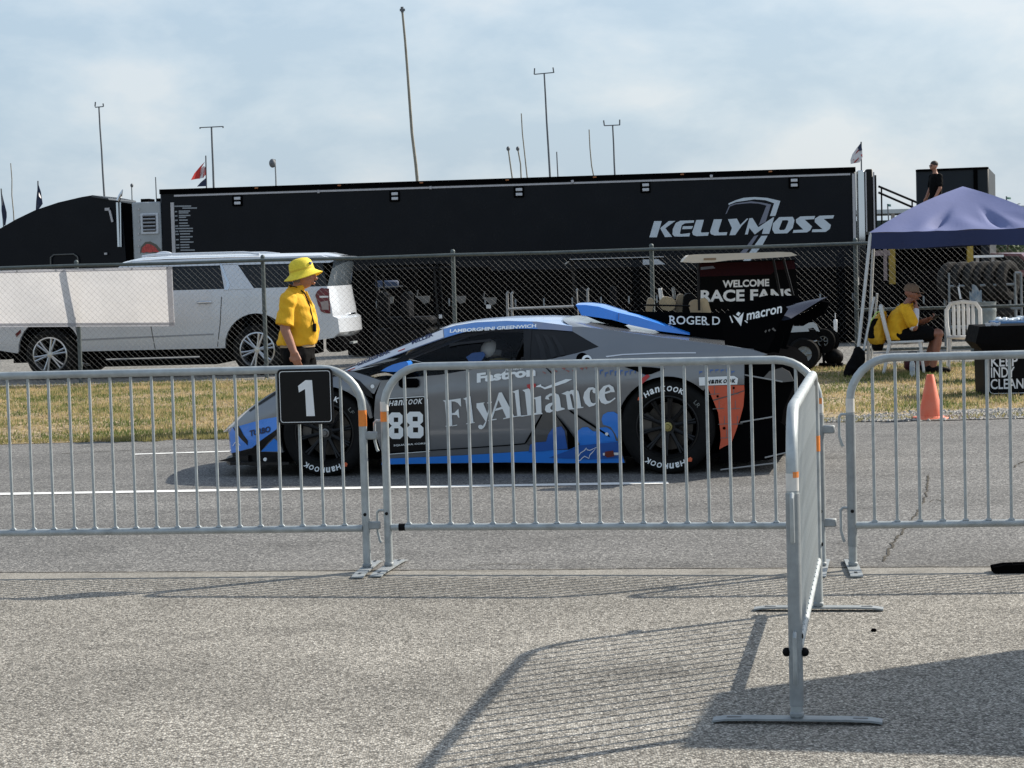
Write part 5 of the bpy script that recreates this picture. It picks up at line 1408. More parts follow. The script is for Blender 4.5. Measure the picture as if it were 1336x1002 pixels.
# stair rail sloping from the trailer roof to the platform
mb = None
sr = empty('stair_rail', at(1170, 400, 51) * 1, 0, 'thin dark stair handrails sloping down from the trailer end', 'handrail'); sr.location.z = 0
off_ = sr.location.copy()
for a, b in (((1146, 243), (1196, 264)), ((1146, 251), (1192, 271))):
    mb = MB(); mb.tube([at(*a, 51) - off_, at(*b, 51) - off_], .028, 8); mb.build('handrail', M['black_paint'], sr)
for a, b in (((1150, 246), (1152, 395)), ((1190, 262), (1193, 395))):
    mb = MB(); mb.tube([at(*a, 51) - off_, at(*b, 51) - off_], .02, 8); mb.build('baluster', M['black_paint'], sr)
mb = MB(); p_ = at(1172, 400, 51) - off_; mb.box((p_.x, .4, .4), (.9, .8, .8)); mb.build('step_block', M['matt_black'], sr)

# ================================================================ radio masts and flags beyond
def mast(top, base, Y, r, label, head=None, m_='galv_dull', name='radio_mast'):
    a, b = at(*top, Y), at(*base, Y)
    t = (0 - b.z) / (a.z - b.z); g_ = b + (a - b) * t
    root = empty(name, g_, 0, label, 'mast', 'masts beyond the trailer')
    mb = MB(); n = 10; rr = random.Random(int(top[0]))
    pts = [(a - g_) * (k / n) + Vector((rr.uniform(-.02, .02), 0, 0)) * (2 if m_ == 'mast_wood' and 0 < k < n else .3) for k in range(n + 1)]
    mb.tube(pts, [r * (1 - .45 * k / n) for k in range(n + 1)], 8); mb.build('pole', M[m_], root)
    L_ = lambda px, py: at(px, py, Y) - g_
    if head: head(root, L_)
    return root
M['mast_wood'] = mat('weathered fibreglass pole', (.26, .24, .19), .7, 0, .3, 2)
M['mast_dark'] = mat('dark mast steel', (.13, .14, .15), .6, .3, .2, 3)
def bar(a, b, ends=(), r=.018):
    def f(root, L_):
        mb = MB(); mb.tube([L_(*a), L_(*b)], r, 6); mb.build('cross_arm', M['mast_dark'], root)
        for p, q in ends: m2 = MB(); m2.tube([L_(*p), L_(*q)], r * 1.3, 6); m2.build('antenna', M['mast_dark'], root)
    return f
def blob_head(p, r, m_='mast_dark'):
    def f(root, L_):
        mb = MB(); mb.ball(L_(*p), (r, r, r * 1.3), 10, 8); mb.build('camera_head', M[m_], root)
    return f
mast((129, 139), (136, 256), 68, .045, 'thin mast with a small wind gauge, far left above the cab roof', bar((124, 140), (135, 139), (((124, 139), (124.5, 133)), ((135, 139), (134.5, 135)))), 'mast_dark')
mast((276, 166), (279, 245), 66, .05, 'mast with a plain flat cross arm, near the red and white flag', bar((260.5, 166.5), (291.5, 165), (((261, 166), (261, 168)), ((291, 165), (291, 167)))), 'mast_dark')
mast((525, 13), (544, 236), 64, .062, 'tallest yellowish leaning pole rising behind the trailer', lambda root, L_: (lambda m1: (m1.tube([L_(524.5, 9), L_(525, 16)], .05, 6), m1.box(L_(525, 13), (.16, .08, .07)), m1.build('tip', M['mast_dark'], root)))(MB()), 'mast_wood')
mast((359, 208), (360, 242), 66, .04, 'short mast carrying a round dark camera head', blob_head((355.5, 213), .11), 'galv_dull')
mast((203, 231), (204, 262), 66, .03, 'short thin mast just left of the trailer front', None, 'mast_dark')
mast((172, 243), (172.5, 275), 66, .035, 'short pale mast above the generator housing', blob_head((172, 242), .05), 'galv_dull')
mast((14, 213), (17, 275), 72, .03, 'thin straw coloured pole between the two dark flags at far left', None, 'mast_wood')
mast((663, 193), (668.5, 232), 68, .04, 'left one of a close pair of short bent tipped antennas', blob_head((663, 194), .06), 'mast_wood')
mast((675.5, 193), (681, 232), 70, .04, 'right one of a close pair of short bent tipped antennas', blob_head((675.5, 194), .06), 'mast_wood')
mast((680, 148), (687, 232), 68, .032, 'bare leaning mast left of the tall forked mast', None, 'mast_wood')
mast((710, 96), (717.5, 230), 66, .045, 'tall mast with a forked cross arm, above the trailer middle', bar((697, 97), (723, 94.5), (((697, 97), (697.5, 89)), ((722.5, 95), (721.5, 88)))), 'mast_dark')
mast((726.5, 198), (728, 230), 70, .035, 'short plain mast right of the tall forked mast', None, 'mast_dark')
mast((768.5, 169), (774.5, 228), 68, .032, 'bare leaning mast left of the smaller forked mast', None, 'mast_wood')
mast((799.5, 164), (802, 227), 66, .042, 'smaller mast with a forked cross arm, toward the right', bar((788.5, 164), (809, 163), (((788.5, 164), (787.5, 157)), ((808.5, 163), (808.5, 156)))), 'mast_dark')

def flag(pole_top, pole_base, Y, strips, label, r=.02):
    a, b = at(*pole_top, Y), at(*pole_base, Y); t = (0 - b.z) / (a.z - b.z); g_ = b + (a - b) * t
    root = empty('flag', g_, 0, label, 'flag')
    mb = MB(); mb.tube([Vector((0, 0, 0)), a - g_], r, 8); mb.build('flagpole', M['mast_dark'], root)
    for poly, m_ in strips:
        mb = MB()
        P = [at(px, py, Y) - g_ for px, py in poly]
        n = len(P)
        F = [p + Vector((0, -.02 + .05 * math.sin(i * 1.7), 0)) for i, p in enumerate(P)]; B = [p + Vector((0, .012, 0)) for p in F]
        mb.add(F + B, [tuple(range(n)), tuple(range(2 * n - 1, n - 1, -1))] + [(i, (i + 1) % n, n + (i + 1) % n, n + i) for i in range(n)])
        mb.build('flag_cloth', m_, root)
fr, fw, fb_ = thin(mat('red flag cloth', (.60, .10, .09), .8, 0, .1, 3), .5), mat('white flag cloth', (.68, .66, .66), .8), mat('navy flag cloth', (.02, .028, .06), .8, 0, .3, 6)
flag((268.5, 203), (269.5, 248), 62, [([(267.5, 211), (261, 217), (254, 226), (249.5, 235), (256, 233.5), (260.5, 233), (262, 226), (263, 219)], fr), ([(263, 219), (266, 216.5), (267.5, 218), (266.5, 232), (260.5, 233), (262, 226)], fw), ([(266.5, 219), (269, 216), (268.8, 228), (265, 232)], fr), ([(269, 232), (262, 237.5), (257, 243.5), (269.5, 243)], fb_)], 'red and white flag on a pole behind the trailer front')
flag((1123.5, 185), (1124, 230), 58, [([(1122.5, 187), (1118, 193), (1112, 201), (1109, 209), (1110, 214), (1115, 213), (1121, 212), (1125, 205), (1124.8, 193)], fw), ([(1120, 195), (1114, 203), (1111.5, 208), (1113, 209), (1117, 203), (1121.5, 198)], fr), ([(1119, 204), (1113, 211), (1115, 212.5), (1120, 207)], fr), ([(1122.5, 187), (1119, 192), (1121, 197), (1124.6, 196)], fb_), ([(1122.5, 201), (1121.5, 210), (1124, 208), (1124.6, 202)], fr)], 'furled striped flag on the right end of the trailer roof')
flag((1.5, 246), (5, 300), 60, [([(2, 249), (4.5, 262), (9, 277), (9.5, 283), (7, 294), (4, 294), (2.5, 275)], fb_)], 'dark flag hanging limp at the left edge')
flag((49.5, 236), (50, 285), 60, [([(50, 240), (53, 250), (56, 266), (52, 272), (46.5, 275), (47, 262), (49, 250)], fb_), ([(51, 251), (54, 256), (54, 259), (51.5, 256)], fw)], 'dark flag with a pale mark above the cab nose')
flag((1158, 266), (1159.5, 290), 95, [([(1158.2, 266), (1162.5, 266.5), (1162.5, 269.5), (1158.5, 269.5)], mat('green flag cloth', (.02, .09, .09), .8))], 'tiny green flag far off under the stair rail', .03)
flag((1313, 256), (1314, 290), 95, [([(1313.2, 257), (1319, 257.5), (1319, 260), (1313.2, 260)], mat('pale green flag cloth', (.10, .2, .15), .8))], 'tiny pale green flag far off right of the dark trailer', .03)
# ================================================================ people: voxel-merged bodies
M['skin'] = mat('tanned skin', (.36, .17, .11), .55, 0, .12, 25, sss=.08)
M['skin_dark'] = mat('sunburnt skin', (.27, .115, .075), .55, 0, .12, 25, sss=.08)
M['yellow_shirt'] = mat('yellow polo cloth', (.74, .40, .012), .85, 0, .08, 14, .25, 60)
M['yellow_hat'] = mat('yellow straw hat', (.80, .62, .04), .75, 0, .10, 30, .5, 160)
M['black_cloth'] = mat('black trouser cloth', (.005, .005, .0055), .95, 0, .25, 12, .3, 40, spec=.1)
M['hair_grey'] = mat('grey hair', (.16, .14, .12), .8, 0, .3, 80)
M['hair_dark'] = mat('dark brown hair', (.03, .02, .015), .7, 0, .3, 80)

def remeshed(mb, name, m_, parent, voxel=.009, smooth=6, fold=0.0, seed=1):
    me = mb.mesh(name + '_src', m_)
    o = bpy.data.objects.new(name, me); col.objects.link(o)
    md = o.modifiers.new('merge', 'REMESH'); md.mode = 'VOXEL'; md.voxel_size = voxel
    sm = o.modifiers.new('smooth', 'SMOOTH'); sm.factor = .5; sm.iterations = smooth
    dg = bpy.context.evaluated_depsgraph_get()
    me2 = bpy.data.meshes.new_from_object(o.evaluated_get(dg))
    bpy.data.objects.remove(o); bpy.data.meshes.remove(me)
    me2.name = name
    if not me2.materials: me2.materials.append(m_)
    n = len(me2.vertices)
    if fold and n:
        co = np.empty(n * 3); me2.vertices.foreach_get('co', co); co = co.reshape(-1, 3)
        no = np.empty(n * 3); me2.vertices.foreach_get('normal', no); no = no.reshape(-1, 3)
        x, y, z = co[:, 0], co[:, 1], co[:, 2]
        f = np.sin(z * 31 + 9 * np.sin(x * 9 + seed) + 5 * np.sin(y * 11)) * .5 + np.sin(x * 37 + z * 23 + 4 * np.sin(z * 14 + seed)) * .35 + np.sin(z * 60 + x * 25 + y * 33) * .2
        co += no * (f * fold)[:, None]
        me2.vertices.foreach_set('co', co.reshape(-1))
    me2.polygons.foreach_set('use_smooth', np.ones(len(me2.polygons), dtype=bool)); me2.update()
    return link_mesh(name, me2, parent)
def rings(mb, L, seg=20):
    """L: (center, rx, ry[, tilt]) ellipses stacked along a path; tilt turns a ring about the y axis"""
    vs = []
    for it in L:
        c, rx, ry = Vector(it[0]), it[1], it[2]; tl = it[3] if len(it) > 3 else 0.0
        Rm = Matrix.Rotation(tl, 3, 'Y')
        for k in range(seg):
            a = 2 * math.pi * k / seg; vs.append(c + Rm @ Vector((rx * math.cos(a), ry * math.sin(a), 0)))
    n = len(L)
    fs = [(i * seg + k, i * seg + (k + 1) % seg, (i + 1) * seg + (k + 1) % seg, (i + 1) * seg + k) for i in range(n - 1) for k in range(seg)]
    fs += [tuple(range(seg))[::-1], tuple((n - 1) * seg + k for k in range(seg))]
    mb.add(vs, fs, True)
def limb(mb, pts, rs, seg=12):
    P = []; Rr = []
    pts = [Vector(p) for p in pts]
    for i in range(len(pts) - 1):
        for k in range(4):
            t = k / 4; P.append(pts[i].lerp(pts[i + 1], t)); Rr.append(rs[i] + (rs[i + 1] - rs[i]) * t)
    P.append(pts[-1]); Rr.append(rs[-1])
    mb.tube(P, Rr, seg)
    for p, r in zip(pts, rs): mb.ball(p, r * .99, 10, 8)
def head(mb, c, s=1.0, yaw=0.0, pitch=0.0):
    """human head facing local +x: skull, jaw, brow, nose, lips, ears"""
    c = Vector(c); Rm = Matrix.Rotation(yaw, 3, 'Z') @ Matrix.Rotation(pitch, 3, 'Y')
    seg, rg = 24, 18; vs = []
    for i in range(rg + 1):
        th = math.pi * i / rg
        for k in range(seg):
            ph = 2 * math.pi * k / seg
            x, y, z = math.sin(th) * math.cos(ph), math.sin(th) * math.sin(ph), math.cos(th)
            w = 1.0
            if z < -.1: w = 1 - .34 * ((-z - .1) / .9) ** 1.2
            X = x * .097 * (w if x < 0 else (w * .5 + .5)); Y = y * .076 * w; Z = z * .118
            if x < 0 and z < -.3: X *= .75
            fr = max(0, x)
            if x > .5:
                X += .006 * math.exp(-((z - .18) / .12) ** 2)                       # brow
                X -= .010 * math.exp(-((z - .02) / .10) ** 2) * (1 if abs(y) > .18 else 0)  # eye sockets
                X += .008 * math.exp(-((z + .78) / .12) ** 2)                       # chin
            vs.append(c + Rm @ Vector((X * s, Y * s, Z * s)))
    mb.add(vs, [(i * seg + k, (i + 1) * seg + k, (i + 1) * seg + (k + 1) % seg, i * seg + (k + 1) % seg) for i in range(rg) for k in range(seg)], True)
    P = lambda x, y, z: c + Rm @ (Vector((x, y, z)) * s)
    mb.tube([P(.088, 0, .022), P(.104, 0, -.008), P(.114, 0, -.026), P(.098, 0, -.036)], [.009 * s, .012 * s, .015 * s, .012 * s], 8)
    mb.ball(P(.094, 0, -.060), (.012 * s, .024 * s, .006 * s), 10, 6); mb.ball(P(.091, 0, -.072), (.012 * s, .022 * s, .007 * s), 10, 6)
    for sg in (-1, 1): mb.ball(P(-.005, sg * .076, -.005), (.019 * s, .009 * s, .032 * s), 10, 8)
    return P
def hand(mb, wrist, direc, palm_n, s=1.0, curl=.35, thumb=1):
    """palm with four unequal bent fingers and a side thumb"""
    w = Vector(wrist); d = Vector(direc).normalized(); n = Vector(palm_n); n = (n - d * n.dot(d)).normalized(); b = d.cross(n)
    pal = [w, w + d * .045 * s, w + d * .085 * s]
    for off in (-.026, -.009, .009, .026): mb.tube([p + b * off * s * (.75 + .3 * i) for i, p in enumerate(pal)], [.017 * s, .017 * s, .013 * s], 8)
    for off, L in ((-.028, .060), (-.0095, .076), (.0095, .082), (.028, .074)):
        p = w + d * .083 * s + b * off * s; q = d; pts = [p]; a = curl
        for seg_ in (.45, .32, .23):
            q = (Matrix.Rotation(a, 3, b) @ q); p = p + q * L * seg_ * s; pts.append(p)
        mb.tube(pts, [.0100 * s, .0092 * s, .0085 * s, .0070 * s], 8); mb.ball(pts[-1], .0072 * s, 8, 6)
    t0 = w + d * .022 * s + b * .024 * s * thumb; t1 = t0 + (d * .5 + b * .6 * thumb + n * .35) * .045 * s; t2 = t1 + (d * .85 + b * .12 * thumb + n * .35) * .038 * s
    mb.tube([t0, t1, t2], [.014 * s, .0115 * s, .008 * s], 8); mb.ball(t2, .008 * s, 8, 6)

# ---------------------------------------------------------------- official walking beside the car
PD = 20.7
pb = Vector((at(390, 480, PD).x, PD, 0))
man = empty('person', pb, R(-8), 'standing person in a yellow shirt, yellow brimmed hat and black trousers beside the car nose', 'person')
b = MB()
rings(b, [((0, 0, .86), .12, .15), ((-.01, 0, .95), .135, .155), ((.01, 0, 1.08), .135, .15), ((.0, 0, 1.22), .125, .165), ((-.02, 0, 1.33), .10, .175), ((-.01, 0, 1.395), .065, .12), ((.015, 0, 1.44), .052, .056), ((.035, 0, 1.50), .05, .052)])
for sg in (-1, 1):
    if sg < 0:
        limb(b, [(-.03, -.185, 1.345), (-.055, -.225, 1.08), (.02, -.235, .875)], [.058, .046, .031])
        hand(b, (.02, -.235, .875), (.22, -.02, -1), (.0, 1, 0), 1.02, .30, -1)
    else:
        limb(b, [(-.03, .185, 1.345), (-.06, .225, 1.08), (.03, .22, .875)], [.058, .046, .031])
        hand(b, (.03, .22, .875), (.25, .02, -1), (0, -1, 0), 1.02, .35, 1)
    x1, x2 = (.07, .12) if sg > 0 else (-.01, -.10)
    limb(b, [(0, sg * .085, .88), (x1, sg * .095, .48), (x2 if sg > 0 else -.12, sg * .10, .09)], [.098, .066, .045])
    fx_ = x2 if sg > 0 else -.12
    limb(b, [(fx_ - .05, sg * .10, .05), (fx_ + .05, sg * .10, .045), (fx_ + .17, sg * .105, .03)], [.042, .045, .03])
HP = head(b, (.072, 0, 1.540), 1.0, 0, .05)
remeshed(b, 'body', M['skin'], man, .0062, 4)
c = MB()          # polo shirt
rings(c, [((-.012, 0, .935), .168, .185), ((-.012, 0, .96), .176, .19), ((.02, 0, 1.06), .172, .182), ((.015, 0, 1.16), .160, .185), ((.0, 0, 1.27), .150, .195), ((-.02, 0, 1.35), .122, .192), ((-.012, 0, 1.405), .082, .13), ((.012, 0, 1.445), .066, .07), ((.02, 0, 1.455), .062, .066)], 28)
for sg in (-1, 1):
    limb(c, [(-.03, sg * .180, 1.338), (-.043, sg * .205, 1.24)], [.0745, .072]); c.tube([(-.04, sg * .19, 1.27), (-.048, sg * .213, 1.20), (-.058, sg * .233, 1.115)], [.070, .075, .082], 14)
remeshed(c, 'polo_shirt', M['yellow_shirt'], man, .0075, 4, .0085, 1)
c = MB()
rings(c, [((-.005, 0, .80), .14, .175), ((-.008, 0, .90), .15, .178), ((-.008, 0, .955), .150, .176)], 24)
limb(c, [(0, .085, .86), (.07, .095, .48), (.12, .10, .09)], [.125, .095, .085]); limb(c, [(0, -.085, .86), (-.01, -.095, .48), (-.12, -.10, .09)], [.125, .095, .085])
remeshed(c, 'trousers', M['black_cloth'], man, .010, 5, .004, 3)
c = MB(); c.lathe([(.1, 0), (.1, .03)], (0, 0, 0), 'Z', 32); c.v = [(x * 1.535 - .006, y * 1.80, z + .915) for x, y, z in c.v]; c.build('belt', mat('tan belt', (.30, .22, .13), .5), man, recalc=False)
c = MB()
for sg, fx_ in ((1, .12), (-1, -.12)): limb(c, [(fx_ - .06, sg * .10, .05), (fx_ + .06, sg * .10, .05), (fx_ + .19, sg * .105, .035)], [.052, .054, .036])
c.build('shoes', M['black_plastic'], man)
# hat, brim dipping at the back
c = MB(); prof = [(.0, .128), (.04, .127), (.075, .117), (.098, .092), (.106, .055), (.108, .02), (.114, .006), (.145, -.016), (.172, -.030), (.170, -.036), (.143, -.022), (.108, -.004), (.10, .02)]
c.lathe(prof, (0, 0, 0), 'Z', 36)
c.v = [(x * 1.02, y * .93, z - .02 * (abs(y) / .17) ** 2 * (1 if z < .01 else 0)) for x, y, z in c.v]
hat = c.build('brimmed_hat', M['yellow_hat'], man, (.060, 0, 1.566)); hat.rotation_euler = (0, R(-13), 0)
c = MB(); c.lathe([(.1088, .012), (.1095, .034)], (0, 0, 0), 'Z', 36); c.v = [(x * 1.02, y * .93, z) for x, y, z in c.v]; c.build('hat_band', mat('yellow band', (.66, .47, .03), .7), hat, recalc=False)
c = MB(); c.box((.10, -.03, .06), (.012, .05, .022)); c.build('hat_badge', mat('blue badge', (.06, .09, .2), .6), hat)
c = MB(); 
for sg in (-1, 1): c.ball(HP(.080, sg * .03, .012), (.010, .012, .008), 8, 6)
c.build('eyes', mat('dark eye', (.03, .02, .018), .3), man)
c = MB(); c.ball(HP(-.035, 0, -.02), (.068, .074, .06), 16, 10); c.build('hair', M['hair_grey'], man)
c = MB(); c.tube([(-.055, -.03, 1.455), (.02, -.068, 1.44), (.085, -.06, 1.39), (.128, -.075, 1.30), (.155, -.085, 1.18), (.170, -.09, 1.12)], .006, 6); c.box((.175, -.09, 1.085), (.02, .05, .07)); c.build('lanyard', M['black_plastic'], man)
c = MB(); c.tube([(.09, -.02, 1.40), (.135, -.03, 1.30), (.15, -.02, 1.22)], .012, 6); c.tube([(-.05, .065, 1.43), (-.055, 0, 1.452), (-.05, -.065, 1.43), (.03, -.075, 1.405), (.085, -.03, 1.385)], .014, 8); c.build('collar', M['yellow_shirt'], man)

# real stature: broad upper body, short legs (measured against the fence and the car)
def restature(o, depth=0):
    for ch in o.children:
        if ch.location.length > 1e-6:
            z = ch.location.z; ch.location = (ch.location.x * 1.14, ch.location.y * 1.14, 1.6 + (z - 1.6) * 1.14); ch.scale = (1.14, 1.14, 1.14)
        else:
            me = ch.data; n = len(me.vertices); a = np.empty(n * 3); me.vertices.foreach_get('co', a); a = a.reshape(-1, 3)
            z = a[:, 2]; a[:, 2] = np.where(z > .85, 1.6 + (z - 1.6) * 1.14, z * (.745 / .85)); a[:, :2] *= 1.14
            me.vertices.foreach_set('co', a.reshape(-1)); me.update()
restature(man)

# ---------------------------------------------------------------- chairs on the grass
M['plastic_white'] = thin(mat('white garden chair plastic', (.85, .845, .83), .42, 0, .05, 10), .35)
def chair(loc, rz, label):
    """white moulded garden chair; local +x is the sitting direction"""
    root = empty('garden_chair', loc, rz, label, 'chair', 'white plastic chairs')
    mb = MB(); 
    def seat(u, v): x = -.21 + .44 * u; y = (-.22 + .44 * v) * (1 - .08 * (1 - u)); return (x, y, .435 - .018 * math.sin(math.pi * u) - .012 * math.sin(math.pi * v) + .012 * u)
    mb.grid(seat, 8, 8); k = len(mb.v)
    mb.add([(x, y, z - .022) for x, y, z in mb.v[:k]], [tuple(f[::-1]) for f in mb.f[:64]], True)
    mb.build('seat', M['plastic_white'], root)
    rim_ = MB(); rim_.tube([(.23, -.21, .43), (.235, 0, .432), (.23, .21, .43), (.0, .225, .425), (-.2, .205, .42), (-.21, 0, .42), (-.2, -.205, .42), (.0, -.225, .425), (.23, -.21, .43)], .018, 8); rim_.build('seat_rim', M['plastic_white'], root)
    fr_ = MB(); fr_.tube([(-.19, -.205, .42), (-.235, -.225, .60), (-.275, -.225, .78), (-.295, -.17, .87), (-.30, 0, .895), (-.295, .17, .87), (-.275, .225, .78), (-.235, .225, .60), (-.19, .205, .42)], .027, 8); fr_.build('back_frame', M['plastic_white'], root)
    for yy in (-.13, -.065, 0, .065, .13):
        s_ = MB(); s_.box((0, 0, 0), (.014, .044, .45), Matrix.Rotation(R(-12), 3, 'Y'), .004); s_.build('slat', M['plastic_white'], root, (-.248, yy, .655))
    for (a, b_) in ((.2, -.2), (.2, .2), (-.19, -.2), (-.19, .2)):
        l_ = MB(); sx = .05 if a > 0 else -.09
        l_.tube([(a, b_, .42), (a + sx * .5, b_ * 1.06, .2), (a + sx, b_ * 1.12, .0)], [.026, .022, .019], 6); l_.build('leg', M['plastic_white'], root)
    return root
cs0 = ground(1181, 487.5)
ch1 = chair(cs0, R(-12), 'white plastic garden chair under the seated person')
cs1 = ground(1259, 480)
ch2 = chair(cs1, R(-100), 'empty white plastic garden chair facing the road by the black bin')

# ---------------------------------------------------------------- seated official
man2 = empty('person', cs0, R(-12), 'seated person in a yellow shirt, brown cap and black shorts, hand raised to chin', 'person')
b = MB()
rings(b, [((-.08, 0, .47), .14, .18), ((-.075, 0, .58), .155, .18), ((-.05, 0, .70), .15, .185), ((-.01, 0, .82), .125, .19), ((.02, 0, .885), .08, .13), ((.05, 0, .93), .06, .065), ((.085, 0, .99), .055, .058)])
limb(b, [(.01, -.20, .85), (.13, -.23, .615), (.16, -.10, .865)], [.062, .050, .034]); hand(b, (.16, -.10, .865), (.0, .35, .9), (-1, 0, 0), .95, .8, -1)
limb(b, [(.01, .19, .85), (.09, .23, .61), (.30, .12, .70)], [.062, .050, .034]); hand(b, (.30, .12, .70), (.9, -.3, .25), (0, 0, 1), .95, .8, 1)
limb(b, [(-.05, -.10, .50), (.44, -.10, .52), (.36, -.09, .09)], [.10, .066, .045]); limb(b, [(-.05, .10, .50), (.42, .12, .52), (.26, .10, .09)], [.10, .066, .045])
for fx_, fy in ((.36, -.09), (.26, .10)): limb(b, [(fx_ - .04, fy, .055), (fx_ + .06, fy, .05), (fx_ + .17, fy, .03)], [.042, .044, .028])
HP2 = head(b, (.105, 0, 1.055), 1.0, R(-6), .10)
remeshed(b, 'body', M['skin_dark'], man2, .0068, 4)
c = MB(); rings(c, [((-.085, 0, .45), .19, .215), ((-.085, 0, .52), .195, .218), ((-.075, 0, .60), .19, .21), ((-.05, 0, .71), .178, .212), ((-.012, 0, .82), .15, .208), ((.02, 0, .885), .10, .145), ((.045, 0, .925), .075, .08)], 26)
limb(c, [(.01, -.195, .845), (.075, -.218, .74), (.10, -.225, .68)], [.085, .084, .082]); limb(c, [(.01, .185, .845), (.06, .215, .72), (.11, .215, .63)], [.085, .084, .080])
remeshed(c, 'polo_shirt', M['yellow_shirt'], man2, .008, 4, .009, 6)
c = MB(); rings(c, [((-.08, 0, .43), .17, .20), ((-.08, 0, .53), .165, .195)], 20)
limb(c, [(-.05, -.10, .51), (.30, -.105, .525)], [.125, .108]); limb(c, [(-.05, .10, .51), (.28, .115, .525)], [.125, .108])
remeshed(c, 'shorts', M['black_cloth'], man2, .010, 5, .004, 2)
c = MB(); limb(c, [(.118, -.222, .625), (.148, -.16, .755), (.157, -.118, .83)], [.060, .050, .042]); remeshed(c, 'arm_sleeve', mat('white arm sleeve', (.60, .59, .64), .8), man2, .007, 4)
c = MB(); c.lathe([(.0, .098), (.05, .09), (.085, .062), (.100, .02), (.101, -.012)], (0, 0, 0), 'Z', 24); c.v = [(x * 1.02, y * .84, z) for x, y, z in c.v]
pk = [(.095 + .075 * math.cos(a), .075 * math.sin(a)) for a in [R(-80 + 160 * i / 10) for i in range(11)]]
c.prism([(.06, -.074)] + pk + [(.06, .074)], (-.012, -.005), 'Z')
cap = c.build('cap', mat('brown cap', (.16, .105, .07), .85, 0, .15, 20), man2, (.098, 0, 1.092)); cap.rotation_euler = (0, R(10), R(-6))
c = MB()
for sg in (-1, 1): c.ball(HP2(.088, sg * .034, .012), (.012, .028, .018), 10, 6); c.tube([HP2(.085, sg * .06, .015), HP2(-.01, sg * .08, .012)], .004, 6)
c.build('sunglasses', mat('dark lens', (.008, .008, .009), .1), man2)
c = MB()
for fx_, fy in ((.36, -.09), (.26, .10)): limb(c, [(fx_ - .05, fy, .055), (fx_ + .06, fy, .05), (fx_ + .20, fy, .032)], [.052, .054, .034])
c.build('shoes', M['black_plastic'], man2)
c = MB(); c.tube([(-.02, -.06, .925), (.08, -.085, .88), (.14, -.05, .80)], .006, 6); c.build('lanyard', M['black_plastic'], man2)
M2 = man2.matrix_basis
phone = empty('phone', M2 @ Vector((.41, .085, .735)), R(-30), 'dark phone held low by the seated person', 'phone')
c = MB(); c.box((0, 0, 0), (.075, .15, .009), Matrix.Rotation(R(-35), 3, 'Y'), .004); c.build('case', M['black_plastic'], phone)
c = MB(); c.box((-.003, 0, .006), (.066, .136, .001), Matrix.Rotation(R(-35), 3, 'Y')); c.build('screen', mat('phone screen', (.02, .022, .03), .08), phone)
# yellow backpack slung on the chair back
bp = empty('backpack', M2 @ Vector((-.33, -.04, .40)), R(-12), 'yellow and black backpack with a lime strip hanging on the seated person\'s chair', 'backpack')
c = MB(); rings(c, [((-.02, 0, .0), .09, .15), ((-.03, 0, .06), .12, .18), ((-.02, 0, .22), .115, .18), ((.03, 0, .36), .075, .15), ((.06, 0, .43), .04, .10)], 20); remeshed(c, 'bag', mat('yellow nylon', (.62, .34, .015), .7, 0, .15, 10), bp, .012, 4, .006, 9)
c = MB(); rings(c, [((-.08, -.10, .08), .06, .085), ((-.08, -.10, .24), .06, .075), ((-.02, -.10, .34), .04, .06)], 14); remeshed(c, 'side_pocket', M['black_cloth'], bp, .012, 3)
c = MB(); c.tube([(.07, -.12, .44), (-.02, -.15, .42), (-.10, -.15, .30), (-.15, -.14, .14)], .022, 8, flat=.4); c.build('strap', mat('lime webbing', (.50, .66, .16), .6), bp)
c = MB(); rings(c, [((-.02, .02, -.09), .06, .12), ((-.02, .02, -.03), .08, .14), ((-.02, .02, .02), .08, .14)], 14); remeshed(c, 'lower_pouch', M['black_cloth'], bp, .012, 3)

# ---------------------------------------------------------------- man in black up on the lift platform
PD3 = 50.5
p0 = at(1221, 258, PD3); sc3 = 1.0
man3 = empty('person', Vector((p0.x, PD3, p0.z - .88)), R(195), 'distant person in black shirt and sunglasses standing high behind the blue canopy', 'person')
b = MB()
rings(b, [((0, 0, .86), .12, .16), ((0, 0, 1.0), .115, .15), ((0, 0, 1.22), .12, .18), ((0, 0, 1.38), .09, .19), ((0, 0, 1.45), .06, .12), ((.01, 0, 1.5), .055, .055), ((.02, 0, 1.57), .05, .05)], 16)
for sg in (-1, 1):
    limb(b, [(0, sg * .20, 1.39), (.02, sg * .27, 1.10), (.14, sg * .24, .88)], [.06, .047, .033], 8); hand(b, (.14, sg * .24, .88), (.5, 0, -.9), (0, -sg, 0), 1, .4, sg)
    limb(b, [(0, sg * .09, .9), (.01, sg * .10, .48), (-.01, sg * .10, .08)], [.10, .07, .045], 8); limb(b, [(-.05, sg * .1, .05), (.12, sg * .1, .04)], [.045, .035], 8)
HP3 = head(b, (.04, 0, 1.645), 1.0)
remeshed(b, 'body', M['skin'], man3, .014, 3)
c = MB(); rings(c, [((0, 0, .86), .15, .185), ((0, 0, 1.0), .145, .18), ((0, 0, 1.22), .148, .205), ((0, 0, 1.38), .12, .21), ((0, 0, 1.46), .08, .13)], 18)
for sg in (-1, 1): limb(c, [(0, sg * .20, 1.39), (.01, sg * .25, 1.19)], [.08, .08], 8)
remeshed(c, 'tee_shirt', M['black_cloth'], man3, .014, 4, .005, 4)
c = MB()
rings(c, [((0, 0, .78), .14, .18), ((0, 0, .95), .14, .17)], 16)
for sg in (-1, 1): limb(c, [(0, sg * .09, .88), (.01, sg * .10, .5)], [.12, .11], 8)
remeshed(c, 'shorts', M['black_cloth'], man3, .014, 3)
c = MB(); c.ball(HP3(-.012, 0, .05), (.098, .083, .085), 14, 10); c.build('hair', M['hair_dark'], man3)
c = MB()
for sg in (-1, 1): c.ball(HP3(.092, sg * .034, .012), (.012, .03, .02), 8, 6)
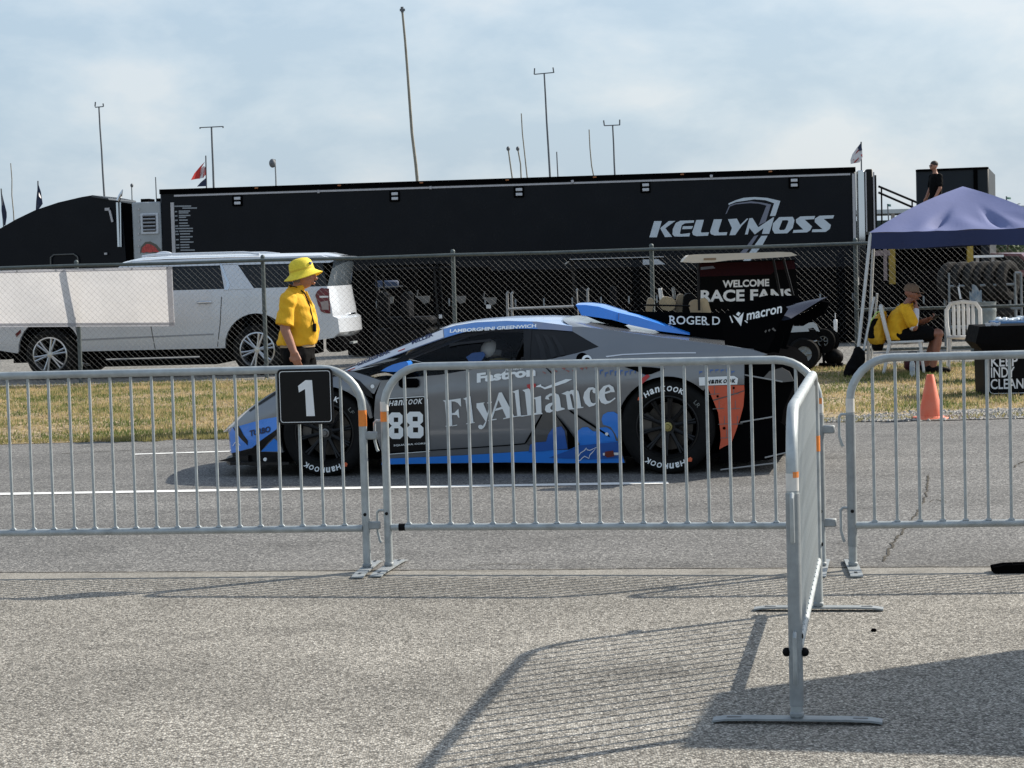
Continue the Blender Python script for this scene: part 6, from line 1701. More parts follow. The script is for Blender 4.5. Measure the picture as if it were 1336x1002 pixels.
c.build('sunglasses', bpy.data.materials['dark lens'], man3)
plat = empty('lift_platform', (p0.x, PD3 + .1, 0), 0, 'dark lift platform under the person in black', 'platform')
c = MB(); c.box((.1, 0, man3.location.z - .05), (2.4, 1.6, .1)); c.build('deck', M['matt_black'], plat)
for dx in (-.9, 1.1): c = MB(); c.box((dx, .3, (man3.location.z - .1) / 2), (.12, .12, man3.location.z - .1)); c.build('leg', M['matt_black'], plat)

# ---------------------------------------------------------------- driver in the car
CM = car.matrix_basis
dx_, dz_ = cs(648, 463, -.36)
drv = empty('person', CM @ Vector((dx_, -.36, 0)), car.rotation_euler.z, 'driver in a white and black helmet partly lit behind the race car side window', 'person')
b = MB(); rings(b, [((.13, 0, .42), .14, .17), ((.10, 0, .60), .13, .18), ((.06, 0, .74), .10, .19), ((.03, 0, .82), .06, .08), ((.01, 0, .87), .055, .06)], 16)
limb(b, [(.06, -.19, .74), (-.05, -.23, .58), (-.27, -.12, .74)], [.06, .05, .036]); limb(b, [(.06, .19, .74), (-.05, .23, .58), (-.27, .12, .74)], [.06, .05, .036])
limb(b, [(.1, -.1, .42), (-.35, -.12, .46)], [.09, .07]); limb(b, [(.1, .1, .42), (-.35, .12, .46)], [.09, .07])
remeshed(b, 'body', mat('dark race suit', (.02, .022, .03), .8), drv, .012, 4)
c = MB(); c.ball((0, 0, dz_), (.132, .115, .125), 20, 14); hel = c.build('helmet', mat('dark helmet', (.02, .02, .022), .2, coat=.6), drv)
c = MB(); c.ball((-.035, -.03, dz_ + .035), (.085, .095, .085), 18, 12); c.build('helmet_lit_patch', mat('lit helmet white', (.80, .80, .76), .25, coat=.6), hel)  # lit part of the helmet, put in as a white patch
c = MB(); c.ball((-.03, 0, dz_ + .012), (.112, .110, .040), 20, 8); c.build('visor', M['suv_glass'], hel)
c = MB(); c.ball((.02, -.02, dz_ - .05), (.105, .112, .055), 16, 8); c.build('helmet_stripe', mat('olive gold stripe', (.20, .17, .06), .3), hel)
c = MB(); c.box((.03, -.13, .80), (.12, .01, .1)); c.build('race_harness', C['blue'], drv)
# ================================================================ blue pop-up canopy
C1 = at(1134, 310, 26.9); C1.z = 0
can = empty('pop_up_canopy', C1, R(-11), 'blue pop up canopy on pale steel legs above the seated person', 'canopy')
M['blue_cloth'] = mat('blue canopy cloth', (.165, .185, .335), .75, 0, .06, 2, .15, 25, spec=.2)
cinv = can.matrix_basis.inverted()
S_, EZ, PZ = 2.45, at(1134, 303.5, 26.9).z, at(1245, 243.5, 27.9).z
cn = [(0, 0), (S_, 0), (S_, S_), (0, S_)]
mb = MB()
def quad_pt(i, u, v):
    a, b_ = cn[i], cn[(i + 1) % 4]; px = a[0] + (b_[0] - a[0]) * u; py = a[1] + (b_[1] - a[1]) * u
    x = px + (S_ / 2 - px) * v; y = py + (S_ / 2 - py) * v
    z = EZ + (PZ - EZ) * v
    e = 4 * u * (1 - u)
    z += -.05 * e * math.sin(math.pi * min(1, v * 1.1)) + .05 * math.sin(math.pi * v)
    z += .026 * math.sin(u * 26 + v * 7) * (1 - v) ** 2 * (1 - abs(2 * u - 1)) ** .5 * math.exp(-((v - .18) / .16) ** 2)
    z += -.10 * math.exp(-(((u - .30 - .1 * v) / .035) ** 2)) * math.exp(-((v - .22) / .16) ** 2) - .095 * math.exp(-(((u - .72 + .1 * v) / .035) ** 2)) * math.exp(-((v - .22) / .16) ** 2)
    return (x, y, z)
for i in range(4): mb.grid(lambda u, v: quad_pt(i, u, v), 40, 20)
mb.build('canopy_top', M['blue_cloth'], can, recalc=False)
M['shaded_val'] = mat('shade dark valance cloth', (.032, .043, .105), .8, 0, .06, 2, spec=.15)  # same canopy cloth, its shade put into a darker colour
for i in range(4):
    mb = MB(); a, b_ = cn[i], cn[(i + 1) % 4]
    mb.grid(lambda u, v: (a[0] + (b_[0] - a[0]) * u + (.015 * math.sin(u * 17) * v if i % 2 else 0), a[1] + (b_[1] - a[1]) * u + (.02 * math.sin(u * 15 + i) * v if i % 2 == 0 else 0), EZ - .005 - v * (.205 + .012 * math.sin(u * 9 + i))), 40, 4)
    mb.build('valance', M['shaded_val'], can, recalc=False)
M['leg_steel'] = mat('pale canopy leg', (.52, .53, .53), .45, .3, .08, 8)
ft = [at(1116, 488, 26.75), None, None, None]
f0 = cinv @ Vector((ft[0].x, ft[0].y, 0)); 
feet = [(f0.x, f0.y), (S_ + .15, -.05), (S_ + .1, S_ + .05), (-.1, S_ + .05)]
for (cx_, cy_), (fx_, fy_) in zip(cn, feet):
    mb = MB(); mb.tube([(cx_ * .985 + .02, cy_ * .985 + .02, EZ), (fx_, fy_, .02)], .022, 8); mb.tube([(cx_ * .985 + .05, cy_ * .985 + .03, EZ * .55), (fx_ + .04, fy_ + .02, .02)], .016, 8); mb.box((fx_, fy_, .01), (.12, .12, .015)); mb.build('leg', M['leg_steel'], can)
    for k in range(2):
        pass
ins = [Vector((0, .1, 0)), Vector((-.1, 0, 0)), Vector((0, -.1, 0)), Vector((.1, 0, 0))]
for i in range(4):
    a, b_ = cn[i], cn[(i + 1) % 4]
    for (u0, u1) in ((.01, .5), (.5, .99)):
        mb = MB(); q = lambda u, z: (a[0] + (b_[0] - a[0]) * u, a[1] + (b_[1] - a[1]) * u, z)
        mb.tube([Vector(q(u0, EZ - .06)) + ins[i], Vector(q(u1, EZ - .08)) + ins[i]], .012, 6); mb.build('truss_bar', M['leg_steel'], can)
# black weight bag strapped to the near left foot
wb = empty('weight_bag', can.matrix_basis @ Vector((f0.x, f0.y, 0)), 0, 'black sand weight bag strapped to the canopy foot', 'weight bag')
mb = MB(); P_ = lambda px, py: at(px, py, 26.7) - wb.location
limb(mb, [P_(1119, 458), P_(1116, 470), P_(1111, 480), P_(1106, 489)], [.06, .075, .085, .06]); limb(mb, [P_(1125, 460), P_(1122, 474), P_(1117, 482)], [.045, .06, .05])
remeshed(mb, 'bag', M['black_cloth'], wb, .015, 4, .008, 5)
mb = MB(); mb.tube([P_(1114, 463), P_(1121, 458), P_(1127, 464)], .012, 6); mb.build('strap', M['black_plastic'], wb)

# ================================================================ black bin with lettering
bn = ground(1285, 517); tb = empty('trash_bin', bn, R(-3), 'black square bin with white letters KEEP INDY CLEAN at the right edge', 'trash bin')
tinv2 = tb.matrix_basis.inverted()
fb = Vector((math.sin(R(3)) * -1, -math.cos(R(3)), 0)); fb = (tb.matrix_basis.to_3x3() @ Vector((0, -1, 0)))
def bl2(px, py, off=0.0): return tinv2 @ hit(px, py, bn + fb * off, fb)
BW, BZ = .64, bl2(1290, 455).z
mb = MB(); mb.prism([(0.0, 0), (BW - .0, 0), (BW, BZ + .02), (-.01, BZ + .02)], (0, .6)); mb.build('bin_box', M['black_plastic'], tb)
mb = MB(); zt_ = bl2(1290, 425.5).z
vs = [(-.02, -.03, BZ - .02), (-.10, -.05, BZ + .07), (-.055, -.045, zt_), (BW + .05, -.045, zt_), (BW + .09, -.05, BZ + .07), (BW + .02, -.03, BZ - .02)]
n = 6; vb_ = [(x, .66 if True else 0, z) for x, y, z in vs]
mb.add(vs + vb_, [tuple(range(6)), tuple(range(11, 5, -1))] + [(i, (i + 1) % 6, 6 + (i + 1) % 6, 6 + i) for i in range(6)]); mb.build('liner_bag', mat('black bin liner', (.004, .004, .0045), .7, 0, .2, 8, .5, 14, spec=.04), tb)
mb = MB()
for body, py0, px0, px1 in (('KEEP', 478.5, 1293, 1328), ('INDY', 492.8, 1293, 1324), ('CLEAN', 508.0, 1292.5, 1335.5)):
    a, b_ = bl2(px0, py0, .004), bl2(px1, py0 - .6, .004); h_ = 13.2 / 118
    lettering(mb, body, lambda u, v, a=a, b_=b_: (a.x + u, -.004, a.z + v - .0), width=(b_.x - a.x), height=h_, bold=.015)
mb.build('lettering', M['white_print'], tb)
a, b_ = bl2(1291, 514), bl2(1340, 459); o_ = rounded(.48, b_.z - a.z, .05, 6, a.x + .235, (a.z + b_.z) / 2); i_ = rounded(.468, b_.z - a.z - .012, .045, 6, a.x + .235, (a.z + b_.z) / 2); n = len(o_)
mb = MB(); mb.add([(p, -.003, q) for p, q in o_] + [(p, -.003, q) for p, q in i_], [(k, (k + 1) % n, n + (k + 1) % n, n + k) for k in range(n)]); mb.build('border_line', M['white_print'], tb, recalc=False)
mb = MB(); rr = random.Random(4)
for k in range(9): x = bl2(1287 + k * 2.2, 430).x; mb.box((x, .02, zt_ + .012 + rr.uniform(0, .015)), (.014, .03, .035), Matrix.Rotation(rr.uniform(-.5, .5), 3, 'Y'))
mb.build('crumpled_film', mat('pale film', (.55, .55, .57), .3), tb)
# blue crate of ice beside the bin liner
cl_ = at(1322, 421, 25.2); ice = empty('storage_tub', (cl_.x, cl_.y, 0), R(-3), 'blue lidded tub with pale contents behind the black bin', 'tub')
zt2 = at(1322, 421, 25.2).z
mb = MB(); mb.box((.12, .2, zt2 / 2 - .02), (.62, .45, zt2 - .05), None, .03); mb.build('tub_body', mat('navy tub', (.02, .035, .09), .4), ice)
mb = MB(); mb.box((.12, .2, zt2), (.68, .5, .035), None, .012); mb.build('rim', mat('blue rim', (.05, .14, .30), .4), ice)
mb = MB(); rr = random.Random(8)
for k in range(26): mb.box((rr.uniform(-.15, .38), rr.uniform(.0, .38), zt2 + .025 + rr.uniform(0, .03)), (.06, .06, .03), Matrix.Rotation(rr.uniform(-1, 1), 3, 'Z') @ Matrix.Rotation(rr.uniform(-.5, .5), 3, 'X'), .006)
tag(mb.build('ice', mat('ice pieces', (.60, .66, .70), .2), ice), kind='stuff')

# traffic cone
tcn = ground(1214.5, 547); cone = empty('traffic_cone', tcn, R(10), 'faded orange traffic cone on the gravel edge', 'traffic cone')
M['cone'] = mat('faded orange rubber', (.78, .13, .055), .6, 0, .12, 9, c2=(.76, .20, .11))
hc = (547 - 488) / 138.0
mb = MB(); mb.lathe([(.022, hc - .01), (.030, hc), (.034, hc - .004), (.115, .035), (.125, .03), (.13, .02)], (0, 0, 0), 'Z', 32); mb.build('cone_body', M['cone'], cone)
mb = MB(); mb.box((0, 0, .011), (.28, .28, .022), None, .01); mb.build('base', M['cone'], cone)
# water bottle on the grass by the chair
wb2 = ground(1190.5, 492); bot = empty('water_bottle', wb2, 0, 'clear plastic water bottle standing under the seated person', 'bottle')
mb = MB(); mb.lathe([(0, 0), (.033, 0), (.036, .01), (.034, .08), (.036, .15), (.030, .19), (.014, .215), (.013, .225)], (0, 0, 0), 'Z', 16); mb.build('bottle_body', mat('clear bottle plastic', (.7, .76, .78), .15, alpha=.5), bot)
mb = MB(); mb.lathe([(0, .243), (.015, .243), (.016, .222), (.013, .222)], (0, 0, 0), 'Z', 12); mb.build('bottle_cap', M['white_paint'], bot)
mb = MB(); mb.lathe([(.0362, .08), (.0368, .13)], (0, 0, 0), 'Z', 16); mb.build('paper_band', mat('dull label', (.35, .40, .45), .6), bot, recalc=False)
cb = empty('cooler_bag', ground(1196, 486) + Vector((0, .25, 0)), 0, 'small dark red bag on the ground under the chair', 'bag')
mb = MB(); mb.box((0, 0, .1), (.22, .2, .2), None, .05); mb.build('bag_body', mat('maroon nylon', (.07, .008, .015), .7), cb)
mb = MB(); mb.tube([(-.07, 0, .2), (-.05, 0, .26), (.05, 0, .26), (.07, 0, .2)], .01, 6); mb.build('handle', M['black_cloth'], cb)

# grey steel drum, tyre rack, tyres
dr = at(1283, 425, 32.5); drum = empty('steel_drum', (dr.x, dr.y, 0), 0, 'grey steel drum behind the empty chair', 'drum')
dz1 = at(1283, 394, 32.5).z
mb = MB(); prof = [(0, .01), (.20, .01), (.205, .02)]
for k in range(3): z_ = dz1 * (k + .5) / 3; prof += [(.20, z_ - .03), (.208, z_), (.20, z_ + .03)]
prof += [(.20, dz1 - .02), (.207, dz1), (.19, dz1), (.19, dz1 - .02), (0, dz1 - .02)]
mb.lathe(prof, (0, 0, 0), 'Z', 28); mb.build('drum_body', mat('grey drum paint', (.22, .25, .25), .45, .4, .15, 6), drum)
RD = 33.6
rk = at(1240, 420, RD); rack = empty('tyre_rack', (rk.x, rk.y, 0), R(-4), 'low tubular rack carrying a row of slick race tyres', 'rack')
rinv = rack.matrix_basis.inverted()
rl = lambda px, py, dy=0.0: (rinv @ at(px, py, RD)) + Vector((0, dy, 0))
M['rack_steel'] = mat('dull rack tube', (.20, .22, .23), .45, .5, .15, 8)
for dy in (0, .5):
    for (a, b_) in (((1238, 373.5), (1323, 371)), ((1238, 428), (1323, 426)), ((1238, 405), (1333, 402))):
        mb = MB(); mb.tube([rl(*a, dy), rl(*b_, dy)], .022, 8); mb.build('rail', M['rack_steel'], rack)
    for px in (1238, 1324, 1332):
        p = rl(px, 356, dy); mb = MB(); mb.tube([(p.x, p.y, 0), (p.x, p.y, p.z)], .02, 8); mb.build('post', M['rack_steel'], rack)
    mb = MB(); mb.tube([rl(1324, 356, dy), rl(1332, 356, dy)], .02, 8); mb.build('rail', M['rack_steel'], rack)
tm = MB(); tm.lathe([(.2, -.065), (.27, -.082), (.31, -.066), (.325, -.03), (.325, .03), (.31, .066), (.27, .082), (.2, .065)], (0, 0, 0), 'X', 36); tm.mi = [1 if abs(sum(tm.v[i][0] for i in f) / 4) > .068 or max(math.hypot(tm.v[i][1], tm.v[i][2]) for i in f) < .3 else 0 for f in tm.f]; tmesh = tm.mesh('race_tyre', [mat('paler tread rubber', (.022, .0215, .0205), .8, 0, .5, 9, .1, 60, spec=.1), M['rubber']])  # treads paler than the sidewalls, parting the tyres in the row
rx0, rx1 = rl(1237, 372), rl(1325, 370)
names = ['first', 'second', 'third', 'fourth', 'fifth', 'sixth']
for k in range(6):
    o = link_mesh('racing_slick', tmesh); t = (k + .5) / 6
    wp = rack.matrix_basis @ Vector((rx0.x + (rx1.x - rx0.x) * t, .25, rx0.z + .05)); o.location = wp; o.rotation_euler = (0, 0, R(-4) + R(-40) + R((k % 3 - 1) * 5))
    tag(o, f'upright slick race tyre on the rack, {names[k]} from the left in the row', 'tyre', 'race tyres on the rack')
for k, px in enumerate((1292, 1310)):
    o = link_mesh('racing_slick', tmesh); p = rack.matrix_basis @ (rl(px, 397) + Vector((0, .25, 0))); o.location = p + Vector((0, 0, -.02 - .0)); o.rotation_euler = (0, R(90), 0)
    o.location.z = .60 - .27 * k
    o.location.x = (rack.matrix_basis @ rl(1304, 390)).x
    tag(o, ['dusty tyre lying flat under the rack, upper of the two', 'dusty tyre lying flat under the rack, lower of the two'][k], 'tyre', 'race tyres on the rack')
rag = empty('shop_rag', rack.matrix_basis @ rl(1274, 383), 0, 'blue and white rags hung from the tyre rack rail', 'rag')
mb = MB(); mb.grid(lambda u, v: (-.12 + .2 * u, -.03 + .02 * math.sin(u * 9), .1 - .3 * v + .05 * math.sin(u * 5)), 6, 6); mb.build('cloth', mat('blue rag', (.08, .16, .24), .8, c2=(.4, .42, .42), vscale=9), rag, recalc=False)
tgp = empty('paper_tag', rack.matrix_basis @ rl(1251, 382), 0, 'white paper tag tied to the tyre rack rail', 'tag')
mb = MB(); mb.box((0, -.05, 0), (.03, .006, .2), Matrix.Rotation(R(-10), 3, 'Y')); mb.tube([(0, -.05, .1), (0, -.03, .16)], .003, 5); mb.build('card', M['white_paint'], tgp)

# dark open container with yellow posts
YD = 39.0
y0_, y1_ = at(1157, 400, YD), at(1272, 400, YD); yc_ = empty('dark_container', (y0_.x, y0_.y, 0), R(-3), 'open dark container with yellow corner posts behind the canopy', 'container')
yw = y1_.x - y0_.x; yz = at(1200, 306, YD).z + .05
mb = MB(); mb.box((yw / 2, 1.6, .06), (yw, 3, .12)); mb.box((yw / 2, 3.1, yz / 2), (yw, .06, yz)); mb.box((.04, 1.6, yz / 2), (.06, 3, yz)); mb.box((yw - .04, 1.6, yz / 2), (.06, 3, yz)); mb.build('shell', M['matt_black'], yc_)
mb = MB(); mb.box((yw / 2, 1.6, yz + .03), (yw + .02, 3.1, .06)); mb.box((yw / 2, .03, yz - .15), (yw - .3, .05, .34)); mb.build('roof_panel', mat('olive dark panel', (.028, .026, .016), .7), yc_)
M['yellow_steel'] = mat('worn yellow steel', (.42, .27, .04), .6, 0, .25, 6)
for x, zb in ((.11, at(1163, 366, YD).z), (yw - .1, at(1267, 348, YD).z)):
    mb = MB(); mb.box((x, -.02, yz / 2 + .1), (.11, .1, yz - .2)); mb.build('corner_post', M['yellow_steel'], yc_)
mb = MB(); mb.box((-.1, -.1, at(1155, 330, YD).z), (.32, .06, .1)); mb.box((-.03, -.12, at(1157, 345, YD).z), (.06, .06, .6)); mb.build('bracket', mat('pinkish primer', (.30, .22, .20), .7), yc_)

# black flight cases, carts and cabinets lined up behind the fence
def cabinet(px0, px1, pytop, Y, label, doors=3, name='equipment_cabinet', depth=.85, m_='matt_black', group=None):
    a, b_ = at(px0, 400, Y), at(px1, 400, Y); zt = at((px0 + px1) / 2, pytop, Y).z; w = b_.x - a.x
    root = empty(name, (a.x, Y, 0), R(-2), label, 'cabinet', group)
    mb = MB(); mb.box((w / 2, depth / 2, (zt + .03) / 2), (w, depth, zt - .03), None, .02); mb.build('carcass', M[m_], root)
    for k in range(doors):
        x = w * (k + .5) / doors
        mb = MB(); mb.box((x, -.008, zt * .52), (w / doors - .03, .022, zt * .86), None, .006); d_ = mb.build('door', M['matt_black'], root)
        mb = MB(); mb.box((x + w / doors * .36, -.03, zt * .6), (.03, .025, .14), None, .006); mb.build('latch', M['galv_dull'], d_)
    return root
cg = 'black cabinets lined up behind the fence'
cabinet(452, 545, 352, 37.0, 'black cabinet nearest the silver car tail light', 2, group=cg)
cabinet(546, 640, 349, 37.2, 'black cabinet straddling the fence post above the car roof', 2, group=cg)
cabinet(641, 752, 352, 37.2, 'black cabinet behind the long steel push cart', 3, group=cg)
cabinet(753, 862, 349, 37.2, 'black cabinet behind the dark roofed cart', 3, group=cg)
cabinet(863, 990, 351, 37.2, 'black cabinet behind the beige cart seats', 3, group=cg)
cabinet(991, 1118, 349, 37.2, 'black cabinet right of the welcome board', 3, group=cg)
cabinet(1119, 1180, 372, 36.6, 'black cabinet left of the seated person head', 1, group=cg)
cabinet(1181, 1236, 354, 36.4, 'tall black cabinet right behind the seated person', 2, group=cg)
cabinet(1237, 1400, 362, 37.0, 'black cabinet behind the tyre rack', 3, group=cg)
# small bright things among them
def bits(px, py, Y, d, label, cat, m_, name):
    p = at(px, py, Y); o = MB(); o.box((0, 0, 0), d, None, min(d) * .3); ob = o.build(name, m_, None, p); tag(ob, label, cat)
wt = M['white_paint']
# steel push cart with tall end handles
PC = 35.0
c0_ = at(661, 440, PC); cart = empty('push_cart', (c0_.x, c0_.y, 0), R(-2), 'long low steel push cart with upright end handles', 'cart'); kinv2 = cart.matrix_basis.inverted()
pl = lambda px, py, dy=0.0: (kinv2 @ at(px, py, PC)) + Vector((0, dy, 0))
M['cart_steel'] = mat('worn cart steel', (.34, .34, .33), .5, .3, .15, 6)
for px, py, dy in ((661.5, 381, 0), (666, 382, .5), (752, 377, 0), (766.5, 377, .5)):
    p = pl(px, py, dy); mb = MB(); mb.tube([(p.x, dy, .15), (p.x, dy, p.z - .03), (p.x + .03, dy, p.z)], .024, 8); mb.build('handle_post', M['cart_steel'], cart)
for dy in (0, .5): mb = MB(); mb.tube([pl(661, 403.5, dy), pl(752, 400, dy)], .018, 8); mb.build('side_rail', M['cart_steel'], cart)
a, b_ = pl(660, 450), pl(768, 450); mb = MB(); mb.box(((a.x + b_.x) / 2, .25, .2), (b_.x - a.x, .55, .05)); mb.build('deck', M['matt_black'], cart)
for x in (a.x + .2, b_.x - .2):
    for dy in (0, .5): mb = MB(); mb.lathe([(.0, -.02), (.09, -.02), (.09, .02), (0, .02)], (0, 0, 0), 'Y', 16); mb.build('wheel', M['rubber'], cart, (x, dy, .09))
# dark roofed cart behind the fence
def buggy(px0, px1, pyroof, Y, label, roofm, edge):
    a, b_ = at(px0, 440, Y), at(px1, 440, Y); w = b_.x - a.x; zt = at((px0 + px1) / 2, pyroof, Y).z
    root = empty('golf_cart', (a.x, Y, 0), R(-3), label, 'golf cart', 'golf carts')
    mb = MB(); mb.box((w / 2, .55, zt), (w, 1.15, .04), None, .015); mb.build('roof', roofm, root)
    mb = MB(); mb.tube([(0.0, 0, zt - .06), (.08, -.01, zt + .01), (w, -.01, zt + .012)], .014, 6); mb.build('roof_edge', edge, root)
    for x in (.15, w - .15):
        for y in (.05, 1.05): mb = MB(); mb.tube([(x, y, .5), (x - .05, y, zt)], .018, 6); mb.build('roof_post', M['black_paint'], root)
    mb = MB(); mb.box((w / 2, .55, .42), (w * .96, 1.1, .3), None, .06); mb.build('body', M['black_plastic'], root)
    for x in (w * .3, w * .62):
        mb = MB(); mb.box((x, .55, .68), (.45, 1.0, .16), None, .05); mb.box((x - .22, .55, .95), (.12, 1.0, .45), None, .05); mb.build('seat', mat('darkened seat vinyl', (.006, .0065, .008), .7, spec=.05) if 'darkened seat vinyl' not in bpy.data.materials else bpy.data.materials['darkened seat vinyl'], root)  # seat vinyl coloured near black in place of shade falling on it
    for x in (w * .15, w * .85):
        for y in (.05, 1.05): mb = MB(); mb.lathe([(0, -.1), (.12, -.1), (.22, -.09), (.225, 0), (.22, .09), (0, .09)], (0, 0, 0), 'Y', 20); mb.build('wheel', M['rubber'], root, (x, y, .225))
    return root
buggy(740, 868, 338, 33.0, 'dark roofed golf cart behind the fence in front of the trailer', M['matt_black'], M['cart_steel'])
buggy(484, 585, 347, 33.6, 'black golf cart behind the fence right of the silver car', M['matt_black'], M['matt_black'])
M['tan'] = mat('tan vinyl seat', (.52, .40, .24), .55, 0, .1, 8)
M['beige_roof'] = mat('beige moulded roof', (.62, .55, .45), .5, 0, .05, 4)

# beige roofed cart with the welcome board, in front of the fence
GD = 28.7
ga, gb = at(842, 440, GD), at(1066, 440, GD); gc = empty('golf_cart', (ga.x, GD + .1, 0), R(-3), 'golf cart with a beige roof, tan seats and a dark WELCOME RACE FANS board', 'golf cart', 'golf carts')
gi = gc.matrix_basis.inverted()
gl2 = lambda px, py, dy=0.0: Vector((((gi @ at(px, py, GD + .1 + dy)).x), dy, at(px, py, GD + .1 + dy).z))
rz1 = gl2(960, 331).z; ra, rb = gl2(891, 335), gl2(1036, 331)
prof_ = [gl2(*p) for p in ((890.5, 342), (892, 338.5), (898, 333), (912, 331.8), (1015, 328.6), (1031, 329.2), (1039, 333), (1030, 334.6), (1012, 336), (950, 339.5), (930, 342.2), (905, 343))]
mb = MB(); mb.prism([(p.x, p.z) for p in prof_], (-.06, 1.1)); mb.build('roof', M['beige_roof'], gc)
mb = MB(); a = gl2(905, 338); mb.box((a.x + .22, -.062, a.z - .005), (.17, .012, .028)); mb.build('roof_slot', mat('tan slot', (.25, .17, .10), .6), gc)
for (p, q) in (((911, 341), (912, 405)), ((1008, 338), (1021, 405)), ((1021, 337), (1039, 405))):
    mb = MB(); mb.tube([gl2(*p, -.02), gl2(*q, -.02)], .018, 8); mb.build('roof_post', M['black_paint'], gc)
    mb = MB(); mb.tube([gl2(*p, 1.1), gl2(*q, 1.1)], .018, 8); mb.build('roof_post', M['black_paint'], gc)
b0, b1, b2, b3 = gl2(909, 342, .3), gl2(1036, 338.5, .3), gl2(1042, 402, .3), gl2(909, 404, .3)
mb = MB(); F = [b0, b1, b2, b3]; mb.add([Vector(p) for p in F] + [Vector(p) + Vector((0, .03, 0)) for p in F], [(0, 1, 2, 3), (7, 6, 5, 4), (0, 4, 5, 1), (1, 5, 6, 2), (2, 6, 7, 3), (3, 7, 4, 0)])
board = mb.build('welcome_board', mat('dark board', (.004, .004, .0042), .6, spec=.04), gc)
mb = MB(); F = [gl2(911, 343.5, .296), gl2(1035, 340, .296), gl2(1037, 351, .296), gl2(1012, 352, .296), gl2(1005, 358, .296), gl2(912, 361, .296)]; mb.add(F, [tuple(range(6))]); mb.build('maroon_reflection', mat('maroon reflection', (.030, .009, .012), .6, spec=.04), board)  # reflection in the board, put in as a maroon patch
mb = MB(); F = [gl2(914, 348.5, .293), gl2(930, 347, .293), gl2(933, 350, .293), gl2(914, 352, .293)]; mb.add(F, [(0, 1, 2, 3)]); mb.build('print_mark', mat('grey blue print', (.16, .18, .25), .5), board)
for body, p, q, h_ in (('WELCOME', (942.5, 375.3), (1003, 373.3), 9.6), ('RACE FANS', (914, 394), (1033, 392), 15.6)):
    vs, fs = text2d(body, 1, 1, bold=.035); mb = MB()
    mb.add([gl2(p[0] + (q[0] - p[0]) * a + 0 * b_, p[1] + (q[1] - p[1]) * a - h_ * b_, .292) for a, b_ in vs], fs); mb.build('lettering', mat('off white print', (.90, .89, .86), .6) if 'off white print' not in bpy.data.materials else bpy.data.materials['off white print'], board)
# seats
def seatback(px, py0, py1, wpx, dy, m_, lean=0):
    a, b_ = gl2(px - wpx / 2, py0, dy), gl2(px + wpx / 2, py1, dy); mb = MB(); w = b_.x - a.x; h_ = a.z - b_.z
    mb.prism(rounded(w, h_, min(w, h_) * .45, 6), (-.22, .22)); o = mb.build('seat_back', m_, gc, ((a.x + b_.x) / 2, dy + .22, (a.z + b_.z) / 2)); o.rotation_euler = (0, R(lean), 0)
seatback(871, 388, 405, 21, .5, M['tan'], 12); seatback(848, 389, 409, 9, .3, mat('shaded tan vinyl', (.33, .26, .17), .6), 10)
seatback(888, 384, 410, 12, .6, bpy.data.materials['shaded tan vinyl'], 10); seatback(899, 383, 412, 16, .3, M['black_plastic'], 5)
seatback(919, 389, 413, 14, .15, M['tan'], -14); seatback(908, 391, 413, 17, .1, bpy.data.materials['shaded tan vinyl'], -14)
mb = MB(); mb.tube([gl2(838, 398, .1), gl2(900, 399, .1)], .014, 6); mb.build('arm_rail', M['black_paint'], gc)
for px, py, r_ in ((861, 376, .03), (878, 375, .025)):
    mb = MB(); a = gl2(px, py, .9); mb.tube([(a.x, .9, a.z), (a.x + .02, .9, a.z - .16)], r_, 8); mb.build('grab_post', M['white_paint'] if r_ > .026 else M['galv_dull'], gc)
# body, cowl, wheels
mb = MB(); q_ = [gl2(*p) for p in ((838, 412), (1000, 412), (1018, 425), (1062, 430), (1070, 442), (1060, 448), (1035, 452), (1010, 462), (838, 466))]; mb.prism([(p.x, p.z) for p in q_], (0, 1.1)); mb.build('body', M['black_plastic'], gc)
mb = MB()
for poly in ([(1015, 434), (1017.7, 426), (1028, 425.5), (1025, 433.8)], [(1028.5, 433.5), (1031, 425.4), (1047, 425), (1053, 421), (1060, 419.8), (1064.5, 423), (1068.5, 432.5), (1064, 431.5), (1060, 427), (1053, 428), (1055, 432)]):
    F = [gl2(a, b_, -.012) for a, b_ in poly]; mb.add(F, [tuple(range(len(F)))])
mb.build('cowl_stripe', mat('pale cowl', (.50, .54, .56), .4), gc)
mb = MB(); mb.tube([gl2(1041, 451, -.03), gl2(1065, 444, -.03)], .014, 6); mb.build('bumper_bar', M['cart_steel'], gc)
for px, dy in ((1047.5, -.02), (1052, 1.0), (868, -.02), (868, 1.0)):
    a = gl2(px, 465, dy); mb = MB(); mb.lathe([(.11, -.10), (.20, -.11), (.225, -.08), (.225, .08), (.2, .1), (.1, .1)], (0, 0, 0), 'Y', 28); w_ = mb.build('wheel', M['rubber'], gc, (a.x, dy + .05, .225))
    mb = MB(); mb.lathe([(0, -.085), (.04, -.095), (.06, -.08), (.10, -.085), (.115, -.10)], (0, 0, 0), 'Y', 20)
    for s_ in range(5): an = s_ * 1.257; mb.tube([(.03 * math.cos(an), -.09, .03 * math.sin(an)), (.1 * math.cos(an), -.095, .1 * math.sin(an))], .012, 5)
    mb.build('rim', M['galv_dull'], w_)
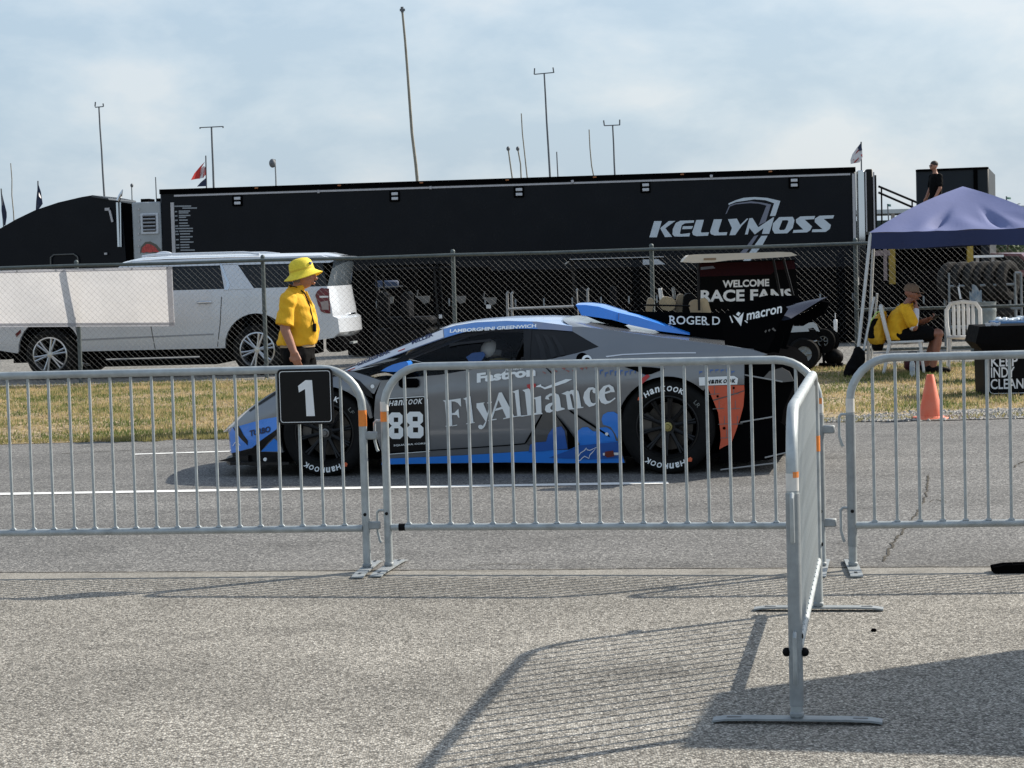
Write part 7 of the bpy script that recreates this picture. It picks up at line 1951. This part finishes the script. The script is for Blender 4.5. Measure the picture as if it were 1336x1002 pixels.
# hose reel beyond the cart
hr = at(1084, 470, 30.0 - .6); reel = empty('hose_reel', (hr.x, 29.3, 0), R(-30), 'small black hose reel with a silver hub right of the beige roofed cart', 'hose reel')
ri = reel.matrix_basis.inverted(); hz_ = at(1075.5, 445, 29.3).z; hx_ = (ri @ at(1075.5, 445, 29.3)).x
mb = MB(); mb.lathe([(.05, -.09), (.17, -.10), (.18, -.08), (.12, -.06), (.12, .06), (.18, .08), (.17, .1), (.05, .09)], (0, 0, 0), 'Y', 28); w_ = mb.build('drum', M['rubber'], reel, (hx_, 0, hz_))
mb = MB(); mb.lathe([(.015, -.115), (.022, -.12), (.022, -.1)], (0, 0, 0), 'Y', 12); mb.lathe([(.065, -.105), (.075, -.11), (.075, -.095)], (0, 0, 0), 'Y', 24)
for s_ in range(6): an = s_ * 1.047; mb.tube([(.02 * math.cos(an), -.108, .02 * math.sin(an)), (.07 * math.cos(an), -.108, .07 * math.sin(an))], .008, 5)
mb.build('hub', M['galv'], w_)
mb = MB()
for sg in (-1, 1): mb.tube([(hx_, sg * .12, hz_), (hx_ + .02, sg * .13, .05), (hx_ + .2, sg * .13, .03)], .025, 8)
mb.tube([(hx_ - .1, 0, .03), (hx_ + .25, 0, .03)], .03, 8); mb.ball((hx_ + .12, 0, .14), (.14, .12, .12), 12, 8); mb.build('stand', M['black_plastic'], reel)

# bits on the cabinets: latches and paper notes
for px, py, lb in ((637.5, 418, 'upper white paper note stuck on the black cabinet door'), (574, 431, 'lower white paper note on the black cabinet above the car roof')):
    bits(px, py - (18 if py > 425 else 18), 36.9, (.085, .01, .07), lb, 'paper note', wt, 'paper_note')
for px, py, lb in ((504, 391, 'grey tool bracket nearest the silver car'), (551, 390, 'grey tool bracket left of the fence post'), (598, 390, 'grey tool bracket right of the fence post'), (638, 392, 'grey tool bracket by the push cart handle')):
    p = at(px, py, 36.4); o = MB(); o.prism([(-.13, .05), (.14, .05), (.12, -.06), (.03, -.09), (-.03, -.02)], (-.03, .03)); o.tube([(-.09, 0, .05), (-.07, 0, .16)], .012, 6)
    if px == 504: o.tube([(-.12, 0, .05), (-.12, 0, .22), (.3, 0, .23)], .012, 6)
    tag(o.build('tool_bracket', mat('dull grey bracket', (.15, .145, .135), .6) if 'dull grey bracket' not in bpy.data.materials else bpy.data.materials['dull grey bracket'], None, p), lb, 'bracket')
p = at(505, 371, 36.8); o = MB(); o.box((0, 0, 0), (.42, .06, .14), None, .03); tag(o.build('rolled_tarp', mat('navy tarp', (.03, .05, .10), .7), None, p), 'folded navy tarp on the black golf cart', 'tarp')
p = at(1090, 425, 33.0); o = MB(); o.tube([(0, 0, .1), (0, 0, .2)], .008, 5); o.box((0, 0, 0), (.06, .02, .2), None, .008); tag(o.build('hanging_tag', wt, None, p), 'white tag hanging behind the fence right of the race car wing', 'tag')
p = at(852, 340.5, 34.4); o = MB(); o.prism([(-.17, .03), (.08, .03), (.2, -.06), (-.17, -.06)], (-.02, .02)); tag(o.build('sun_visor', mat('pale visor', (.48, .52, .56), .4), None, p), 'pale visor panel just right of the fence post by the beige seats', 'visor')

# far right: parked cars, tree and a far stand
def parked(px, py, Y, w, paint_c, label):
    p = at(px, py, Y); root = empty('parked_car', (p.x, Y, 0), R(-60), label, 'car', 'cars parked far right')
    mb = MB(); mb.prism([(-w / 2, .3), (w / 2, .3), (w / 2, .85), (w * .36, .95), (w * .22, 1.45), (-w * .25, 1.5), (-w * .42, 1.0), (-w / 2, .9)], (-.85, .85)); mb.build('body', mat('parked car paint', paint_c, .3, .2, coat=.6), root)
    for s_ in (-1, 1): mb = MB(); mb.prism([(w * .33, .97), (w * .2, 1.38), (-w * .23, 1.42), (-w * .37, 1.0)], (s_ * .86 - .004, s_ * .86 + .004)); mb.build('window', M['suv_glass'], root)
    for x in (-w * .3, w * .3):
        for s_ in (-.82, .82): mb = MB(); mb.lathe([(0, -.1), (.2, -.11), (.32, -.1), (.32, .1), (0, .1)], (0, 0, 0), 'Y', 20); mb.build('wheel', M['rubber'], root, (x, s_, .32))
parked(1330, 345, 62, 4.4, (.16, .04, .05), 'dark red car parked far off at the right edge')
parked(1296, 345, 66, 4.4, (.03, .035, .04), 'black car parked far off left of the dark red one')
pt = empty('folding_table', (at(1284, 350, 47).x, 47, 0), 0, 'pale folding table with gear beyond the tyre rack', 'table')
mb = MB(); zt_ = at(1284, 334.5, 47).z; mb.box((0, 0, zt_), (.75, .6, .05)); mb.build('table_top', M['white_paint'], pt)
for dx in (-.15, .2): mb = MB(); mb.box((dx, 0, zt_ / 2), (.06, .06, zt_)); mb.build('leg', M['trim'], pt)

def leafy(px, py, Y, r, label, h_base):
    p = at(px, py, Y); root = empty('leafy_tree', (p.x, Y, 0), 0, label, 'tree')
    mb = MB(); mb.tube([(0, 0, 0), (.05, 0, p.z * .5), (0, .05, p.z)], [.16, .12, .06], 8)
    rr = random.Random(int(px))
    for k in range(6): a = rr.uniform(0, 6.28); mb.tube([(0, 0, p.z * rr.uniform(.5, .9)), (r * .6 * math.cos(a), r * .6 * math.sin(a), p.z + rr.uniform(-.2, .5) * r)], [.05, .015], 6)
    mb.build('trunk', mat('bark', (.09, .07, .05), .9, 0, .3, 8) if 'bark' not in bpy.data.materials else bpy.data.materials['bark'], root)
    lv = MB()
    cl = [(rr.gauss(0, .45) * r, rr.gauss(0, .45) * r, p.z + rr.gauss(0, .38) * r) for _ in range(26)]
    for k in range(2600):
        c_ = rr.choice(cl); s_ = rr.uniform(.05, .11); q = Vector(c_) + Vector((rr.gauss(0, .16) * r, rr.gauss(0, .16) * r, rr.gauss(0, .13) * r))
        a, b_ = Vector((rr.uniform(-1, 1), rr.uniform(-1, 1), rr.uniform(-1, 1))).normalized() * s_, Vector((rr.uniform(-1, 1), rr.uniform(-1, 1), rr.uniform(-.4, .4))).normalized() * s_ * .6
        lv.add([q - a, q + b_, q + a, q - b_], [(0, 1, 2, 3)])
    tag(lv.build('crown', mat('leaf green', (.06, .10, .03), .7, 0, .5, 1.5) if 'leaf green' not in bpy.data.materials else bpy.data.materials['leaf green'], root, recalc=False), kind='stuff')
leafy(1307, 322, 72, 1.5, 'rounded green tree seen under the canopy far right', 0)
leafy(1345, 330, 78, 1.8, 'second green tree at the far right edge', 0)
st_ = at(1165, 290, 130); fs_ = empty('far_grandstand', (st_.x, 130, 0), 0, 'far pale grandstand roof under the stair rail', 'grandstand')
zt_ = at(1165, 276, 130).z; zr_ = at(1165, 286, 130).z
mb = MB(); mb.box((2, 3, zt_), (14, 8, .25)); mb.build('roof', mat('pale roof sheet', (.42, .45, .46), .6), fs_)
mb = MB(); mb.box((2, 5, zr_ / 2), (14, 3, zr_)); mb.build('seating_tier', mat('teal tier', (.09, .15, .16), .7), fs_)
for x in (-4, 0, 4, 8): mb = MB(); mb.box((x, 0, zt_ / 2), (.2, .2, zt_)); mb.build('column', M['trim'], fs_)

# ================================================================ small things on the pavement and the unseen shadow box out to the right
p = ground(1140, 824); o = MB(); o.ball((0, 0, .006), (.013, .01, .008), 8, 6); tag(o.build('pebble', M['matt_black'], None, p), 'tiny black pebble on the pavement right of the end on barrier', 'pebble')
p = ground(1318, 746); fp = empty('rubber_block', p, R(-4), 'black rubber block lying on the joint at the right edge', 'rubber block')
o = MB(); o.prism([(-.085, 0), (-.09, .03), (-.06, .034), (-.03, .04), (.09, .042), (.1, .03), (.09, 0), (.02, .0)], (-.05, .05)); o.build('block', M['matt_black'], fp)
# plain box added just outside the frame; it throws the broad shadow across the right foreground
sh = Vector((sdir.x, sdir.y, 0)) / sdir.z
BH = 2.15
kl_ = ground(930, 905) + sh * BH; kf = ground(885, 976) + sh * BH
kd = (kl_ - kf); 
caster = empty('shadow_caster', kf, math.atan2(kd.y, kd.x) - math.pi / 2, 'unseen box added off the right side to cast the foreground shadow', 'caster')
D_ = kd.length; Wd = 3.2
o = MB(); o.box((Wd / 2, D_ / 2, BH / 2), (Wd, D_, BH), None, .0); o.build('cabin', mat('booth panel', (.25, .26, .28), .5), caster)
o = MB(); o.box((Wd / 2, -.01, BH * .62), (1.2, .03, .7)); o.build('hatch', M['suv_glass'], caster)
o = MB(); o.box((Wd / 2, D_ / 2, BH - .03), (Wd + .006, D_ + .006, .05)); o.build('roof_edge', M['trim'], caster)
